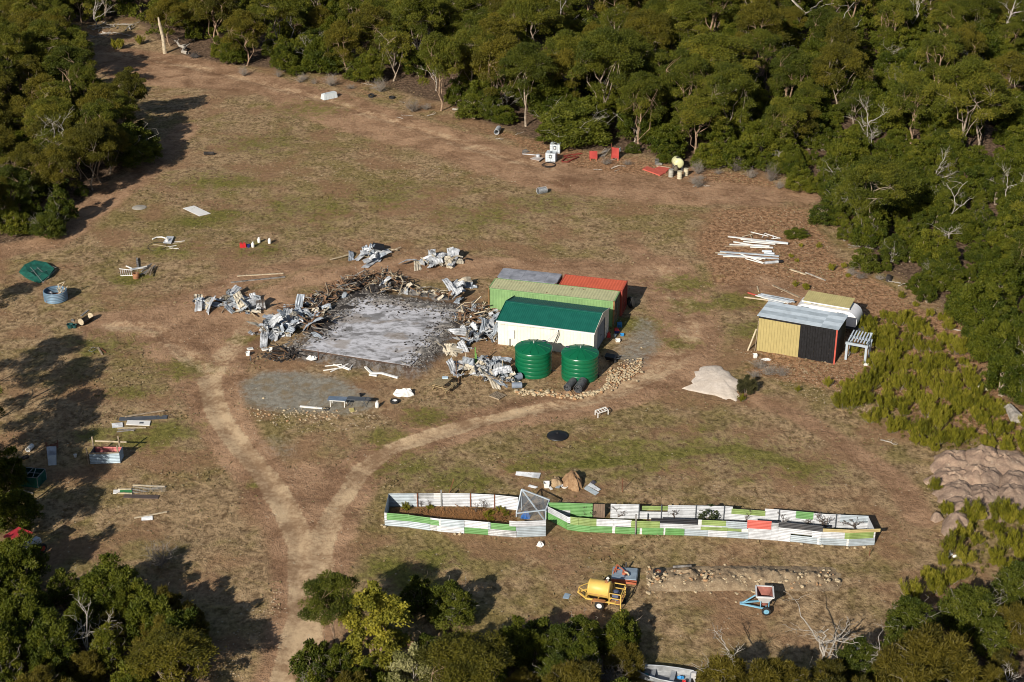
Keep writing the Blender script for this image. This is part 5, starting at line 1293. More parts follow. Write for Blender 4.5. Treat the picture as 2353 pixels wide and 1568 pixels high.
# ---------------------------------------------------------------- around the shed and tanks
def roll(label, a, b, r):
    p, q = Q('z2', *a) + Vector((0, 0, r)), Q('z2', *b) + Vector((0, 0, r)); t = T('wire_roll', label, 'wire roll', p, 0, 'rolled wire netting by the tank')
    d = q - p; M_ = Matrix.Translation(p) @ d.to_track_quat('Z', 'Y').to_matrix().to_4x4()
    for k, rr in enumerate((r, r * .7, r * .42)):
        m = MB(); L = d.length; m.lathe([(rr, .02 * k), (rr, L - .02 * k), (rr - .035, L - .02 * k), (rr - .035, .02 * k), (rr, .02 * k)], 16, M_, closed=True); m.build('netting_layer', MESHG, t)
roll('rolled wire netting at the foot of the tank, left of its pair', (1455, 1215), (1515, 1150), .34)
roll('rolled wire netting at the foot of the tank, right of its pair', (1555, 1230), (1605, 1155), .38)
lying('plastic_roll', 'grey plastic roll leaning at the left tank, upper of the two there', 'plastic roll', 'z2', (950, 1120), (1020, 1100), .32, paint('grey_blue_plastic', (.20, .24, .30), .5, dirt=.3), hollow=True)
lying('plastic_drum', 'grey plastic drum lying on its side at the left tank, below the roll', 'drum', 'z2', (935, 1185), (1030, 1182), .27, paint('grey_blue_plastic', (.2, .24, .3), .5))
p = Q('z2', 590, 1000); m = MB(); m.beam(p, p + Vector((.03, 0, Ht('z2', 588, 800, p))), .10, .08, up=(0, 1, 0)); m.beam(p + Vector((.14, .02, 0)), p + Vector((.10, .02, 1.5)), .08, .08, up=(0, 1, 0)); tag(m.build('green_post', GREENPOST, loc=p), 'bright green upright post in the sheet heap by the tanks', 'post')
# picnic table
p0, p1 = Q('z2', 215, 1200), Q('z2', 310, 1130); a_ = math.atan2((p1 - p0).y, (p1 - p0).x)
pt = T('picnic_table', 'brown timber picnic table with fixed benches beside the sheet heap', 'table', Q('z2', 285, 1190), math.radians(62))
PT = paint('brown_timber', (.30, .225, .12), .8, var=.2, dirt=.4, scale=4)
for i in range(6): m = MB(); m.box((0, -.42 + i * .165, .74), (1.75, .15, .04)); L_(pt, m, 'top_plank', PT)
for y in (-.85, .85):
    for k in (0, 1): m = MB(); m.box((0, y + k * .15 - .075, .45), (1.75, .14, .04)); L_(pt, m, 'bench_plank', PT)
for x in (-.6, .6):
    for s_ in (-1, 1): m = MB(); m.beam((x, s_ * .7, 0), (x, s_ * .3, .73), .09, .05); L_(pt, m, 'leg', PT)
    m = MB(); m.beam((x + .05, -.9, .41), (x + .05, .9, .41), .05, .09); L_(pt, m, 'cross_rail', PT); m = MB(); m.beam((x + .05, -.45, .69), (x + .05, .45, .69), .05, .08); L_(pt, m, 'cross_rail', PT)
pb = pt.location; m = MB(); m.box((pb.x + .2, pb.y + .5, pb.z + .83), (.5, .3, .1)); tag(m.build('cloth_bundle', paint('blue_white_cloth', (.45, .58, .68), .8), loc=pb + Vector((.2, .5, .83))), 'small blue and white bundle lying on the picnic table', 'bundle')
def pallet(label, p, rz, mat=WOOD):
    t = T('pallet', label, 'pallet', p, rz)
    for i in range(7): m = MB(); m.box((-.5 + i * .167, 0, .12), (.11, 1.0, .02)); L_(t, m, 'slat', mat)
    for y in (-.45, 0, .45): m = MB(); m.box((0, y, .055), (1.1, .09, .10)); L_(t, m, 'bearer', mat)
    return t
pallet('grey timber pallet lying in front of the bent sheet heap', Q('z2', 800, 1262), math.radians(-38))
# hand trolley
p = Q('z2', 1875, 930); t = T('hand_barrow', 'black wheeled barrow lying beside the right-hand tank', 'barrow', p, -.3)
m = MB(); m.hexa([(-.45, -.3, .2), (.3, -.3, .2), (.3, .3, .2), (-.45, .3, .2)], [(-.6, -.38, .55), (.45, -.38, .5), (.45, .38, .5), (-.6, .38, .55)]); L_(t, m, 'tray', BLACK)
for y in (-.28, .28):
    m = MB(); m.lathe([(0, -.05), (.14, -.05), (.17, 0), (.14, .05), (0, .05)], 14, Matrix.Translation((.35, y, .17)) @ RX); L_(t, m, 'wheel', RUBBER)
    m = MB(); m.tube([(.1, y, .25), (.9, y, .6), (1.1, y, .62)], .02, 5); L_(t, m, 'handle', DKGREY)
# things by the roller door
p = Q('z2', 1848, 705); t = T('fuel_can', 'red fuel can standing by the roller door', 'fuel can', p, .2)
m = MB(); m.hexa([(-.17, -.11, 0), (.17, -.11, 0), (.17, .11, 0), (-.17, .11, 0)], [(-.15, -.1, .42), (.1, -.1, .46), (.1, .1, .46), (-.15, .1, .42)]); L_(t, m, 'can_body', REDPL); m = MB(); m.tube([(-.1, 0, .44), (-.04, 0, .54), (.08, 0, .54), (.1, 0, .46)], .025, 5); L_(t, m, 'handle', REDPL); m = MB(); m.tube([(.13, 0, .4), (.2, 0, .52)], .03, 6); L_(t, m, 'spout', BLACK)
p = Q('z2', 1920, 660); t = T('cool_box', 'red and navy tub on the grass by the container doors', 'tub', p, .3); m = MB(); m.lathe([(.27, 0), (.30, .24), (0, .24)], 4, Matrix.Rotation(.6, 4, 'Z'), smooth=False); L_(t, m, 'tub_body', NAVY); m = MB(); m.lathe([(.30, .24), (.31, .27), (.22, .42), (0, .44)], 4, Matrix.Rotation(.6, 4, 'Z'), smooth=False); L_(t, m, 'tub_lid', REDPL)
p = Q('z2', 1948, 610); t = T('crate', 'light blue open crate leaning at the container doors', 'crate', p, .2)
for i in range(4): m = MB(); m.box((0, 0, .06 + i * .13), (.42, .30, .03)); L_(t, m, 'rail', BLUEPL)
for x in (-.19, 0, .19):
    for y in (-.13, .13): m = MB(); m.box((x, y, .24), (.04, .03, .48)); L_(t, m, 'upright', BLUEPL)
tub('basin', 'light blue basin on the grass right of the roller door', 'basin', Q('z2', 1972, 690), .24, .16, BLUEPL, True)
tub('basin', 'white plastic basin nearest the right-hand tank', 'basin', Q('z2', 1932, 745), .30, .18, PVC, True)
tub('bucket', 'small grey-white bucket between the basins and the fuel can', 'bucket', Q('z2', 1905, 705), .12, .28, paint('pale_blue_plastic', (.45, .55, .62), .5))
tyre('tyre', 'large dark tyre leaning at the end of the red container', Q('z2', 2052, 425) + Vector((0, 0, .52)), .55, .3, Matrix.Rotation(.5, 4, 'Z') @ Matrix.Rotation(math.pi / 2, 4, 'Y'))
# white frame lying on the track
p = Q('z2', 1745, 1465); q = Q('z2', 1880, 1440); ft = T('white_trestle', 'white ladder-like trestle lying tipped by the bend of the track', 'frame', p, math.atan2((q - p).y, (q - p).x)); L = (q - p).length
for y in (0, .55): m = MB(); m.beam((0, y, .42), (L * .8, y + .25, .42), .05, .07); L_(ft, m, 'side_rail', PVC)
for k in range(5): m = MB(); m.beam((L * .8 * k / 4, .25 * k / 4, .42), (L * .8 * k / 4, .55 + .25 * k / 4, .42), .05, .05); L_(ft, m, 'rung', PVC)
for x, y in ((0, 0), (0, .55), (L * .8, .25), (L * .8, .8)): m = MB(); m.beam((x, y, 0), (x, y, .42), .06, .06, up=(0, 1, 0)); L_(ft, m, 'leg', PVC)
# stone edging below the tanks
t = T('stone_border', 'curved border of yellow stones below the green tanks', 'stone border', Q('z2', 1300, 1230))
line = [(965, 1215), (1080, 1225), (1200, 1238), (1330, 1250), (1450, 1258), (1560, 1262), (1680, 1235), (1780, 1200), (1860, 1160)]
stm = [MB().stone((0, 0, 0), 1, random.Random(s_)).mesh('stone', STONE) for s_ in range(6)] + [MB().stone((0, 0, 0), 1, random.Random(s_)).mesh('stone', STONEO) for s_ in range(6, 8)]
def put_stone(parent, p, s_, me=None):
    return inst('stone', me or rg.choice(stm), parent, p - parent.location + Vector((0, 0, s_ * .25)), (0, 0, rg.uniform(0, 6.28)), (s_ * rg.uniform(.8, 1.3), s_ * rg.uniform(.8, 1.2), s_ * rg.uniform(.7, 1.0)))
for (a, b), (c_, d_) in zip(line[:-1], line[1:]):
    for k in range(26):
        q = rg.random(); put_stone(t, Q('z2', a + (c_ - a) * q + rg.gauss(0, 6), b + (d_ - b) * q + rg.gauss(0, 13)), .08 + .15 * rg.random() ** 2)
t = T('stone_pile', 'sloping pile of yellow stones right of the green tanks', 'stone pile', Q('z2', 2010, 1020))
for k in range(290):
    q = rg.random(); a = (1830 + 330 * rg.random()); b = 1090 - (a - 1830) * .42 + rg.gauss(0, 45) + 20
    pp = Q('z2', a, b); put_stone(t, pp + Vector((0, 0, rg.uniform(0, .12))), rg.uniform(.06, .15))
# ---------------------------------------------------------------- gravel yard, in front of the slab
tb = T('steel_bench', 'blue-grey steel bench with folded white legs on the gravel yard', 'bench', Q('z1', 1040, 1440), math.radians(-6))
BG = paint('blue_grey_steel', (.15, .20, .27), .55, .1, var=.15, dirt=.3)
m = MB(); m.box((-.75, 0, .62), (1.6, .75, .04)); L_(tb, m, 'bench_top', BG); m = MB(); m.box((.85, .12, .66), (1.5, .62, .05)); L_(tb, m, 'bench_top', DKGREY)
for x in (-1.3, -.1): m = MB(); m.beam((x, -.36, 0), (x, -.36, .6), .05, .05, up=(0, 1, 0)); L_(tb, m, 'leg', PVC); m = MB(); m.beam((x, .36, 0), (x, .36, .6), .05, .05, up=(0, 1, 0)); L_(tb, m, 'leg', PVC)
m = MB(); m.beam((-1.35, -.38, .6), (-.05, -.38, .6), .05, .05); L_(tb, m, 'front_rail', PVC)
for x in (.25, 1.5):
    for s_ in (-1, 1): m = MB(); m.beam((x - .2 * s_, -.1, 0), (x + .2 * s_, .3, .62), .03, .03); L_(tb, m, 'folding_leg', DKGREY)
m = MB(); m.lathe([(0, .62), (.33, .62), (.34, .65), (0, .65)], 18, Matrix.Translation((1.75, .2, 0))); L_(tb, m, 'round_tray', MESHG)
p = Q('z1', 870, 1470); m = MB()
for k in range(3): m.lathe([(.26 - .03 * k, .03 * k), (.28 - .03 * k, .015 + .03 * k), (.26 - .03 * k, .03 + .03 * k), (.24 - .03 * k, .015 + .03 * k), (.26 - .03 * k, .03 * k)], 20, Matrix.Translation(p), closed=True)
tag(m.build('cable_coil', BLACK, loc=p), 'black coiled cable at the left foot of the steel bench', 'cable coil')
plank('white_gutter', 'straight white gutter length on the gravel yard, left of the bench', 'gutter', 'z1', (642, 1450), (832, 1468), .16, .10, PVC, .05)
tyre('tyre', 'tyre with a white rim lying flat at the right end of the gravel yard', Q('z1', 1452, 1412) + Vector((0, 0, .11)), .38, .22, None, PVC)
bottle('cream gas bottle standing at the right end of the steel bench', Q('z1', 1302, 1456))
tub('bucket', 'black bucket standing behind the steel bench', 'bucket', Q('z1', 1165, 1362), .14, .26, BLACK)
board('yellow_board', 'small yellow board lying in front of the steel bench', 'board', 'z1', [(1070, 1500), (1110, 1492), (1100, 1462), (1058, 1468)], paint('yellow_board_paint', (.50, .42, .16), .6))
def crumpled(name, label, cat, p, rx, ry, h, mat, seed, n=16):
    r = random.Random(seed); m = MB(); vs = []; fs = []
    for i, (q, z) in enumerate(((1, .0), (.85, .35), (.55, .8), (.2, 1))):
        for j in range(n):
            a = 2 * math.pi * j / n; k = q * r.uniform(.7, 1.2); vs.append((p.x + math.cos(a) * rx * k, p.y + math.sin(a) * ry * k, p.z + h * z * r.uniform(.5, 1.2) - (.03 if i == 0 else 0)))
    for i in range(3):
        for j in range(n): k = (j + 1) % n; fs.append([i * n + j, i * n + k, (i + 1) * n + k, (i + 1) * n + j])
    fs.append([3 * n + j for j in range(n)]); m.add(vs, fs); return tag(m.build(name, mat, loc=p), label, cat)
crumpled('plastic_sheet', 'crumpled white plastic sheeting above the white rimmed tyre', 'plastic sheet', Q('z1', 1530, 1340), .95, .6, .5, PVC, 3)
crumpled('plastic_sheet', 'small crumpled white plastic beside the slab front bank', 'plastic sheet', Q('z1', 745, 1035), .5, .35, .25, PVC, 4)
for i, (a, b) in enumerate((((855, 1108), (1000, 1092)), ((842, 1145), (1010, 1120)), ((905, 1155), (1055, 1088)), ((930, 1092), (1060, 1140)), ((1060, 1140), (1092, 1098)), ((1000, 1105), (1075, 1135)))):
    plank('white_pipe', 'thin white pipe of the crossed bundle in front of the slab', 'pipe', 'z1', a, b, .055, 0, PVC, .06, 'crossed white pipes', True)
for i, (a, b, lab) in enumerate((((1200, 1115), (1250, 1165), 'left'), ((1240, 1165), (1340, 1168), 'middle'), ((1330, 1165), (1480, 1208), 'right'), ((1235, 1180), (1300, 1190), 'lowest'))):
    plank('bent_gutter', f'{lab} piece of the bent white gutter in front of the slab bank', 'gutter', 'z1', a, b, .2, .12, PVC, .07)
for lab, x, y in (('leftmost flat', 215, 958), ('middle', 340, 963)):
    p = Q('z1', x, y); m = MB(); m.box(p + Vector((0, 0, .05)), (.52, .42, .08), Matrix.Rotation(.4, 3, 'Z')); m.box(p + Vector((0, 0, .1)), (.3, .22, .03), Matrix.Rotation(.4, 3, 'Z'), 1); tag(m.build('white_tray', [PVC, paint('tray_grey', (.35, .34, .32), .7)], loc=p), f'{lab} white tray near the left front corner of the slab', 'tray')
tub('white_tub', 'square white tub standing upright right of the two trays', 'tub', Q('z1', 392, 972), .22, .26, PVC, True)
tub('white_tub', 'square white tub lowest of the white things left of the slab', 'tub', Q('z1', 198, 1010), .24, .32, PVC, True)
p = Q('z1', 218, 1055); m = MB(); m.tube([p, p + Vector((.05, 0, .45))], .035, 5); tag(m.build('short_stake', DKGREY, loc=p), 'short dark stake below the lowest white tub', 'stake')
p = Q('z1', 800, 1045); m = MB(); m.tube([p, p + Vector((0, .02, 1.0))], .03, 5); tag(m.build('iron_stake', RUSTY, loc=p), 'thin rusty stake standing at the front bank of the slab', 'stake')
plank('long_timber', 'long reddish timber on the dirt behind the far left scrap heap', 'timber', 'z1', (105, 335), (500, 312), .14, .08, PALEWOOD, .05)
plank('long_timber', 'long grey steel channel lying below the reddish timber', 'channel', 'z1', (50, 390), (515, 342), .16, .10, ASHB, .05)
for a, b, lab in (((900, 210), (1070, 165), 'pale timber sticking out left of the sheet heap behind the slab'), ((1340, 108), (1478, 128), 'pale timber sticking out right of the sheet heap behind the slab'), ((1390, 150), (1505, 102), 'thin timber crossing the pale one behind the slab')):
    plank('loose_timber', lab, 'timber', 'z1', a, b, .10, .06, PALEWOOD, .25)
ribsheet('black_ribbed_sheet', 'black ribbed sheet lying on the sheet heap behind the slab', 'z1', [(1250, 150), (1370, 160), (1360, 110), (1270, 95)], BLACK, 5, .7)
ribsheet('ribbed_sheet', 'long pale ribbed sheet in front of the sheet heap behind the slab', 'z1', [(1165, 265), (1225, 270), (1390, 150), (1340, 145)], SHEETW, 4, .12)
# ---------------------------------------------------------------- red cans and bottles left of the far piles
for x, y, lab in ((2165, 192, 'left'), (2217, 152, 'middle'), (2307, 160, 'right')): bottle(f'white gas bottle on the grass, {lab} of the three beside the red cans', Q('l1', x, y), 1.0)
for x, y, lab in ((2065, 180, 'left'), (2092, 178, 'right')):
    p = Q('l1', x, y + 12); t = T('fuel_can', f'red fuel can on the open grass, {lab} of the pair there', 'fuel can', p, .3); m = MB(); m.hexa([(-.15, -.2, 0), (.15, -.2, 0), (.15, .2, 0), (-.15, .2, 0)], [(-.13, -.16, .45), (.13, -.16, .45), (.13, .16, .45), (-.13, .16, .45)]); L_(t, m, 'can_body', REDPL); m = MB(); m.tube([(0, -.1, .45), (0, -.1, .54), (0, .1, .54), (0, .1, .45)], .025, 5); L_(t, m, 'handle', REDPL)
tub('bucket', 'dark blue bucket between the red cans and the white bottles', 'bucket', Q('l1', 2128, 192), .18, .26, NAVY)
# ---------------------------------------------------------------- left paddock
GRN = paint('dark_green_shadecloth', (.006, .085, .062), .8, var=.2, dirt=.2, dirtcol=(.02, .05, .04), scale=2)
t = T('shade_net', 'collapsed green shade net with a bent wire frame on the grass, far left', 'shade net', Q('l1', 320, 430))
cs = [Q('l1', *q) for q in ((165, 410), (225, 455), (300, 492), (345, 500), (425, 460), (470, 405), (400, 355), (300, 340), (215, 370))]
m = MB(); c0 = centre(cs); hh = [.15, .1, .1, .1, .35, .4, .45, .5, .4]
ring2 = [c0.lerp(q, .55) + Vector((0, 0, .32 + .1 * math.sin(i * 2))) for i, q in enumerate(cs)]; outer = [q + Vector((0, 0, h)) for q, h in zip(cs, hh)]; n = len(cs); gnd = [q - Vector((0, 0, .05)) for q in cs]
m.add(gnd + outer + ring2 + [c0 + Vector((0, 0, .12))], [[i, (i + 1) % n, n + (i + 1) % n, n + i] for i in range(n)] + [[n + i, n + (i + 1) % n, 2 * n + (i + 1) % n, 2 * n + i] for i in range(n)] + [[2 * n + i, 2 * n + (i + 1) % n, 3 * n] for i in range(n)]); m.build('net_cloth', GRN, t)
WIRE = paint('grey_wire', (.30, .31, .31), .6, .3)
def wires(t, f, segs, h=.45, r=.025, nm='frame_tube', mat=None):
    for (a, b) in segs: m = MB(); p, q = Q(f, *a), Q(f, *b); m.tube([p + Vector((0, 0, h)), q + Vector((0, 0, h * .6))], r, 5); m.build(nm, mat or WIRE, t)
wires(t, 'l1', (((265, 390), (375, 515)), ((375, 515), (485, 395)), ((485, 395), (400, 350)), ((270, 430), (400, 350)), ((330, 470), (440, 380)), ((300, 370), (420, 470)), ((360, 355), (460, 430))), .35)
# round iron ring with junk
p = Q('d2', 955, 430); R = 1.30; t = T('iron_ring', 'rusty blue round iron ring filled with planks and scrap, far left', 'iron ring', p)
t.location = p + Vector((0, .1, 0)); BLR = paint('blue_rusty_iron', (.135, .22, .31), .55, .1, var=.2, dirt=.5, dirtcol=(.30, .22, .18), rust=.22, scale=.8)
R = 395 * .5 * mpx(p, 'd2'); H_ = 1.0; prof = []
for i in range(13): prof.append((R + (.02 if i % 2 else -.02), H_ * i / 12))
prof += [(R - .04, H_)] + [(R - .06 + (.02 if i % 2 else -.02), H_ * i / 12) for i in range(12, -1, -1)]
m = MB(); m.lathe(prof, 40, closed=True); L_(t, m, 'ring_wall', BLR)
m = MB(); m.lathe([(0, .25), (R - .1, .25)], 20, closed=True); m.v = [(v[0], v[1], v[2] + rg.uniform(-.1, .15)) for v in m.v]; L_(t, m, 'ring_fill', RUSTY)
for i in range(9):
    a = rg.uniform(0, 6.28); q = Vector((R * .5 + rg.uniform(-.3, .3), rg.uniform(-.5, .5), .3)); m = MB(); m.beam(q, q + Vector((rg.uniform(-.4, .4), rg.uniform(-.3, .5), rg.uniform(.5, 1.1))), .1, .04); L_(t, m, 'plank', PALEWOOD)
m = MB(); m.beam((.35, .2, .9), (.95, .3, 1.75), .08, .04); m.beam((.95, .3, 1.75), (.3, .2, 1.5), .08, .04); m.beam((.3, .2, 1.5), (.5, .2, .5), .08, .04); L_(t, m, 'bent_frame', PALEWOOD)
for i in range(4): inst('scrap_sheet', rg.choice(CR['w']), t, (rg.uniform(-.8, -.1), rg.uniform(-.4, .3), .6), (rg.uniform(.3, 1.2), rg.uniform(-.5, .5), rg.uniform(0, 6)), .35)
# black trough group
p = Q('d2', 1390, 870); q = Q('d2', 1560, 770); t = T('black_trough', 'split black plastic trough lying on the grass, far left', 'trough', p, math.atan2((q - p).y, (q - p).x))
L = 1.5; m = MB(); k = 12; vs = []; 
for x in (-.0, L):
    for rr in (.36, .32):
        for i in range(k + 1): a = math.pi * (.95 + 1.1 * i / k); vs.append((x, math.cos(a) * rr, .37 + math.sin(a) * rr))
fs = []; w = k + 1
for i in range(k): fs += [[i, i + 1, 2 * w + i + 1, 2 * w + i], [w + i + 1, w + i, 3 * w + i, 3 * w + i + 1], [i + 1, i, w + i, w + i + 1], [2 * w + i, 2 * w + i + 1, 3 * w + i + 1, 3 * w + i]]
fs += [[0, 2 * w, 3 * w, w], [k, w + k, 3 * w + k, 2 * w + k]]
m.add(vs, fs); L_(t, m, 'shell', BLACK)
for x in (.02, L - .02): m = MB(); m.lathe([(.33, 0), (.33, .03), (0, .03)], 16, Matrix.Translation((x - .015, 0, .37)) @ Matrix.Rotation(math.pi / 2, 4, 'Y')); L_(t, m, 'end_disc', PALEWOOD)
tub('green_tub', 'dark green round tub left of the black trough', 'tub', Q('d2', 1205, 905), .30, .36, paint('dark_green_plastic', (.01, .06, .06), .5))
tub('green_tub', 'second dark green tub touching the black trough', 'tub', Q('d2', 1280, 905), .22, .3, paint('dark_green_plastic', (.01, .06, .06), .5))
board('grey_scrap', 'small grey plastic scrap above the green tubs', 'scrap', 'd2', [(1215, 800), (1265, 805), (1258, 765), (1215, 768)], ASHB, .05)
plank('grey_strip', 'grey strip of plastic pointing away above the black trough', 'strip', 'd2', (1385, 710), (1515, 605), .18, .04, ASHB)
# ladder, timber and rusty drum
p = Q('l1', 1025, 435); q = Q('l1', 1260, 395)
a, b = Q('l1', 1022, 395) + Vector((0, 0, .25)), Q('l1', 1135, 412) + Vector((0, 0, .3)); c_, d_ = Q('l1', 1032, 438) + Vector((0, 0, .05)), Q('l1', 1140, 440) + Vector((0, 0, .1))
t = T('ladder', 'white aluminium ladder lying beside the rusty drum', 'ladder', c_); m = MB(); m.beam(a, b, .05, .06); m.build('rail', PVC, t); m = MB(); m.beam(c_, d_, .05, .06); m.build('rail', PVC, t)
for k in range(6): m = MB(); m.beam(a.lerp(b, (k + .3) / 6), c_.lerp(d_, (k + .3) / 6), .035, .035); m.build('rung', PVC, t)
p = Q('l1', 1162, 465) + Vector((0, .26, 0)); t = T('rusty_drum', 'short rusty open drum in front of the ladder', 'drum', p); m = MB(); m.lathe([(.31, 0), (.33, .02), (.33, .24), (.345, .26), (.33, .28), (.33, .56), (.29, .56), (.29, .1), (0, .1)], 20, Matrix.Translation(p)); m.build('drum_shell', paint('orange_rust', (.30, .14, .07), .8, var=.2), t); m = MB(); m.tube([p + Vector((0, 0, .3)), p + Vector((.2, .2, .9))], .025, 5); m.build('stick', WOOD, t)
for i, (a, b, w, mt) in enumerate((((1110, 390), (1255, 368), .3, ZINC), ((1180, 370), (1172, 295), .2, ASHB), ((1080, 365), (1130, 385), .1, PVC), ((1205, 440), (1330, 365), .13, ASHB), ((1235, 435), (1320, 385), .13, ASHB), ((1210, 420), (1290, 370), .12, ASHB), ((1250, 450), (1290, 385), .1, WOOD), ((1285, 455), (1310, 380), .1, WOOD), ((1230, 400), (1300, 360), .12, ASHB), ((1270, 440), (1300, 390), .08, WOOD), ((1190, 405), (1260, 385), .14, PVC))):
    plank('salvaged_timber', ('broad zinc plank on the salvaged timber behind the ladder', 'grey board pointing straight away behind the ladder', 'short white batten above the ladder')[i] if i < 3 else 'grey timber in the fanned stack right of the ladder', 'timber', 'l1', a, b, w, .09, mt, .1 + .03 * i, None if i < 3 else 'fanned timbers beside the ladder')
# white oddments
t = T('bent_pipe', 'curved white pipe on the grass above the ladder', 'pipe', Q('l1', 1310, 130)); m = MB(); m.tube([Q('l1', *q) + Vector((0, 0, .1)) for q in ((1305, 130), (1340, 114), (1385, 112), (1425, 125))], .07, 7); m.build('pipe', PVC, t)
board('white_board', 'tilted white board with a white lump, above the ladder', 'panel', 'l1', [(1395, 168), (1465, 172), (1490, 112), (1430, 110)], paint('pale_panel', (.5, .52, .55), .5), .04, .15)
crumpled('white_lump', 'white plastic lump resting on the tilted panel', 'plastic lump', Q('l1', 1432, 150) + Vector((0, 0, .2)), .2, .3, .35, PVC, 9)
for i, (a, b) in enumerate((((1470, 165), (1560, 150)), ((1440, 190), (1510, 180)), ((1425, 212), (1520, 200)), ((1450, 200), (1530, 208)), ((1310, 168), (1440, 190)), ((1490, 150), (1580, 140)))):
    plank('thin_batten', 'thin pale batten lying below the tilted white panel', 'batten', 'l1', a, b, .07, .04, PVC if i % 2 else PALEWOOD, .04, 'thin battens below the white panel')
p = Q('l1', 1345, 190); m = MB(); m.lathe([(.95, .05), (.98, .08), (.95, .11), (.92, .08), (.95, .05)], 28, Matrix.Translation(p) @ Matrix.Rotation(.1, 4, 'X'), closed=True); tag(m.build('hose_loop', BLACK, loc=p), 'black hose loop on the grass above the ladder', 'hose')
board('white_sheet', 'plain white sheet lying alone on the upper left grass', 'sheet', 'V', [(458, 498), (484, 492), (446, 474), (420, 480)], PVC, .04)
p = Q('V', 320, 478); m = MB(); m.lathe([(.0, .02), (.75, .02), (.8, .05), (.7, .09), (0, .09)], 22, Matrix.Translation(p)); tag(m.build('concrete_lid', paint('concrete', (.36, .33, .28), .9), loc=p), 'flat round concrete lid in the upper left grass', 'lid')
t = T('wire_square', 'small square of bent wire on the left grass', 'frame', Q('l1', 760, 1080)); wires(t, 'l1', (((758, 1082), (788, 1092)), ((788, 1092), (830, 1060)), ((830, 1060), (800, 1050)), ((800, 1050), (758, 1082))), .06, .02)
plank('short_post', 'pale short post lying right of the small wire frame', 'post', 'l1', (838, 1052), (875, 1115), .16, .1, WOOD)
plank('rusty_bar', 'rusty bar lying right of the pale short post', 'bar', 'l1', (862, 1060), (905, 1095), .10, .08, RUSTY)
plank('fallen_log', 'short dark log alone on the upper left grass', 'log', 't1', (1745, 1325), (1832, 1325), .2, 0, CHAR, .18, None, True)
# pen at the left
def iron_wall(t, P, z0, z1, mats, n=8, nm='iron_sheet', off=.0):
    pass
a, b = Q('d1', 1545, 462), Q('d1', 2060, 445); c_, d_ = Q('d1', 2105, 225) , Q('d1', 1650, 215)
BLZ = paint('blue_grey_iron', (.30, .38, .44), .5, .15, var=.15, dirt=.35, dirtcol=(.2, .22, .24), scale=1); REDI = paint('faded_red_iron', (.50, .15, .14), .6, var=.12, dirt=.3, dirtcol=(.55, .3, .28))
c_ = Q('d1', 2120, 330); d_ = Q('d1', 1640, 320)
t = T('iron_pen', 'small roofless iron pen with a red back sheet at the left', 'pen', a); hp = Ht('d1', 1540, 285, a)
z = lambda p, h: Vector((p.x, p.y, p.z + h))
for P0, P1, mt, hh in ((a, b, BLZ, hp), (b, c_, BLZ, hp), (c_, d_, REDI, hp * .95), (d_, a, DKGREY, hp)):
    m = MB(); m.corr(z(P0, .0), z(P1, .0), z(P1, hh), z(P0, hh), 7, .02, .015); m.build('iron_sheet', mt, t)
m = MB(); m.beam(z(a, hp + .04), z(b, hp + .04), .12, .08); m.build('top_rail', WOOD, t)
for P0, hh in ((d_ + Vector((-.1, .1, 0)), hp + .75), (c_ + Vector((-.25, .1, 0)), hp + .85), (a + Vector((-.12, .05, 0)), hp + .5), (b + Vector((-.15, .3, 0)), hp + .5)):
    m = MB(); m.beam(P0, P0 + Vector((-.05, 0, hh)), .10, .10, up=(0, 1, 0)); m.build('post', WOOD, t)
m = MB(); m.beam(z(d_ + Vector((.05, .15, 0)), hp + .35), z(c_ + Vector((.3, .15, 0)), hp + .3), .06, .11); m.build('cross_beam', PALEWOOD, t)
plank('grey_long_sheet', 'long dark grey sheet lying behind the iron pen', 'sheet', 'l2', (1020, 276), (1432, 258), .62, .03, DKGREY, .05)
plank('long_timber', 'brown timber lying across the long dark grey sheet', 'timber', 'l2', (1068, 264), (1410, 210), .1, .1, WOOD, .14)
board('white_door', 'white door with a square hole lying behind the iron pen', 'door', 'l2', [(1078, 325), (1280, 332), (1290, 292), (1092, 288)], PVC, .05)
board('hole_stand_in', 'dark square plate lying in the white door hole', 'plate', 'l2', [(1192, 318), (1228, 318), (1230, 304), (1196, 304)], DKGREY, .01, .085)  # added dark plate stands in for the hole; the door is uncut
ribsheet('ribbed_sheet', 'small white ribbed sheet leaning at the back of the iron pen', 'l2', [(962, 355), (1055, 345), (1048, 308), (956, 316)], SHEETW, 8, .1)
for i, (a, b) in enumerate((((1005, 352), (1250, 350)), ((1010, 368), (1160, 360)), ((1000, 385), (1130, 372)), ((1050, 362), (1150, 376)))): plank('grey_batten', 'weathered batten lying behind the iron pen', 'batten', 'l2', a, b, .09, .06, PALEWOOD if i == 0 else ASHB, .05, 'battens behind the iron pen')
lying('white_pipe', 'short wide white pipe lying at the far left', 'pipe', 'd1', (480, 255), (555, 180), .2, PVC, 16, None, True)
t = T('folded_sheet', 'folded white ribbed sheet below a rusty frame at the far left', 'iron sheet', Q('d1', 890, 470)); pq = [Q('d1', *q) for q in ((830, 490), (968, 482), (975, 370), (820, 385), (975, 225), (805, 240))]
m = MB(); m.corr(z(pq[3], .35), z(pq[2], .35), z(pq[4], .45), z(pq[5], .45), 8, .03, .015); m.build('ribbed_half', SHEETW, t)
m = MB(); m.plate([z(pq[0], .03), z(pq[1], .03), z(pq[2], .36), z(pq[3], .36)], .02); m.build('plain_half', paint('dull_white', (.5, .5, .47), .5), t)
t = T('rusty_rack', 'rusty steel rack lying above the folded white sheet', 'frame', Q('d1', 880, 190)); 
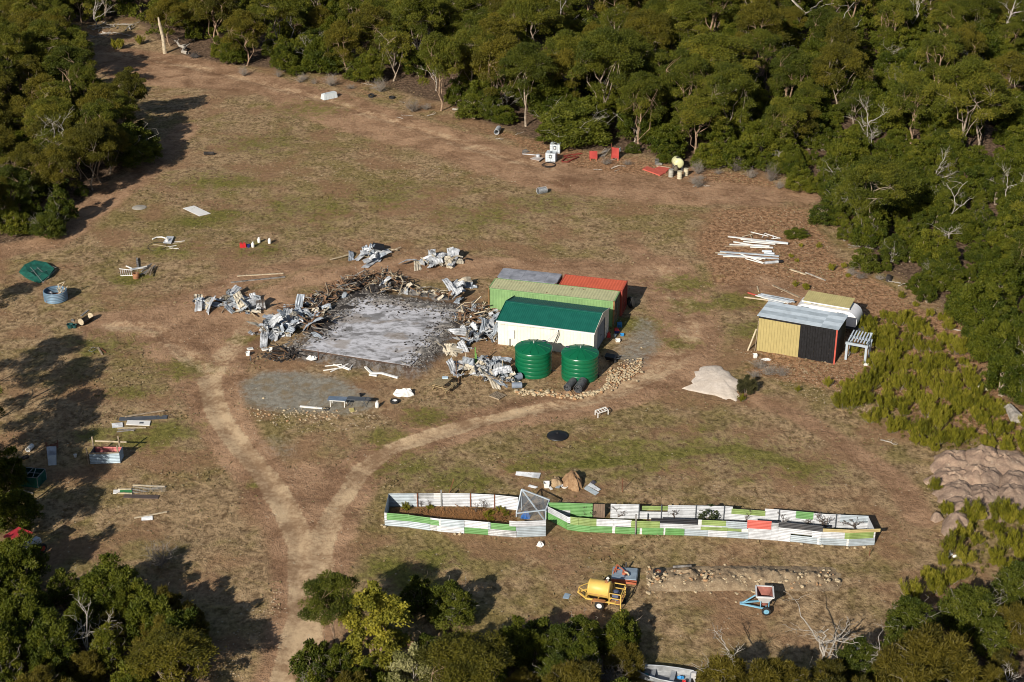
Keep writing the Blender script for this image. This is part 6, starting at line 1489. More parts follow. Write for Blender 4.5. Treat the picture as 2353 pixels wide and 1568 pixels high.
for a, b in (((790, 130), (820, 250)), ((780, 190), (990, 190)), ((990, 100), (990, 210)), ((860, 190), (970, 140)), ((870, 165), (980, 180))): m = MB(); m.beam(Q('d1', *a) + Vector((0, 0, .25)), Q('d1', *b) + Vector((0, 0, .2)), .12, .06); m.build('frame_bar', RUSTY, t)
tub('white_pot', 'small white pot alone in the grass left of the iron pen', 'pot', Q('d1', 1292, 335), .13, .2, PVC)
# mesh cage
a, b = Q('d1', 300, 840), Q('d1', 655, 870); c_ = Q('d1', 800, 715); d_ = a + (c_ - b)
t = T('mesh_cage', 'box cage of green shadecloth on a wire frame at the far left', 'cage', a); hc = Ht('d1', 655, 695, b)
for P0, P1 in ((a, b), (b, c_), (c_, d_), (d_, a)):
    m = MB(); n = 10; vs = []; 
    for i in range(n + 1):
        q = P0.lerp(P1, i / n); nr = (P1 - P0).cross(Vector((0, 0, 1))).normalized() * rg.uniform(-.04, .04); vs += [q, q + Vector((0, 0, hc * .5)) + nr, q + Vector((0, 0, hc))]
    m.add(vs, [[3 * i + j, 3 * i + 3 + j, 3 * i + 4 + j, 3 * i + 1 + j] for i in range(n) for j in (0, 1)]); m.build('cloth_side', GRN, t)
for P0, P1 in ((a, b), (b, c_), (c_, d_), (d_, a), (a.lerp(b, .42), d_.lerp(c_, .42)), (a.lerp(b, .8), d_.lerp(c_, .55)), (a.lerp(d_, .5), b.lerp(c_, .5))): m = MB(); m.tube([z(P0, hc), z(P1, hc)], .025, 5); m.build('frame_tube', WIRE, t)
for P0 in (a, b, c_, d_): m = MB(); m.tube([P0, z(P0, hc)], .025, 5); m.build('frame_tube', WIRE, t)
plank('black_log', 'dark log lying behind the green mesh cage', 'log', 'd1', (210, 450), (490, 350), .16, 0, CHAR, .15, None, True)
plank('grey_branch', 'grey branch lying in front of the green mesh cage', 'branch', 'd1', (350, 900), (565, 975), .06, 0, DEAD, .06, None, True)
# boards lower left
board('white_board', 'white board at the left end of the lower left oddments', 'board', 'l2', [(968, 915), (1022, 915), (1030, 882), (972, 884)], PVC, .05)
t = T('green_board', 'green board in a pale timber frame, lower left', 'panel', Q('l2', 1025, 910)); m = MB(); m.plate([Q('l2', *q) + Vector((0, 0, .05)) for q in ((1025, 908), (1130, 912), (1130, 885), (1025, 885))], .03); m.build('panel_sheet', paint('green_panel_paint', (.05, .24, .08), .6), t)
for a, b in (((1010, 915), (1132, 918)), ((1010, 880), (1125, 880))): m = MB(); m.beam(Q('l2', *a) + Vector((0, 0, .1)), Q('l2', *b) + Vector((0, 0, .1)), .1, .08); m.build('frame_rail', PALEWOOD, t)
plank('pale_batten', 'long pale batten lying above the green framed panel', 'batten', 'l2', (1138, 846), (1412, 858), .12, .07, PALEWOOD, .1)
t = T('wire_mesh', 'limp grey wire mesh right of the green framed panel', 'wire mesh', Q('l2', 1150, 910))
for k in range(9): q = k / 8; m = MB(); m.tube([Q('l2', 1135 + 280 * q, 855 + 3 * q) + Vector((0, 0, .12)), Q('l2', 1135 + 280 * q + 8 * math.sin(k), 915 - 18 * q) + Vector((0, 0, .06))], .012, 3); m.build('mesh_wire', WIRE, t)
for k in range(5): q = k / 4; m = MB(); m.tube([Q('l2', 1135, 858 + 55 * q) + Vector((0, 0, .1)), Q('l2', 1275, 860 + 46 * q) + Vector((0, 0, .2)), Q('l2', 1415, 862 + 36 * q) + Vector((0, 0, .1))], .012, 3); m.build('mesh_wire', WIRE, t)
plank('brown_plank', 'dark brown steel plank below the green framed panel', 'plank', 'l2', (1060, 935), (1358, 944), .5, .05, paint('brown_steel', (.10, .075, .065), .6, rust=.15), .05)
ribsheet('ribbed_sheet', 'small bright ribbed sheet above the lower left thicket', 'l2', [(1212, 1145), (1308, 1140), (1305, 1105), (1210, 1115)], SHEETW, 7, .08)
plank('pale_batten', 'pale batten touching the small bright ribbed sheet', 'batten', 'l2', (1150, 1128), (1430, 1075), .11, .07, PALEWOOD, .1)
# tractor
pr, pf = Q('l2', 235, 1500), Q('l2', 352, 1425); ang = math.atan2((pf - pr).y, (pf - pr).x)
t = T('tractor', 'small white tractor with a red canopy at the left edge', 'tractor', pr + Vector((-math.sin(ang) * .55, math.cos(ang) * .55, 0)), ang)
TW_ = paint('tractor_white', (.62, .62, .60), .4); RRIM = paint('tractor_red_rim', (.42, .05, .03), .5)
WB = max(1.5, (pf - pr).length)
for y in (-.55, .55):
    for x, R_, w_ in ((0, .58, .3), (WB, .36, .2)):
        M_ = Matrix.Translation((x, y, R_)) @ RX; m = MB(); m.lathe([(R_ * .6, -w_ / 2), (R_ * .9, -w_ / 2), (R_, -w_ * .35), (R_, w_ * .35), (R_ * .9, w_ / 2), (R_ * .6, w_ / 2), (R_ * .6, -w_ / 2)], 22, M_, closed=True); wh = L_(t, m, 'tyre', RUBBER)
        m = MB(); m.lathe([(0, -w_ * .3), (R_ * .62, -w_ * .3), (R_ * .62, w_ * .3), (0, w_ * .3)], 16, M_); m.build('rim', RRIM, wh, world=False)
m = MB(); m.hexa([(.55, -.28, .62), (WB + .3, -.24, .62), (WB + .3, .24, .62), (.55, .28, .62)], [(.55, -.27, 1.12), (WB + .25, -.2, 1.0), (WB + .25, .2, 1.0), (.55, .27, 1.12)]); L_(t, m, 'bonnet', TW_)
m = MB(); m.box((WB * .5, 0, .5), (WB + .5, .4, .26)); L_(t, m, 'chassis', DKGREY)
for y in (-.5, .5): m = MB(); m.box((0, y * 1.1, 1.16), (.9, .34, .06)); L_(t, m, 'mudguard', TW_)
m = MB(); m.box((.1, 0, .95), (.45, .5, .12)); m.box((-.12, 0, 1.2), (.1, .5, .5)); L_(t, m, 'seat', BLACK)
m = MB(); m.lathe([(.17, 0), (.19, .02), (.17, .04), (.15, .02), (.17, 0)], 14, Matrix.Translation((.5, 0, 1.3)) @ Matrix.Rotation(-.6, 4, 'Y'), closed=True); L_(t, m, 'steering_wheel', BLACK)
for x in (-.45, .5):
    for y in (-.5, .5): m = MB(); m.beam((x, y, 1.0), (x, y, 2.15), .06, .06, up=(0, 1, 0)); L_(t, m, 'canopy_post', DKGREY)
m = MB(); m.hexa([(-.75, -.7, 2.12), (.75, -.7, 2.12), (.75, .7, 2.12), (-.75, .7, 2.12)], [(-.65, -.6, 2.26), (.65, -.6, 2.26), (.65, .6, 2.26), (-.65, .6, 2.26)]); L_(t, m, 'canopy', paint('canopy_red', (.42, .03, .04), .5))
m = MB(); m.beam((-.9, -.75, .55), (-.2, -.8, .95), .1, .12); L_(t, m, 'lift_arm', paint('arm_grey', (.4, .4, .4), .5))
# ================================================================== NORTH EDGE OBJECTS
# white plastic tank lying at the far edge
a, b = Q('t2', 420, 860), Q('t2', 535, 835); t = T('plastic_tank', 'long white ribbed plastic tank lying at the far forest edge', 'tank', a, math.atan2((b - a).y, (b - a).x)); L = (b - a).length * 1.02
WT = paint('chalky_white_plastic', (.55, .60, .62), .5, var=.06, dirt=.2)
m = MB(); m.hexa([(0, 0, 0), (L, 0, 0), (L, .9, 0), (0, .9, 0)], [(.12, .12, .7), (L - .08, .1, .75), (L - .08, .8, .75), (.12, .8, .7)]); L_(t, m, 'tank_body', WT)
for k in range(5): m = MB(); x = L * (k + .6) / 5.2; m.hexa([(x - .12, -.04, 0), (x + .12, -.04, 0), (x + .12, .1, 0), (x - .12, .1, 0)], [(x - .1, .06, .45), (x + .1, .06, .45), (x + .1, .12, .45), (x - .1, .12, .45)]); L_(t, m, 'rib', WT)
m = MB(); m.lathe([(.16, .7), (.16, .8), (0, .8)], 12, Matrix.Translation((.4, .45, 0))); L_(t, m, 'cap', WT)
tyre('tyre', 'tyre lying in the scrub at the far forest edge, left of its pair', Q('t2', 825, 832) + Vector((0, 0, .2)), .42, .26, Matrix.Rotation(.35, 4, 'X'), None)
tyre('tyre', 'tyre lying in the scrub at the far forest edge, right of its pair', Q('t2', 1000, 842) + Vector((0, 0, .13)), .42, .26, None, None)
lying('grey_drum', 'small grey drum lying on stony ground below the tall bare-trunked gum', 'drum', 't2', (1895, 1155), (1915, 1120), .34, ZINC, 16, None, True)
t = T('wire_roll', 'roll of grey fencing wire alone on the upper open grass', 'wire roll', Q('m1', 340, 810)); p, q = Q('m1', 300, 815) + Vector((0, 0, .38)), Q('m1', 392, 800) + Vector((0, 0, .38)); d = q - p
for k in range(11): m = MB(); M_ = Matrix.Translation(p + d * (k / 10)) @ d.to_track_quat('Z', 'Y').to_matrix().to_4x4(); m.lathe([(.38, -.02), (.39, 0), (.38, .02), (.36, 0), (.38, -.02)], 18, M_, closed=True); m.build('wire_loop', ZINC, t)
m = MB(); m.tube([p, q], .31, 16); m.build('wire_core', MESHG, t)
# IBC containers
def ibc(x, y, rz, label):
    p = Q('m1', x, y); t = T('liquid_container', label, 'container', p, rz)
    m = MB(); m.box((0, 0, .62), (1.14, .96, .92)); L_(t, m, 'bottle_body', paint('milky_plastic', (.56, .62, .66), .4, var=.04, dirt=.1))
    m = MB(); m.lathe([(.16, 1.08), (.16, 1.14), (0, 1.14)], 14); L_(t, m, 'cap', BLACK)
    m = MB(); m.box((0, 0, .07), (1.2, 1.0, .05))
    for x_ in (-.5, 0, .5): m.box((x_, 0, .02), (.12, 1.0, .06))
    L_(t, m, 'pallet_base', ZINC)
    for zz in (.12, .36, .6, .84, 1.1):
        m = MB()
        for y_ in (-.5, .5): m.beam((-.6, y_, zz), (.6, y_, zz), .03, .03)
        for x_ in (-.6, .6): m.beam((x_, -.5, zz), (x_, .5, zz), .03, .03)
        L_(t, m, 'cage_bar', ZINC)
    for i in range(5):
        for y_ in (-.51, .51): m = MB(); m.beam((-.6 + .3 * i, y_, .1), (-.6 + .3 * i, y_, 1.1), .03, .03, up=(0, 1, 0)); L_(t, m, 'cage_upright', ZINC)
    for i in (1, 2, 3):
        for x_ in (-.61, .61): m = MB(); m.beam((x_, -.5 + .25 * i, .1), (x_, -.5 + .25 * i, 1.1), .03, .03, up=(1, 0, 0)); L_(t, m, 'cage_upright', ZINC)
    m = MB(); m.box((0, -.53, .72), (.34, .02, .44)); lab = L_(t, m, 'label_plate', DKGREY); m = MB(); m.box((0, -.545, .72), (.14, .01, .2)); m.build('label_mark', PVC, lab, world=False)
    m = MB(); m.tube([(0, -.5, .16), (0, -.62, .16)], .04, 8); L_(t, m, 'tap', BLACK)
ibc(455, 425, math.radians(-14), 'white caged liquid container standing in front of its pair by the wattle bush')
ibc(505, 322, math.radians(-10), 'white caged liquid container half under the wattle bush')
p = Q('m1', 425, 478); t = T('hose_coil', 'black hose coiled on the ground before the liquid container', 'hose', p)
for k, R_ in enumerate((.82, .76, .70)): m = MB(); m.lathe([(R_, .01), (R_ + .03, .04), (R_, .07), (R_ - .03, .04), (R_, .01)], 26, Matrix.Translation(p + Vector((.05 * k, .04 * k, .04 * k))), closed=True); m.build('hose_turn', BLACK, t)
plank('steel_pipe', 'grey pipe pointing at the front liquid container', 'pipe', 'm1', (118, 348), (285, 362), .06, 0, ZINC, .06, None, True)
board('grey_grate', 'grey metal grate on the dirt left of the liquid containers', 'grate', 'm1', [(112, 335), (205, 325), (165, 292), (120, 300)], ASHB, .04)
board('pink_board', 'pale board lying left of the front liquid container', 'board', 'm1', [(208, 405), (330, 432), (372, 395), (262, 380)], paint('pale_pink_board', (.5, .44, .40), .7), .05)
p = Q('m1', 300, 385); m = MB(); m.lathe([(.24, 0), (.25, .3), (.2, .4), (0, .4)], 14, Matrix.Translation(p)); tag(m.build('steel_pot', ZINC, loc=p), 'grey steel pot standing on the pale board', 'pot')
plank('black_bar', 'black bar leaning between the pale board and the container', 'bar', 'm1', (318, 440), (370, 400), .12, .1, BLACK, .08)
t = T('red_rack', 'dark red steel rack lying right of the liquid containers', 'frame', Q('m1', 640, 440))
for a, b in (((580, 445), (660, 450)), ((660, 440), (775, 388)), ((600, 380), (700, 360)), ((640, 400), (740, 378)), ((580, 440), (640, 385)), ((700, 360), (820, 350))): m = MB(); m.beam(Q('m1', *a) + Vector((0, 0, .12)), Q('m1', *b) + Vector((0, 0, .15)), .16, .1); m.build('frame_bar', paint('dark_red_steel', (.22, .04, .028), .7, var=.2), t)
def standing(name, label, cat, f, cs, lean, mat, n=7, feet=True, rib=True):
    b0, b1 = Q(f, *cs[0]), Q(f, *cs[1]); h0 = Ht(f, cs[0][0], cs[2], b0); up_ = Vector((0, lean, h0)); t = T(name, label, cat, b0)
    m = MB(); g = Vector((0, 0, .12)); m.corr(b0 + g, b0 + up_, b1 + up_, b1 + g, n, .02, .02) if rib else m.plate([b0 + g, b1 + g, b1 + up_, b0 + up_], .04); m.build('panel_sheet', mat, t)
    if feet:
        for q in (.1, .85): pp = b0.lerp(b1, q); m = MB(); m.beam(pp + Vector((0, -.35, .08)), pp + Vector((0, .35, .12)), .14, .14); m.build('foot', paint('orange_foot', (.5, .17, .09), .7), t)
    return t
standing('red_barrier', 'red ribbed barrier on feet, left of its pair, half behind the wattle twigs', 'panel', 'm1', ((905, 410), (998, 412), 318), .35, REDI and paint('brick_red_iron', (.38, .055, .045), .6, var=.1), 8)
standing('red_barrier', 'red ribbed barrier on feet, right of its pair, beside a pale board', 'panel', 'm1', ((1162, 400), (1252, 412), 272), .3, paint('brick_red_iron', (.38, .055, .045), .6), 8)
t = T('grey_gate', 'weathered grey louvred gate leaning between the two red panels', 'gate', Q('m1', 1050, 380)); c = [Q('m1', *q) for q in ((1012, 375), (1075, 385), (1150, 330), (1090, 322))]
c = [c[0] + Vector((0, 0, .05)), c[1] + Vector((0, 0, .05)), c[2] + Vector((0, .2, .45)), c[3] + Vector((0, .2, .45))]
for k in range(7): m = MB(); q0, q1 = c[0].lerp(c[3], k / 6.5), c[1].lerp(c[2], k / 6.5); m.beam(q0, q1, .16, .03); m.build('louvre', ASHB, t)
for q0, q1 in ((c[0], c[3]), (c[1], c[2])): m = MB(); m.beam(q0, q1, .08, .08); m.build('side_rail', WOOD, t)
standing('pale_board', 'pale board propped behind the right red panel', 'board', 'm1', ((1255, 335), (1275, 320), 288), .4, paint('pale_board', (.5, .5, .5), .6), 3, False, False)
p = Q('m1', 1160, 400); m = MB(); m.tube([p, p + Vector((0, .1, Ht('m1', 1158, 220, p)))], .03, 5); tag(m.build('iron_rod', RUSTY, loc=p), 'thin rod standing at the right red panel', 'rod')
REDB = paint('coral_board', (.52, .11, .08), .55, var=.06)
board('red_board', 'long coral red board lying left of the spray tank drums', 'board', 'm1', [(1530, 530), (1735, 605), (1800, 570), (1580, 498)], REDB, .12, .02)
board('red_board', 'short coral red board lying behind the long one', 'board', 'm1', [(1675, 525), (1800, 575), (1850, 520), (1720, 500)], REDB, .12, .02)
board('grey_box', 'flat grey box lying behind the coral red boards', 'box', 'm1', [(1672, 472), (1760, 474), (1768, 430), (1675, 425)], ASHB, .3, .0)
plank('pale_batten', 'pale batten lying behind the coral red boards', 'batten', 'm1', (1695, 488), (1860, 514), .16, .1, PALEWOOD, .06)
# spray tank
p = Q('m1', 1950, 560) + Vector((0, .75, 0)); t = T('spray_tank', 'cream horizontal tank on a stand at the forest edge', 'tank', p, math.radians(12)); CRT = paint('cream_plastic', (.62, .62, .34), .4, var=.03, dirt=.08)
Rt = .58; M_ = Matrix.Translation((0, -.6, .98)) @ Matrix.Rotation(-math.pi / 2, 4, 'X'); m = MB(); m.lathe([(0, -.08), (.3, -.06), (.5, .0), (Rt, .1), (Rt, 1.3), (.5, 1.4), (.3, 1.46), (0, 1.48)], 26, M_); L_(t, m, 'tank_shell', CRT)
m = MB(); m.lathe([(.2, 1.53), (.2, 1.6), (0, 1.61)], 16, Matrix.Translation((0, .1, 0))); L_(t, m, 'filler_lid', BLACK)
for y in (-.4, .0, .6):
    for x in (-.42, .42): m = MB(); m.beam((x, y, 0), (x * .85, y, .62), .08, .08, up=(0, 1, 0)); L_(t, m, 'stand_leg', DKGREY)
for x in (-.4, .4): m = MB(); m.beam((x, -.6, .55), (x, .8, .55), .08, .1); L_(t, m, 'stand_rail', DKGREY)
m = MB(); m.lathe([(Rt + .01, .3), (Rt + .03, .33), (Rt + .01, .36)], 26, M_, closed=True); L_(t, m, 'strap', WIRE)
def drum(x, y, label, mat, s_=1.0):
    p = Q('m1', x, y) + Vector((0, .28 * s_, 0)); t = T('steel_drum', label, 'drum', p, 0, 'drums in front of the spray tank'); R = .29 * s_; H_ = .9 * s_
    m = MB(); m.lathe([(R, 0), (R + .012, .02), (R, .05), (R, H_ * .32), (R + .016, H_ * .345), (R, H_ * .37), (R, H_ * .63), (R + .016, H_ * .655), (R, H_ * .68), (R, H_ - .03), (R + .012, H_ - .01), (R + .012, H_), (R * .93, H_)], 20, Matrix.Translation(p)); m.build('drum_shell', mat, t)
    m = MB(); m.lathe([(R * .93, H_ - .03), (0, H_ - .03)], 20, Matrix.Translation(p), closed=True); m.build('drum_lid', RUSTY, t)
DRC = paint('cream_rust_drum', (.50, .45, .32), .6, var=.1, dirt=.35, dirtcol=(.32, .22, .12), rust=.12); DRG = paint('grey_rust_drum', (.36, .35, .30), .6, var=.12, dirt=.35, rust=.15)
drum(1866, 620, 'grey rusty drum, left of the drums at the spray tank', DRG); drum(1968, 642, 'cream rusty drum in front, nearest of the drums at the spray tank', DRC); drum(2042, 605, 'cream rusty drum, right of the drums at the spray tank', DRC, .95)
bottle('tall dark gas cylinder between the drums at the spray tank', Q('m1', 1920, 560), 1.6, paint('brown_bottle', (.12, .10, .07), .6))
# ---------------------------------------------------------------- timber stacks on the right
def stack(name, label, f, items, base_i=0):
    t = T(name, label, 'stack', Q(f, *items[0][0]))
    for i, (a, b, w, mt) in enumerate(items): m = MB(); zz = .06 + .05 * i * .5; m.beam(Q(f, *a) + Vector((0, 0, zz)), Q(f, *b) + Vector((0, 0, zz)), w, .07); m.build('length', mt, t)
    return t
PW = PVC; PZ = paint('pale_zinc_purlin', (.52, .57, .62), .5, .2, var=.08, dirt=.2)
stack('timber_stack', 'stack of white painted boards on the reddish ground, farther of the two stacks', 'd3', [((700, 508), (1250, 505), .14, WOOD), ((790, 478), (1300, 490), .22, PW), ((865, 430), (1400, 520), .2, PW), ((1180, 530), (1610, 545), .28, PW), ((1290, 500), (1540, 520), .25, PW), ((765, 345), (1450, 425), .24, PW), ((1000, 400), (1700, 455), .18, PW), ((1200, 430), (1890, 490), .2, PW), ((1050, 450), (1650, 500), .18, PW), ((1470, 430), (1890, 480), .16, PZ)])
stack('steel_stack', 'stack of grey-white steel purlins, nearer of the two stacks', 'd3', [((520, 630), (1300, 640), .12, PALEWOOD), ((570, 660), (1720, 745), .24, PZ), ((610, 615), (1725, 700), .26, PZ), ((700, 635), (1640, 690), .22, PZ), ((665, 710), (1390, 740), .12, PW), ((980, 665), (1440, 845), .10, PW), ((1090, 765), (1420, 855), .10, PW), ((1100, 720), (1465, 775), .10, PW), ((1200, 760), (1390, 790), .10, PW)])
lying('white_pipe', 'short white pipe behind the grey steel purlins, upper of the two', 'pipe', 'd3', (1400, 612), (1585, 618), .13, PZ, 12); lying('white_pipe', 'short white pipe behind the grey steel purlins, lower of the two', 'pipe', 'd3', (1440, 640), (1635, 655), .11, PZ, 12)
p, q = Q('d3', 1455, 840) + Vector((0, 0, .16)), Q('d3', 1790, 808) + Vector((0, 0, .16)); t = T('flue_pipe', 'grey flue pipe with a black end below the steel purlins', 'pipe', p); m = MB(); m.tube([p, p.lerp(q, .75)], .15, 14); m.build('pipe', ZINC, t); m = MB(); m.tube([p.lerp(q, .75), q], .155, 14); m.build('burnt_end', BLACK, t)
t = T('scrap_trusses', 'tangle of white and rusty steel frames behind the white boards', 'frames', Q('d3', 1400, 360))
for a, b, mt in (((1190, 260), (1520, 350), PW), ((1460, 290), (1745, 390), PW), ((1580, 390), (1740, 380), PW), ((1030, 350), (1250, 300), PALEWOOD), ((1280, 300), (1360, 370), SHEETR), ((1300, 360), (1520, 400), SHEETR), ((1380, 380), (1520, 370), SHEETR), ((1400, 370), (1460, 290), PW), ((1180, 310), (1200, 370), PALEWOOD), ((1350, 285), (1460, 290), SHEETR), ((1600, 330), (1620, 390), PW)): m = MB(); m.beam(Q('d3', *a) + Vector((0, 0, .2)), Q('d3', *b) + Vector((0, 0, .25)), .08, .06); m.build('frame_bar', mt, t)
for a, b, w, mt, lab in (((1600, 1240), (2110, 1470), .2, WOOD, 'long brown timber lying behind the caravan end'), ((1310, 1262), (1340, 1365), .1, PALEWOOD, 'short pale stick above the red-tipped pipes'), ((1135, 1380), (1330, 1440), .1, REDP, 'red painted bar sticking out of the pipe stack'), ((1070, 1465), (1540, 1525), .12, PALEWOOD, 'pale timber lying left of the pipe stack'), ((1570, 1445), (2050, 1560), .22, BLACK, 'black length lying between pipe stack and caravan'), ((1930, 940), (2230, 1040), .18, PALEWOOD, 'pale yellow timber on the bank right of the steel purlins'), ((2220, 1000), (2600, 1150), .12, DEAD, 'grey fallen branch on the bank, right of the pale yellow timber')):
    plank('loose_timber', lab, 'timber', 'd3', a, b, w, .1, mt, .06)
stack('pipe_stack', 'stack of white and zinc lengths behind the lean-to shed', 'd3', [((1280, 1430), (1960, 1560), .2, PZ), ((1330, 1420), (2020, 1560), .2, PZ), ((1380, 1410), (2000, 1530), .16, PZ), ((1300, 1450), (1900, 1590), .18, PW), ((1520, 1530), (1800, 1600), .25, PZ), ((1400, 1490), (1850, 1590), .2, PW)])
# leaning post, white tub and plastic left of the lean-to
a = Q('z3', 920, 715); m = MB(); m.beam(a, a + Vector((.75, .6, 1.9)), .14, .06); t = tag(m.build('leaning_board', PALEWOOD, loc=a), 'pale board leaning against the left end of the lean-to shed', 'board')
tub('white_tub', 'square white tub at the left front of the lean-to shed', 'tub', Q('z3', 988, 778), .26, .3, PVC, True)
crumpled('plastic_sheet', 'torn clear plastic on the ground before the lean-to shed', 'plastic sheet', Q('z3', 1095, 800), .5, .28, .15, PVC, 12)
# steel stand
a, b = Q('z3', 1842, 795), Q('z3', 2022, 832); ang = math.atan2((b - a).y, (b - a).x); t = T('steel_stand', 'pale grey steel stand with a slatted top right of the lean-to shed', 'stand', a, ang); SG = paint('pale_blue_grey_steel', (.40, .46, .52), .5, .1, var=.08, dirt=.2)
L = (b - a).length; hs = Ht('z3', 1850, 650, a)
for x in (0, L):
    for y in (0, 1.5): m = MB(); m.beam((x, y, -.05), (x, y, hs), .2, .14, up=(0, 1, 0)); L_(t, m, 'leg', SG)
for y in (0, 1.5): m = MB(); m.beam((-.15, y, hs + .08), (L + .15, y, hs + .08), .12, .22); L_(t, m, 'beam', SG)
for x in (0, L): m = MB(); m.beam((x, 0, hs + .05), (x, 1.5, hs + .05), .1, .18); L_(t, m, 'beam', SG)
for k in range(7): x = L * (k + .2) / 6.4; m = MB(); m.beam((x, .15, hs + .28), (x + .1, 1.5, hs + .75), .12, .05); L_(t, m, 'slat', SG)
m = MB(); m.beam((L * .95, 1.5, hs), (L * 1.0, 1.5, hs + .8), .2, .1, up=(0, 1, 0)); L_(t, m, 'upright_plate', SG)
plank('white_strut', 'short white strut leaning under the pale steel stand', 'strut', 'z3', (1865, 780), (1885, 745), .09, .06, PVC, .2)
crumpled('foam_lump', 'pale foam lump at the foot of the pale steel stand', 'foam', Q('z3', 2038, 845), .32, .25, .14, PVC, 14)
# ---------------------------------------------------------------- mounds
def mound(name, label, cat, cs, h, mat, f='V', seed=1, rough=.12, rings=12, seg=34, peak=(0, 0), group=None, sharp=1.0):
    P = [Q(f, *q) for q in cs]; c = centre(P); n = len(P); r = random.Random(seed); m = MB(); vs = []; fs = []
    for i in range(rings + 1):
        q = i / rings
        for j in range(seg):
            t_ = j / seg * n; k = int(t_); e = P[k % n].lerp(P[(k + 1) % n], t_ - k)
            q2 = q * (1 + .30 * (vnoise(np.array([j * .55]), np.array([q * 2]), seed)[0] - .5)) if 0 < j < seg - 1 else q; x, y = c.x + peak[0] * (1 - q) + (e.x - c.x) * q2, c.y + peak[1] * (1 - q) + (e.y - c.y) * q2
            hh = h * (1 - q ** 2.1) ** sharp; nz = fbm(np.array([x * 1.6]), np.array([y * 1.6]), seed)[0] - .5; nz2 = vnoise(np.array([x * 5]), np.array([y * 5]), seed)[0] - .5
            vs.append((x, y, hz(x, y) + hh * (1 + rough * 5 * nz) + (nz2 * .15 + (vnoise(np.array([x * 2.6]), np.array([y * 2.6]), seed + 3)[0] - .5) * .14 * h) * (1 - q ** 3) * min(1, rough * 6) - .08 * (q > .99)))
    for i in range(rings):
        for j in range(seg): k = (j + 1) % seg; fs.append([i * seg + j, (i + 1) * seg + j, (i + 1) * seg + k, i * seg + k])
    m.add(vs, fs, True); c.z = hz(c.x, c.y); return tag(m.build(name, mat, loc=c), label, cat, group)
def earthmat(name, a, b, c, sc=1.2):
    s = NT(name); co = s.coord('Object'); n1 = s.noise(co, sc, 5, .65); n2 = s.noise(co, sc * 7, 4, .7); v = s.n('ShaderNodeTexVoronoi', i_Vector=co, i_Scale=4.0)
    col = s.mix(s.ss(s.math('ADD', s.math('MULTIPLY', n1, .6), s.math('MULTIPLY', n2, .4)), .36, .62), a, b)
    col = s.mix(s.math('MULTIPLY', s.ss(v.outputs['Distance'], .3, .15), s.ss(n1, .45, .6)), col, c); s.bump(n2, .7, .08); return s.out(col, .95, 0, .1)
SANDM = earthmat('pale_sand', (.60, .51, .42), (.70, .61, .52), (.74, .66, .57), .6)
mound('sand_heap', 'broad heap of pale pinkish sand right of the track bend', 'sand heap', [(1562, 895), (1585, 885), (1595, 855), (1610, 838), (1645, 838), (1680, 852), (1702, 880), (1702, 905), (1690, 922), (1655, 918), (1620, 905)], .24, SANDM, 'V', 4, .05, 14, 60, (.5, 1.2))
MND = earthmat('dumped_soil', (.25, .17, .125), (.39, .28, .20), (.46, .37, .28), .9); MND2 = earthmat('dumped_brown_soil', (.20, .14, .105), (.32, .235, .175), (.40, .32, .24), .9)
lab = [('top row', 'left'), ('top row', 'middle'), ('top row', 'right'), ('second row', 'leftmost'), ('second row', 'left centre'), ('second row', 'right centre'), ('second row', 'rightmost'), ('third row', 'leftmost'), ('third row', 'centre'), ('third row', 'rightmost'), ('bottom row', 'left'), ('bottom row', 'right')]
for i, (x, y, rx, ry, h) in enumerate(((1150, 1020, 170, 95, 1.4), (1390, 1010, 170, 95, 1.4), (1640, 1020, 190, 95, 1.4), (1110, 1170, 180, 80, 1.3), (1330, 1150, 130, 75, 1.35), (1510, 1165, 110, 75, 1.3), (1720, 1200, 120, 85, 1.3), (1190, 1290, 170, 75, 1.2), (1430, 1310, 150, 80, 1.3), (1680, 1330, 160, 80, 1.2), (1270, 1430, 160, 70, 1.1), (1560, 1460, 170, 70, .9))):
    x += rg.gauss(0, 14); y += rg.gauss(0, 8); h *= rg.uniform(.75, 1.1)
    cs = [(x + rx * 1.35 * math.cos(a) * rg.uniform(.9, 1.1), y + ry * 1.45 * math.sin(a) * rg.uniform(.85, 1.15)) for a in [-2 * math.pi * k / 12 for k in range(12)]]
    mound('soil_mound', f'dumped stony soil mound, {lab[i][1]} in the {lab[i][0]} at the right edge', 'soil mound', cs, h * .56, MND if i < 5 else MND2, 'r2', 20 + i, .16, 14, 44, (rg.uniform(-.3, .3), .3), 'dumped soil mounds', 1.0)
mound('soil_mound', 'separate grey soil mound below the dumped rows, in the heath', 'soil mound', [(2245, 1225), (2225, 1188), (2200, 1180), (2170, 1195), (2160, 1222), (2180, 1240), (2215, 1238)], 1.0, MND2, 'V', 50, .12, 8, 24, (0, .2))
mound('soil_mound', 'small grey soil mound left of the separate mound', 'soil mound', [(2170, 1195), (2160, 1180), (2142, 1182), (2136, 1196), (2150, 1204)], .5, MND2, 'V', 51, .12, 7, 18)
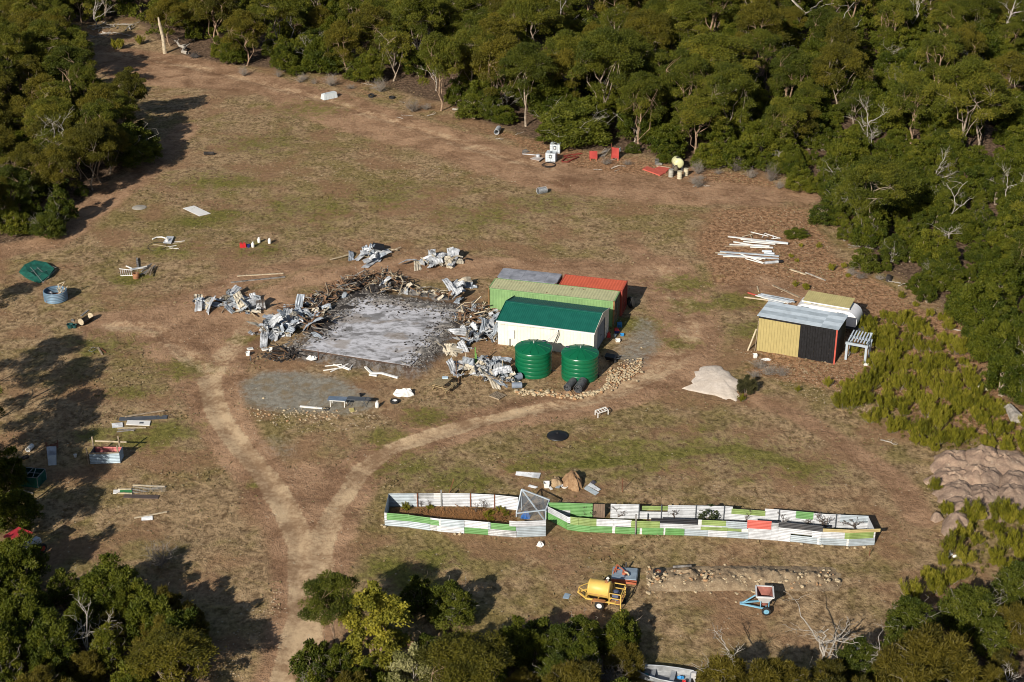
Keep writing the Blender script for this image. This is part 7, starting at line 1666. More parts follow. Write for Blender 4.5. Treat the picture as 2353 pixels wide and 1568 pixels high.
# rubble ridge in the foreground
RIDGE = earthmat('stony_ridge_soil', (.19, .135, .085), (.33, .25, .16), (.50, .41, .28), 1.3)
NA, NB = 150, 18; m = MB(); vs = []
for i in range(NA + 1):
    q = i / NA; u = 1480 + 462 * q; mid = 1335 - 4 * math.sin(q * 3)
    for j in range(NB + 1):
        w = j / NB; p = Q('V', u, mid + 28 - 60 * w); edge = math.sin(math.pi * w) ** .8 * min(1, q * 9, (1 - q) * 5)
        n1 = fbm(np.array([p.x * .9]), np.array([p.y * .9]), 61)[0]; n2 = fbm(np.array([p.x * 3.2]), np.array([p.y * 3.2]), 64)[0] - .5; n3 = vnoise(np.array([p.x * 8]), np.array([p.y * 8]), 66)[0] - .5
        p.z += edge * (.12 + .75 * max(0, n1 - .2) + .35 * n2 + .12 * n3) - .03; vs.append(p)
m.add(vs, [[i * (NB + 1) + j, (i + 1) * (NB + 1) + j, (i + 1) * (NB + 1) + j + 1, i * (NB + 1) + j + 1] for i in range(NA) for j in range(NB)], True)
tag(m.build('rubble_ridge', RIDGE, loc=vs[NB // 2]), 'low ridge of yellow stony rubble behind the grey slasher deck', 'rubble ridge')
t = T('stone_scatter', 'loose yellow stones lying over the rubble ridge', 'stones', Q('V', 1560, 1345))
for k in range(290):
    u = 1485 + 440 * rg.random() ** 1.4; v = 1335 + rg.gauss(0, 14); pp = Q('V', u, v); pp.z += .38 * max(0, 1 - ((v - 1335) / 24) ** 2) * (.8 if u > 1500 else .2); put_stone(t, pp, .05 + .13 * rg.random() ** 2)
t = T('stone_scatter', 'yellow stones below the front edge of the gravel yard', 'stones', Q('V', 700, 965))
for k in range(70): u = rg.uniform(575, 780); put_stone(t, Q('V', u, 955 + rg.gauss(0, 9)), .05 + .12 * rg.random() ** 2)
for f, x, y, s_, lab in (('r2', 1412, 362, .85, 'large cream boulder in the heath on the right slope'), ('r2', 1565, 545, .8, 'cream boulder beside the grey stump at the right edge'), ('b1', 0, 0, 0, '')):
    if s_: p = Q(f, x, y); m = MB(); m.stone(p + Vector((0, 0, s_ * .3)), s_ * .62, random.Random(int(x)), .75); tag(m.build('boulder', paint('cream_boulder', (.55, .49, .36), .9, var=.1, dirt=.25, dirtcol=(.3, .25, .18)), loc=p), lab, 'boulder')
a = Q('r2', 1640, 560); b = Q('r2', 1720, 660); m = MB(); m.tube([a + Vector((0, 0, .5)), b + Vector((0, 0, .35))], [.35, .6], 9, True, False); tag(m.build('tree_stump', DEAD, loc=a), 'grey weathered stump lying on the right slope', 'stump')
# ---------------------------------------------------------------- gardens walled with iron
GW = paint('garden_white_iron', (.475, .49, .515), .5, .1, var=.12, dirt=.5, dirtcol=(.33, .35, .37), scale=1.8); GGRN = paint('garden_green_iron', (.105, .26, .075), .5, var=.10, dirt=.3, dirtcol=(.22, .32, .17)); GDUL = paint('garden_dull_green_iron', (.20, .28, .085), .55, var=.12, dirt=.3, dirtcol=(.3, .3, .15)); GZ = paint('garden_zinc_iron', (.34, .39, .425), .5, .2, var=.12, dirt=.25, dirtcol=(.28, .32, .34)); GSTR = paint('garden_streaky_iron', (.42, .43, .44), .55, .2, var=.25, dirt=.7, dirtcol=(.12, .11, .11)); GBLK = paint('garden_black_iron', (.012, .013, .018), .45, var=.1, dirt=.15); GRED = paint('garden_red_iron', (.50, .10, .075), .5, var=.06, dirt=.2, dirtcol=(.55, .2, .17)); GTAN = paint('garden_tan_board', (.40, .32, .15), .6, var=.08)
GMAT = dict(w=GW, g=GGRN, d=GDUL, z=GZ, s=GSTR, b=GBLK, r=GRED, t=GTAN, p=paint('garden_plain_white', (.58, .58, .57), .5, var=.05, dirt=.2))
def interp(pl, x):
    for (a, b), (c_, d_) in zip(pl[:-1], pl[1:]):
        if a <= x <= c_ or (a >= x >= c_): return b + (d_ - b) * (x - a) / (c_ - a)
    return pl[-1][1] if x > pl[-1][0] else pl[0][1]
def garden_wall(t, f, base, panels, yoff=0.0):
    k = 0
    for x0, x1, z0, z1, c_ in panels:
        xs_ = [x0] + [q[0] for q in base[1:-1] if x0 + 8 < q[0] < x1 - 8] + [x1]
        for xa, xb in zip(xs_[:-1], xs_[1:]):
            p0, p1 = Q(f, xa, interp(base, xa)), Q(f, xb, interp(base, xb)); d = (p1 - p0).normalized(); nr = Vector((d.y, -d.x, 0)); o = nr * (.018 * (k % 3) + yoff) ; zs = min(p0.z, p1.z) * .5
            p0 = p0 + o - d * .02; p1 = p1 + o + d * .02
            m = MB(); m.corr(z(p0, z0), z(p1, z0), z(p1, z1), z(p0, z1), max(2, int((z1 - z0) / .12)), .014, .010); m.build('wall_sheet', GMAT[c_], t); k += 1
FB = [(95, 480), (320, 497), (620, 537), (840, 552), (1080, 570), (1330, 590), (1605, 580)]
BB = [(135, 302), (230, 300), (400, 300), (625, 297), (900, 300), (1125, 312), (1345, 335)]
gl = T('walled_garden', 'left iron-walled garden bed with straw, lower in the view', 'garden', Q('z4', 860, 500))
garden_wall(gl, 'z4', FB, [(95, 330, 0, .56, 'z'), (330, 515, 0, .56, 'z'), (515, 590, 0, .5, 's'), (590, 622, 0, .5, 'p'), (622, 838, 0, .5, 'w'), (838, 1068, 0, .54, 'g'), (1068, 1330, 0, .56, 's'), (1330, 1605, 0, .95, 'z'),
    (110, 330, .54, 1.12, 'g'), (330, 526, .54, 1.08, 'g'), (526, 602, .5, .98, 'g'), (95, 112, .5, 1.14, 'w'), (602, 622, .5, 1.08, 'p'), (526, 620, .94, 1.1, 'w'), (622, 840, .48, 1.12, 'z'), (840, 1000, .52, 1.12, 'w'), (1000, 1066, .52, 1.12, 'p'), (1066, 1085, .5, 1.12, 'z'), (1085, 1322, .54, 1.06, 'g'), (1268, 1605, .92, 1.38, 'w')])
garden_wall(gl, 'z4', BB, [(135, 390, 0, 1.15, 'z'), (390, 625, 0, .66, 'w'), (625, 890, 0, .66, 'w'), (890, 1125, 0, .66, 'w'), (1125, 1345, 0, 1.15, 'w'), (370, 560, .64, 1.15, 's'), (560, 625, .64, 1.15, 'p'), (625, 890, .64, 1.16, 'w'), (890, 1125, .64, 1.15, 'w')])
a, b = Q('z4', 95, 480), Q('z4', 135, 302); m = MB(); m.corr(z(a, 0), z(b, 0), z(b, 1.15), z(a, 1.15), 9, .014, .01); m.build('wall_sheet', GZ, gl)
def posts(t, f, base, xs_, h, mat=DKGREY, w=.07, dy=-.06):
    for x in xs_: p = Q(f, x, interp(base, x)) + Vector((0, dy, 0)); m = MB(); m.beam(p, z(p, h), w, w, up=(0, 1, 0)); m.build('post', mat, t)
posts(gl, 'z4', BB, (402, 900, 1125), 1.2, RUSTY); posts(gl, 'z4', BB, (626,), 1.45, WIRE, .1)
posts(gl, 'z4', FB, (95, 320, 620, 1072, 1600), 1.1, WOOD, .07, .08)
FB2 = [(-517, 1085 * .0 + 346), (-354, 432), (-270, 444), (-180, 452), (0, 458), (180, 466), (550, 476), (900, 492), (1300, 517), (1630, 550), (1850, 560), (2050, 550)]
BB2 = [(-505, 330), (-330, 333), (-150, 338), (0, 342), (205, 346), (650, 352), (870, 356), (1300, 385), (1700, 420), (1995, 432)]
g2 = T('walled_garden', 'right iron-walled garden, longest patchwork wall with a red sheet', 'garden', Q('z5', 900, 480))
garden_wall(g2, 'z5', FB2, [(-517, -354, 0, .62, 'g'), (-354, -180, 0, .55, 'g'), (-180, 0, 0, .6, 'g'), (0, 20, 0, .6, 'p'), (20, 215, 0, .55, 'g'), (215, 232, 0, .6, 'p'), (232, 396, 0, .6, 'g'), (396, 414, 0, .6, 'p'), (414, 560, 0, .58, 'g'), (560, 750, 0, .58, 'z'), (750, 900, 0, .54, 'w'), (900, 1060, 0, .56, 'z'), (1060, 1240, 0, .72, 'w'), (1240, 1390, 0, .72, 'w'), (1390, 1605, 0, .58, 'z'), (1605, 1620, 0, .6, 'p'), (1620, 1835, 0, .58, 'z'), (1835, 1850, 0, .62, 'p'), (1850, 2050, 0, .6, 'z'),
    (-517, -330, .6, 1.12, 'w'), (-330, -125, .53, 1.18, 'd'), (-125, 145, .58, 1.18, 'w'), (145, 365, .56, 1.14, 'd'), (365, 690, .56, .98, 'w'), (690, 895, .56, .86, 'd'), (895, 1010, .55, .78, 'd'), (1010, 1060, .55, .85, 'p'), (1060, 1235, .70, .92, 'w'), (1235, 1560, .70, 1.14, 'w'), (1560, 1815, .58, 1.12, 'w'), (1815, 2035, .6, 1.12, 'd'), (2035, 2050, .6, 1.12, 'p'),
    (300, 662, .98, 1.42, 'b'), (662, 695, .95, 1.4, 'p'), (695, 880, .95, 1.4, 'd'), (690, 850, .84, .97, 'w'), (850, 1048, .80, 1.40, 'z'), (1050, 1235, .90, 1.62, 'r'), (1285, 1636, 1.12, 1.60, 'b'), (1235, 1290, 1.12, 1.5, 's'), (1636, 2085, 1.10, 1.38, 't')])
garden_wall(g2, 'z5', BB2, [(-505, -330, 0, .62, 'w'), (-330, -160, 0, 1.22, 'g'), (-505, -330, .6, 1.25, 'g'), (-15, 205, 0, .65, 'w'), (205, 432, 0, .65, 'w'), (432, 655, 0, .65, 'w'), (655, 875, 0, 1.22, 'w'), (875, 1190, 0, .6, 'w'), (1190, 1430, 0, 1.22, 'w'), (1430, 1700, 0, .62, 'w'), (1700, 1995, 0, .62, 'w'), (-15, 205, .63, 1.25, 'w'), (230, 432, .75, 1.12, 'd'), (432, 655, .63, 1.22, 'w'), (930, 1190, .58, 1.05, 'd'), (875, 935, .58, 1.2, 'w'), (1430, 1570, .6, 1.22, 'g'), (1570, 1780, .6, 1.2, 'w'), (1780, 1995, .6, 1.2, 'z')])
m = MB(); a, b = Q('z5', -150, 338), Q('z5', -60, 340)
for k in range(5): q0, q1 = a.lerp(b, k / 5), a.lerp(b, (k + .94) / 5); m = MB(); m.hexa([q0, q1, q1 + Vector((0, .03, 0)), q0 + Vector((0, .03, 0))], [z(q0, 1.2), z(q1, 1.2), z(q1, 1.2) + Vector((0, .03, 0)), z(q0, 1.2) + Vector((0, .03, 0))]); m.build('gate_board', paint('brown_gate_timber', (.20, .14, .10), .8, var=.15), g2)
for a, b, mt in ((Q('z5', 2050, 550), Q('z5', 1995, 432), GW), (Q('z5', -517, 346), Q('z5', -505, 330) + Vector((0, .5, 0)), DKGREY)):
    m = MB(); m.corr(z(a, 0), z(b, 0), z(b, 1.2), z(a, 1.2), 9, .014, .01); m.build('wall_sheet', mt, g2)
posts(g2, 'z5', BB2, (205, 650, 870, 1300, 1745, 380), 1.3, DKGREY); posts(g2, 'z5', FB2, (178,), 1.75, ASHB, .09, -.12)
# netted cage between the gardens
a, b = Q('z4', 1330, 400), Q('z4', 1605, 440); c_, d_ = Q('z4', 1640, 370), Q('z4', 1380, 330)
t = T('netting_cage', 'netted frame cage standing where the two iron-walled gardens meet', 'cage', a); ha, hd = Ht('z4', 1345, 395, a) + .15, Ht('z4', 1372, 135, d_); hb, hcc = Ht('z4', 1605, 330, b) , Ht('z4', 1632, 235, c_)
ca, cb, cc, cd = z(a, .35), z(b, hb), z(c_, hcc), z(d_, hd)
for q0, q1 in ((ca, cb), (cb, cc), (cc, cd), (cd, ca), (a, ca), (b, cb), (c_, cc), (d_, cd), (cd, b)): 
    m = MB(); m.beam(q0, q1, .08, .08); m.build('frame_rail', SG, t)
NETM = bpy.data.materials.new('bird_netting'); NETM.use_nodes = True; nt_ = NETM.node_tree; bs = nt_.nodes['Principled BSDF']; bs.inputs['Base Color'].default_value = (.22, .24, .27, 1); bs.inputs['Roughness'].default_value = .8
tr_ = nt_.nodes.new('ShaderNodeBsdfTransparent'); mx_ = nt_.nodes.new('ShaderNodeMixShader'); mx_.inputs[0].default_value = .22; nt_.links.new(tr_.outputs[0], mx_.inputs[1]); nt_.links.new(bs.outputs[0], mx_.inputs[2]); nt_.links.new(mx_.outputs[0], nt_.nodes['Material Output'].inputs[0])
for q in ((ca, cb, cc, cd), (a, b, cb, ca), (d_, a, ca, cd), (c_, d_, cd, cc)): m = MB(); m.add(q, [(0, 1, 2, 3)]); m.build('net_panel', NETM, t)
p = Q('z4', 1420, 400); crumpled('blue_tarp', 'crumpled blue tarpaulin inside the netted cage', 'tarpaulin', p, .38, .35, .5, paint('blue_tarp', (.03, .12, .38), .6), 31)
# garden beds and plants
gs = [Q('z4', *q) for q in ((125, 470), (620, 520), (1080, 555), (1330, 560), (1340, 345), (900, 308), (400, 305), (150, 310))]
def bed(name, pts, mat, dz=.012):
    m = MB(); pts = [q + Vector((0, 0, dz + .03)) for q in pts]; m.add(pts + [q - Vector((0, 0, .3)) for q in pts], [list(range(len(pts)))] + [[i, len(pts) + i, len(pts) + (i + 1) % len(pts), (i + 1) % len(pts)] for i in range(len(pts))]); return kind(m.build(name, mat), 'structure')
bed('garden_soil', gs, earthmat('garden_straw_soil', (.09, .06, .025), (.30, .17, .075), (.16, .17, .04), 1.4))
gs2 = [Q('z5', *q) for q in ((-340, 415), (0, 448), (550, 465), (900, 482), (1300, 506), (1630, 538), (1850, 545), (2035, 540), (1985, 436), (1300, 390), (650, 355), (0, 346), (-480, 336))]
bed('garden_grass', gs2, earthmat('garden_grass_soil', (.06, .055, .015), (.14, .15, .03), (.2, .16, .08), 1.4))
FRUIT = [deadtree(400 + i, 1.5, 1.4, paint('fruit_tree_bark', (.11, .085, .07), .9), .03, .35, 3, 6, .9) for i in range(3)]
for i, (f, x, y, s_, w) in enumerate((('z4', 945, 370, .9, .9), ('z4', 1020, 320, .8, .8), ('z4', 440, 305, .6, .6), ('z4', 520, 305, .6, .6), ('z4', 1710, 370, 1.0, .9), ('z4', 1775, 370, 1.05, 1), ('z4', 1990, 395, 1.1, 1.1), ('z4', 2040, 395, 1.1, 1.1), ('z4', 2240, 400, 1.2, 1.2), ('z4', 2310, 400, 1.1, 1.0), ('z5', 40, 345, 1.1, 1.1), ('z5', 480, 360, 1.0, 1.3), ('z5', 1040, 375, 1.1, 1.2), ('z5', 1330, 395, 1.1, 1.0), ('z5', 1520, 420, .8, 1.2), ('z5', 1660, 440, 1.4, 2.0), ('z5', 1900, 450, 1.2, 1.7), ('z4', 1450, 370, 1.1, 1.2), ('z4', 1510, 380, 1.0, 1.0))):
    where = 'left walled garden' if f == 'z4' and x < 1300 else 'netted cage' if x < 1550 and f == 'z4' else 'right walled garden'
    plant('fruit_tree', f'bare pruned fruit tree inside the {where}', 'fruit tree', (FRUIT[i % 3],), Q(f, x, y), (w * 1.25, w * 1.25, s_ * 1.25), None, f'fruit trees of the {where}')
plant('garden_bush', 'leafy bush in front of the white wall of the right walled garden', 'bush', bush(410, 1.3, 1.6, leafmat('grey_green_leaf', (.03, .045, .015), (.06, .075, .03), (.10, .11, .05)), TWIG, nc=14, leaf=(.16, .09), dens=.35, stems=6), Q('z5', 745, 360), 1.0, 0, None, ('stems', 'crown'))
m = MB()
for k in range(2600):
    q = Q('z4', rg.gauss(800, 190), rg.gauss(395, 28)); 
    if not (350 < 1 + (q - gs[0]).length * 1000): continue
    a = rg.uniform(0, 6.28); d = Vector((math.cos(a), math.sin(a), rg.uniform(-.3, .5))) * rg.uniform(.10, .24); s_ = Vector((-d.y, d.x, 0)) * .16; q.z += rg.uniform(.06, .2); m.add([q - d - s_, q + d - s_, q + d + s_, q - d + s_], [(0, 1, 2, 3)])
for i, (x, y) in enumerate(((300, 330), (520, 320), (1060, 400), (1100, 370), (1180, 340), (1090, 430), (280, 300), (1230, 380))): plant('weed', 'green weed clump growing in the straw of the left walled garden', 'weed', HEATH[i % 4], Q('z4', x, y), (.7, .7, .45), None, 'weeds in the left walled garden', ('stems', 'crown'))
kind(m.build('straw_mulch', leafmat('orange_straw', (.26, .13, .05), (.38, .21, .085), (.50, .31, .15), .1)), 'stuff')
# ---------------------------------------------------------------- scrap behind the garden
ribsheet('ribbed_sheet', 'long bright ribbed sheet lying behind the walled garden', 'z4', [(1322, 8), (1545, 40), (1562, -12), (1330, -25)], SHEETW, 6, .08)
ribsheet('ribbed_sheet', 'small bright ribbed sheet left of the straw mounds', 'z4', [(1438, 115), (1510, 132), (1535, 120), (1455, 98)], SHEETW, 7, .06)
ribsheet('ribbed_sheet', 'bright half of the sheet pair right of the straw mounds', 'z4', [(2000, 110), (2105, 165), (2125, 148), (2030, 84)], SHEETW, 5, .12)
ribsheet('ribbed_sheet', 'blue-grey half of the sheet pair right of the straw mounds', 'z4', [(1965, 135), (2075, 198), (2110, 172), (1995, 105)], GZ, 6, .06)
STRAW = earthmat('straw_heap', (.20, .115, .06), (.36, .23, .13), (.42, .29, .17), 3)
mound('straw_heap', 'large brown straw heap behind the walled garden', 'straw heap', [(1955, 100), (1935, 40), (1880, 5), (1810, 10), (1765, 60), (1775, 110), (1860, 150), (1930, 150)], .85, STRAW, 'z4', 70, .22, 16, 60, (0, .2), None, .7)
mound('straw_heap', 'pale small straw heap left of the large one', 'straw heap', [(1770, 90), (1745, 50), (1690, 40), (1645, 70), (1650, 105), (1710, 125), (1760, 118)], .5, earthmat('pale_straw_heap', (.28, .19, .11), (.42, .31, .19), (.48, .38, .25), 3), 'z4', 71, .22, 12, 44, (0, .1), None, .7)
tub('white_box', 'square white box left of the pale straw heap', 'box', Q('z4', 1615, 115), .3, .4, PVC, True)
board('white_scrap', 'small white board below the white box', 'board', 'z4', [(1650, 148), (1675, 140), (1650, 112), (1632, 118)], PVC, .04)
board('grey_scrap', 'grey board leaning in front of the pale straw heap', 'board', 'z4', [(1695, 135), (1735, 138), (1758, 105), (1720, 108)], GZ, .04, .1)
tub('white_bowl', 'shallow white bowl between the two straw heaps', 'bowl', Q('z4', 1785, 118), .26, .12, PVC)
crumpled('dark_cloth', 'dark cloth lump above the sheet pair', 'cloth', Q('z4', 2055, 75), .25, .2, .2, NAVY and paint('dark_cloth_grey', (.04, .04, .06), .8), 33)
for f, x, y, h, lab in (('z5', 76, 135, 1.15, 'rusty upright stake behind the right walled garden'), ('z4', 700, 165, 1.0, 'leaning rusty stake behind the left walled garden'), ('b4', 1025, 480, .5, 'short rusty stake right of the walled gardens')):
    p = Q(f, x, y); m = MB(); m.tube([p, p + Vector((.35 if f == 'z4' else .02, .3 if f == 'z4' else 0, h))], .03, 5); m.stone(p + Vector((.35 if f == 'z4' else .02, .3 if f == 'z4' else 0, h)), .06, rg); tag(m.build('iron_stake', RUSTY, loc=p), lab, 'stake')
crumpled('plastic_bag', 'torn white plastic bag in front of the left walled garden', 'plastic bag', Q('z4', 1555, 665), .3, .3, .32, PVC, 41)
for x, y, lab in ((1720, 470, 'larger'), (1762, 488, 'smaller'), (1690, 484, 'flat')): crumpled('white_rag', f'{lab} white rag at the heath edge on the right', 'rag', Q('b4', x, y), .22, .15, .15, PVC, int(x))
for k in range(9): x, y = ((95, 480), (755, 548), (800, 550), (70, 465))[k % 4] if k < 4 else ((1900, 565), (1640, 552), (1970, 560), (1840, 566), (1480, 535))[k - 4]; p = Q('z4' if k < 4 else 'z5', x, y + 6); m = MB(); m.stone(p + Vector((0, -.12, .06)), .15, random.Random(k), .7); tag(m.build('wall_stone', STONE, loc=p), 'cream stone at the foot of the garden walls', 'stone', 'stones at the garden walls')
p = Q('V', 1281, 1003); t = T('tank_lid', 'black round plastic lid lying on the grass above the gardens', 'lid', p); m = MB(); m.lathe([(.82, -.02), (.88, .04), (.84, .12), (.5, .26), (.16, .33), (0, .33)], 30, Matrix.Translation(p)); m.build('lid_dome', BLACK, t); m = MB(); m.lathe([(.14, .32), (.12, .42), (0, .43)], 14, Matrix.Translation(p)); m.build('lid_knob', BLACK, t)
# ---------------------------------------------------------------- foreground machines
# slasher deck
cs = [Q('b3', *q) for q in ((735, 395), (955, 410), (965, 290), (745, 280))]; e = (cs[1] - cs[0]); ang = math.atan2(e.y, e.x); L = e.length; Wd = ((cs[3] - cs[0]).length + (cs[2] - cs[1]).length) / 2 * .96
t = T('slasher_deck', 'blue-grey slasher mower deck with an orange front edge', 'slasher', cs[0], ang); DB = paint('faded_blue_deck', (.26, .33, .40), .5, .1, var=.15, dirt=.35, dirtcol=(.18, .19, .2)); OR = paint('faded_orange_steel', (.42, .12, .06), .6, var=.12, rust=.1)
m = MB(); m.hexa([(0, .1, .28), (L, .1, .28), (L, Wd, .28), (0, Wd, .28)], [(.06, .16, .36), (L - .06, .16, .36), (L - .06, Wd - .06, .36), (.06, Wd - .06, .36)]); L_(t, m, 'deck_top', DB)
m = MB(); m.box((L / 2, .05, .2), (L, .1, .3)); L_(t, m, 'front_skirt', OR)
for x in (0.03, L - .03): m = MB(); m.box((x, Wd / 2 + .05, .15), (.06, Wd - .12, .28)); L_(t, m, 'side_skirt', DB)
m = MB(); m.box((L * .5, Wd * .5, .42), (.34, .34, .14)); L_(t, m, 'gearbox', OR); m = MB(); m.tube([(L * .5, Wd * .5, .5), (L * .62, Wd * .38, .55), (L * .68, Wd * .3, .45)], .06, 7); L_(t, m, 'drive_shaft', PALEWOOD)
for q0, q1 in (((.1, Wd * .4, .4), (.3, Wd * .9, .62)), ((.25, Wd * .5, .4), (.32, Wd * .9, .62)), ((.3, Wd * .9, .62), (L * .5, Wd * .55, .5)), ((.1, Wd * .75, .4), (.5, Wd * .7, .42))): m = MB(); m.beam(q0, q1, .06, .05); L_(t, m, 'hitch_bar', OR)
m = MB(); m.beam((L * .5, Wd * .9, .4), (L * .52, Wd * 1.05, .7), .12, .06); L_(t, m, 'hitch_post', CHAR)
# yellow water trailer
w_ = Q('b3', 640, 608); h_ = Q('b3', 425, 510); rr = Q('b3', 765, 608); e = Q('b3', 770, 600) - Q('b3', 470, 545); ang = math.atan2(e.y, e.x)
t = T('water_trailer', 'yellow tank trailer with a rear cage and rusty mudguard', 'trailer', w_ + Vector((0, 0, 0)), ang); YP = paint('trailer_yellow', (.66, .44, .11), .45, var=.06, dirt=.15, dirtcol=(.45, .28, .12), rust=.07, scale=1.3); YR = paint('trailer_rust', (.36, .17, .07), .7, var=.15, rust=.3)
W2 = 1.35
m = MB()
for y in (.08, W2 - .02): m.beam((-1.05, y, .55), (1.0, y, .55), .08, .1)
for x in (-1.0, -.2, .6, 1.0): m.beam((x, .08, .55), (x, W2, .55), .08, .08)
L_(t, m, 'chassis', YP)
m = MB(); m.beam((-1.0, .1, .55), (-1.75, W2 / 2, .55), .08, .1); m.beam((-1.0, W2 - .05, .55), (-1.75, W2 / 2, .55), .08, .1); L_(t, m, 'drawbar', YP); m = MB(); m.tube([(-1.5, W2 / 2, .55), (-1.5, W2 / 2, .02)], .04, 6); L_(t, m, 'jockey_stand', RUSTY)
M_ = Matrix.Translation((-.95, W2 / 2, 1.15)) @ Matrix.Rotation(math.pi / 2, 4, 'Y'); m = MB(); m.lathe([(0, -.03), (.5, -.02), (.58, .03), (.6, .06), (.6, .1), (.585, .12), (.585, 1.38), (.6, 1.4), (.6, 1.44), (.58, 1.47), (.5, 1.52), (0, 1.53)], 32, M_); m.v = [(x, y, z_) for x, y, z_ in m.v]; L_(t, m, 'tank_shell', YP)
m = MB(); m.lathe([(.13, 1.73), (.13, 1.85), (0, 1.86)], 12, Matrix.Translation((.25, W2 / 2, 0))); L_(t, m, 'filler_cap', YR); m = MB(); m.tube([(.35, W2 / 2, 1.7), (.35, W2 / 2, 2.1)], .03, 6); m.tube([(.25, W2 / 2, 2.0), (.35, W2 / 2, 2.15), (.42, W2 / 2, 2.05)], .05, 6); L_(t, m, 'breather_pipe', PVC)
m = MB(); m.beam((-.9, .12, .98), (.5, .12, .98), .02, .03); L_(t, m, 'tank_seam', YR)
for y in (-.12, W2 + .12):
    M_ = Matrix.Translation((0, y, .33)) @ RX; m = MB(); m.lathe([(.19, -.1), (.29, -.1), (.33, -.07), (.33, .07), (.29, .1), (.19, .1), (.19, -.1)], 24, M_, closed=True); wh = L_(t, m, 'tyre', RUBBER); m = MB(); m.lathe([(0, -.04), (.06, -.07), (.1, -.04), (.2, -.06), (.2, .08), (.1, .05), (.06, .07), (0, .05)], 18, M_); m.build('rim', PVC, wh, world=False)
    m = MB(); m.hexa([(-.5, y - .13, .62), (.42, y - .13, .70), (.42, y + .13, .70), (-.5, y + .13, .62)], [(-.42, y - .13, .72), (.36, y - .13, .75), (.36, y + .13, .75), (-.42, y + .13, .72)]); m.box((-.5, y, .52), (.04, .26, .24)); L_(t, m, 'mudguard', YR)
for x in (.62, 1.42):
    for y in (.05, W2 - .02): m = MB(); m.beam((x, y, .4), (x, y, 1.32), .06, .06, up=(0, 1, 0)); L_(t, m, 'cage_post', YP)
for zz in (.55, .95, 1.32):
    for q0, q1 in (((.62, .05, zz), (1.42, .05, zz)), ((.62, W2, zz), (1.42, W2, zz)), ((1.42, .05, zz), (1.42, W2, zz))): m = MB(); m.beam(q0, q1, .05, .05); L_(t, m, 'cage_rail', YP)
m = MB(); m.box((1.02, W2 / 2, .56), (.8, W2 - .1, .04)); L_(t, m, 'cage_floor', YR); m = MB(); m.box((.95, W2 * .45, .82), (.42, .5, .42)); m.lathe([(.16, 0), (.18, .2), (0, .25)], 12, Matrix.Translation((.95, W2 * .45, 1.02))); L_(t, m, 'pump', paint('blue_grey_pump', (.08, .10, .17), .5))
for q0, q1 in (((-1.0, .1, .55), (-1.0, .1, 1.05)), ((-1.0, W2, .55), (-1.0, W2, 1.05)), ((-1.62, .5, .55), (-1.62, .5, 1.05)), ((-1.0, .1, 1.05), (-1.62, .5, 1.05)), ((-1.0, W2, 1.05), (-1.62, .6, 1.05))): m = MB(); m.beam(q0, q1, .04, .04, up=(0, 1, 0) if q0[2] != q1[2] else (0, 0, 1)); L_(t, m, 'front_rail', YP)
for x in (1.2,): m = MB(); m.beam((1.42, .05, .0), (1.42, .05, .5), .05, .05, up=(0, 1, 0)); L_(t, m, 'rear_stand', YP)
tyre('tyre', 'small dark wheel lying behind the yellow trailer cage', Q('b3', 828, 562) + Vector((0, .1, .1)), .3, .16, Matrix.Rotation(.3, 4, 'X'), DKGREY)
board('blue_sheet', 'small blue-grey sheet on the grass left of the yellow trailer', 'sheet', 'b3', [(322, 525), (372, 532), (392, 492), (342, 482)], paint('blue_grey_sheet', (.28, .37, .46), .5), .03)
tyre('tyre', 'tyre with a rusty rim lying on the rubble ridge', Q('b3', 1138, 330) + Vector((0, 0, .32)), .37, .2, Matrix.Rotation(.15, 4, 'X'), RUSTY)
plank('grey_pipe', 'grey pipe lying on top of the rubble ridge', 'pipe', 'b3', (1265, 300), (1420, 290), .09, 0, ASHB, .45, None, True)
# blue spreader
w_ = Q('b3', 2062, 665); tip = Q('b3', 1832, 602); e = w_ - tip; ang = math.radians(-6)
t = T('spreader', 'faded blue two-wheeled spreader with a rusty square hopper', 'spreader', w_, ang); BP = paint('faded_blue_paint', (.17, .38, .52), .5, var=.1, dirt=.2, dirtcol=(.3, .33, .33), rust=.05); WP = paint('hopper_white', (.62, .62, .62), .5, var=.08, dirt=.25, rust=.06); HR = paint('hopper_rust', (.27, .10, .075), .8, var=.2, dirt=.3)
W3 = 1.2
for y in (-.02, W3):
    M_ = Matrix.Translation((0, y, .31)) @ RX; m = MB(); m.lathe([(.19, -.09), (.27, -.09), (.31, -.06), (.31, .06), (.27, .09), (.19, .09), (.19, -.09)], 24, M_, closed=True); wh = L_(t, m, 'tyre', RUBBER); m = MB(); m.lathe([(0, -.06), (.05, -.06), (.1, -.03), (.2, -.05), (.2, .06), (.1, .04), (.05, .06), (0, .06)], 18, M_); m.build('rim', BP, wh, world=False)
m = MB(); m.beam((0, 0, .35), (0, W3, .35), .08, .08); L_(t, m, 'axle', BP)
m = MB(); m.beam((.05, .08, .42), (-1.75, W3 / 2 - .05, .42), .1, .09); L_(t, m, 'drawbar', BP); m = MB(); m.beam((.05, W3 - .08, .42), (-1.75, W3 / 2 + .05, .42), .1, .09); L_(t, m, 'drawbar', BP); m = MB(); m.beam((-1.6, W3 / 2, .45), (-.75, W3 / 2, 1.15), .07, .07); L_(t, m, 'brace', BP)
hx0, hx1, hy0, hy1, ht = -.72, .42, -.02, W3 + .1, 1.42; bx0, bx1, by0, by1, hb_ = -.42, .12, .35, .8, .72
def hop(off): return [(hx0 + off, hy0 + off, ht), (hx1 - off, hy0 + off, ht), (hx1 - off, hy1 - off, ht), (hx0 + off, hy1 - off, ht)], [(bx0 + off, by0 + off, hb_ + off), (bx1 - off, by0 + off, hb_ + off), (bx1 - off, by1 - off, hb_ + off), (bx0 + off, by1 - off, hb_ + off)]
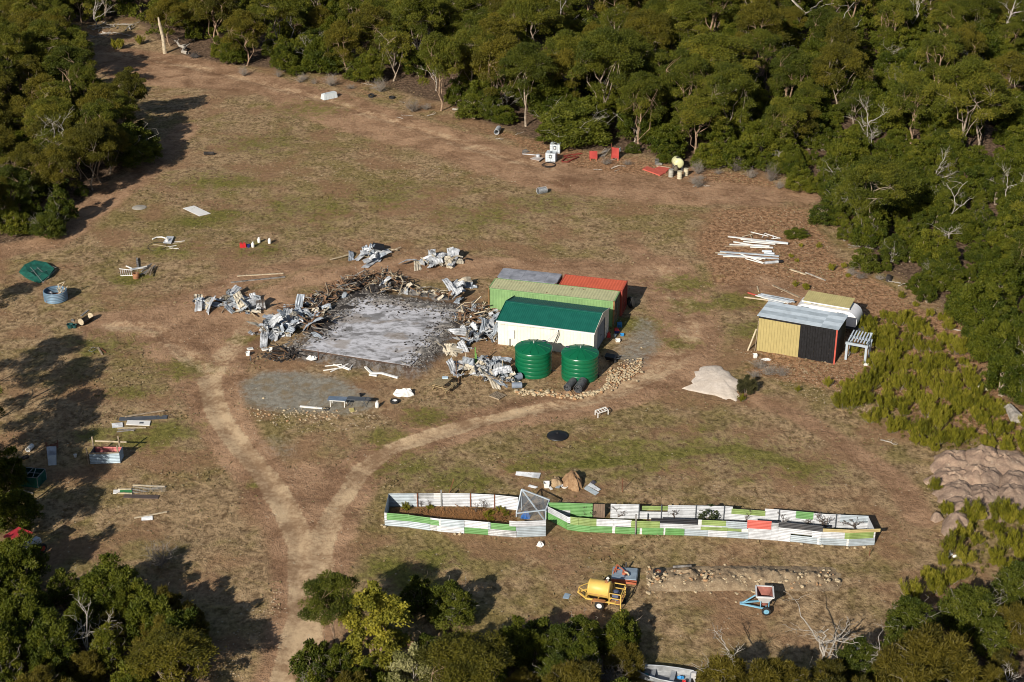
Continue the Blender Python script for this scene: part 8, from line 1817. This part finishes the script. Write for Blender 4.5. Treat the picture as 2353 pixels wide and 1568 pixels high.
T0, B0 = hop(0); T1, B1 = hop(.05); m = MB(); m.add(B0 + T0, [(0, 1, 5, 4), (1, 2, 6, 5), (2, 3, 7, 6), (3, 0, 4, 7), (3, 2, 1, 0)]); hp_ = L_(t, m, 'hopper', WP)
m = MB(); m.add(B1 + T1, [(4, 5, 1, 0), (5, 6, 2, 1), (6, 7, 3, 2), (7, 4, 0, 3), (0, 1, 2, 3)]); m.build('hopper_lining', HR, hp_, world=False)
m = MB()
for q0, q1 in zip(T0, T0[1:] + T0[:1]): m.beam(Vector(q0) + Vector((0, 0, .0)), Vector(q1), .10, .08)
m.build('hopper_rim', WP, hp_, world=False)
for x, y in ((-.4, .2), (.15, .2), (-.4, .95), (.15, .95)): m = MB(); m.beam((x, y, .42), (x, y, .95), .05, .05, up=(0, 1, 0)); L_(t, m, 'hopper_leg', BP)
m = MB(); m.lathe([(.25, .5), (.28, .53), (0, .6)], 16, Matrix.Translation((-.15, W3 / 2, 0))); L_(t, m, 'spinner', HR)
# boat
a, b = Q('b3', 905, 1130), Q('b3', 1425, 1200); e = b - a; ang = math.atan2(e.y, e.x); L = e.length
t = T('boat', 'open aluminium dinghy with an outboard at the bottom edge', 'boat', a + Vector((.55, -.75, 0)), ang); t.location = Q('b3', 905, 1190) ; AL = paint('worn_aluminium', (.40, .42, .44), .45, .35, var=.15, dirt=.35, dirtcol=(.2, .2, .2)); ALI = paint('worn_boat_inside', (.30, .31, .32), .55, .3, var=.2, dirt=.5, dirtcol=(.12, .12, .11))
st = [(0, .04, .72), (.12, .28, .68), (.28, .55, .64), (.5, .72, .6), (.75, .76, .58), (1.0, .72, .56)]; vs = []; fs = []
def hullsec(x, hw, zt, inner):
    o = .04 if inner else 0
    return [(x, hw - o, zt - (0 if not inner else 0)), (x, (hw - o) * .88, zt * .5), (x, (hw - o) * .6, .12 + o), (x, 0, .04 + o), (x, -(hw - o) * .6, .12 + o), (x, -(hw - o) * .88, zt * .5), (x, -(hw - o), zt)]
for inner, nm, mt in ((0, 'hull', AL), (1, 'inner_hull', ALI)):
    m = MB(); vs = []; fs = []
    for q, hw, zt in st: vs += hullsec(q * L + (0.05 if inner else 0) * (q < .5) - (.05 if inner else 0) * (q > .9), max(hw, .05), zt, inner)
    for i in range(len(st) - 1):
        for j in range(6): f_ = [i * 7 + j, (i + 1) * 7 + j, (i + 1) * 7 + j + 1, i * 7 + j + 1]; fs.append(f_ if not inner else f_[::-1])
    k = (len(st) - 1) * 7; fs.append([k + j for j in range(7)]); m.add(vs, fs); L_(t, m, nm, mt)
for s_ in (-1, 1):
    m = MB(); m.tube([(q * L, hw * s_, zt + .02) for q, hw, zt in st], .05, 6); L_(t, m, 'gunwale', AL)
m = MB(); m.hexa([(.02 * L, -.12, .64), (.16 * L, -.36, .62), (.16 * L, .36, .62), (.02 * L, .12, .64)], [(.02 * L, -.12, .68), (.16 * L, -.36, .66), (.16 * L, .36, .66), (.02 * L, .12, .68)]); L_(t, m, 'fore_deck', AL)
for q in (.36, .68): m = MB(); m.box((q * L, 0, .42), (.3, 1.25, .05)); L_(t, m, 'thwart', AL)
m = MB(); m.box((.97 * L, 0, .5), (.14, 1.3, .05)); L_(t, m, 'transom_shelf', AL)
m = MB(); m.box((1.02 * L, .1, .75), (.3, .24, .4)); m.beam((1.02 * L, .1, .6), (1.05 * L, .1, -.0), .12, .1, up=(0, 1, 0)); L_(t, m, 'outboard_motor', paint('outboard_grey', (.45, .45, .46), .4))
for name_, pos, size, mt, lab in (('fuel_tank', (.88 * L, -.3, .32), (.4, .3, .22), REDPL, 'red fuel tank on the dinghy floor'), ('blue_bag', (.8 * L, .2, .3), (.5, .28, .16), BLUEPL, 'blue bag on the dinghy floor'), ('rope_heap', (.24 * L, .1, .25), (.4, .3, .08), paint('teal_rope', (.03, .22, .22), .8), 'teal rope heap in the dinghy bow')):
    m = MB(); M_ = wm(t); q = M_ @ Vector(pos); crumpled(name_, lab, name_.replace('_', ' '), q, size[0] / 2, size[1] / 2, size[2], mt, int(pos[0] * 50), 10)
ribsheet('ribbed_sheet', 'loose ribbed iron sheet under the dead trees, bottom right', 'b4', [(870, 1335), (1000, 1375), (1025, 1335), (870, 1265)], GZ, 6, .25)
# ---------------------------------------------------------------- fallen wood
FL = [limb_ for limb_ in ()]
def fallen(f, a, b, r, label, group=None, mat=DEAD, up=.25):
    p, q = Q(f, *a), Q(f, *b); t = T('fallen_branch', label, 'branch', p, 0, group); m = MB(); L = (q - p).length; pts = limb(m, z(p, r), z(q, r + rg.uniform(0, up)), r, r * .45, rg, 5, .08, 6)
    for w in pts[2:]:
        if rg.random() < .7: limb(m, w, w + Vector((rg.uniform(-1, 1), rg.uniform(-1, 1), rg.uniform(0, .6))) * L * .22, r * .4, .01, rg, 2, .2, 4)
    m.build('bough', mat, t)
fallen('t3', (880, 985), (1065, 990), .09, 'white fallen bough under the pale yellowish gum', None, PVC if 0 else DEAD, .5)
fallen('t2', (1525, 945), (1590, 965), .16, 'pale log end at the left foot of the bright green edge bush')
fallen('t2', (1735, 805), (1960, 850), .13, 'pale log lying before the thin white-branched gum')
fallen('t1', (1605, 470), (1500, 400), .28, 'curved grey log with dark roots beside the tan snag', None, DEAD, .9)
m = MB(); p = Q('t1', 1665, 500)
for k in range(14): a = k / 14 * 6.28; m.tube([z(p, .4), p + Vector((math.cos(a) * .9, .2 * math.sin(a), .45 + math.sin(a) * .6))], [.12, .03], 4)
tag(m.build('root_plate', CHAR, loc=p), 'dark root plate at the end of the curved grey log', 'roots')
for i in range(26):
    x, y = rg.uniform(740, 1150), rg.uniform(205, 320); fallen('t1', (x, y), (x + rg.uniform(-170, 170), y + rg.uniform(-35, 35)), rg.uniform(.05, .11), 'pale fallen branch of the wood pile behind the tan snag', 'fallen branches behind the tan snag')
for i in range(34):
    k = rg.choice(((1080, 880, 120, 30, 't2'), (1180, 1000, 140, 40, 't2'), (1850, 1170, 130, 30, 't2'), (860, 745, 120, 15, 't2'), (1180, 450, 90, 30, 'm1'), (1130, 520, 90, 30, 'm1'), (2250, 720, 90, 30, 'm1'), (1220, 960, 110, 30, 'r1'), (1650, 985, 60, 15, 'r1'), (300, 530, 160, 25, 't2'), (2240, 940, 60, 30, 'r1'), (950, 620, 60, 30, 'r1')))
    x, y = k[0] + rg.gauss(0, k[2] * .6), k[1] + rg.gauss(0, k[3] * .6); L = rg.uniform(40, 110) * .26855 / FR[k[4]][2]; fallen(k[4], (x, y), (x + L * rg.choice((-1, 1)), y + rg.uniform(-.25, .25) * L), rg.uniform(.03, .07), 'grey fallen stick on the ground along the forest edge', 'fallen sticks along the forest edge')
fallen('r1', (1740, 1330), (1960, 1370), .07, 'white fallen branch below the large round olive bush')
fallen('r2', (498, 812), (645, 860), .06, 'white forked stick on the slope above the soil mounds')
fallen('t4', (1190, 845), (1290, 760), .06, 'pale leaning sprays of a broken branch in the right hillside scrub', None, DEAD, 1.5)
fallen('r1', (1440, 600), (1570, 700), .18, 'grey charred log on the bare patch in the right scrub', None, CHAR)
m = MB(); p = Q('r1', 1190, 910); m.tube([p, z(p, .6)], [.32, .24], 9, True, False); tag(m.build('tree_stump', CHAR, loc=p), 'short dark stump among the fallen branches right of the caravan', 'stump')
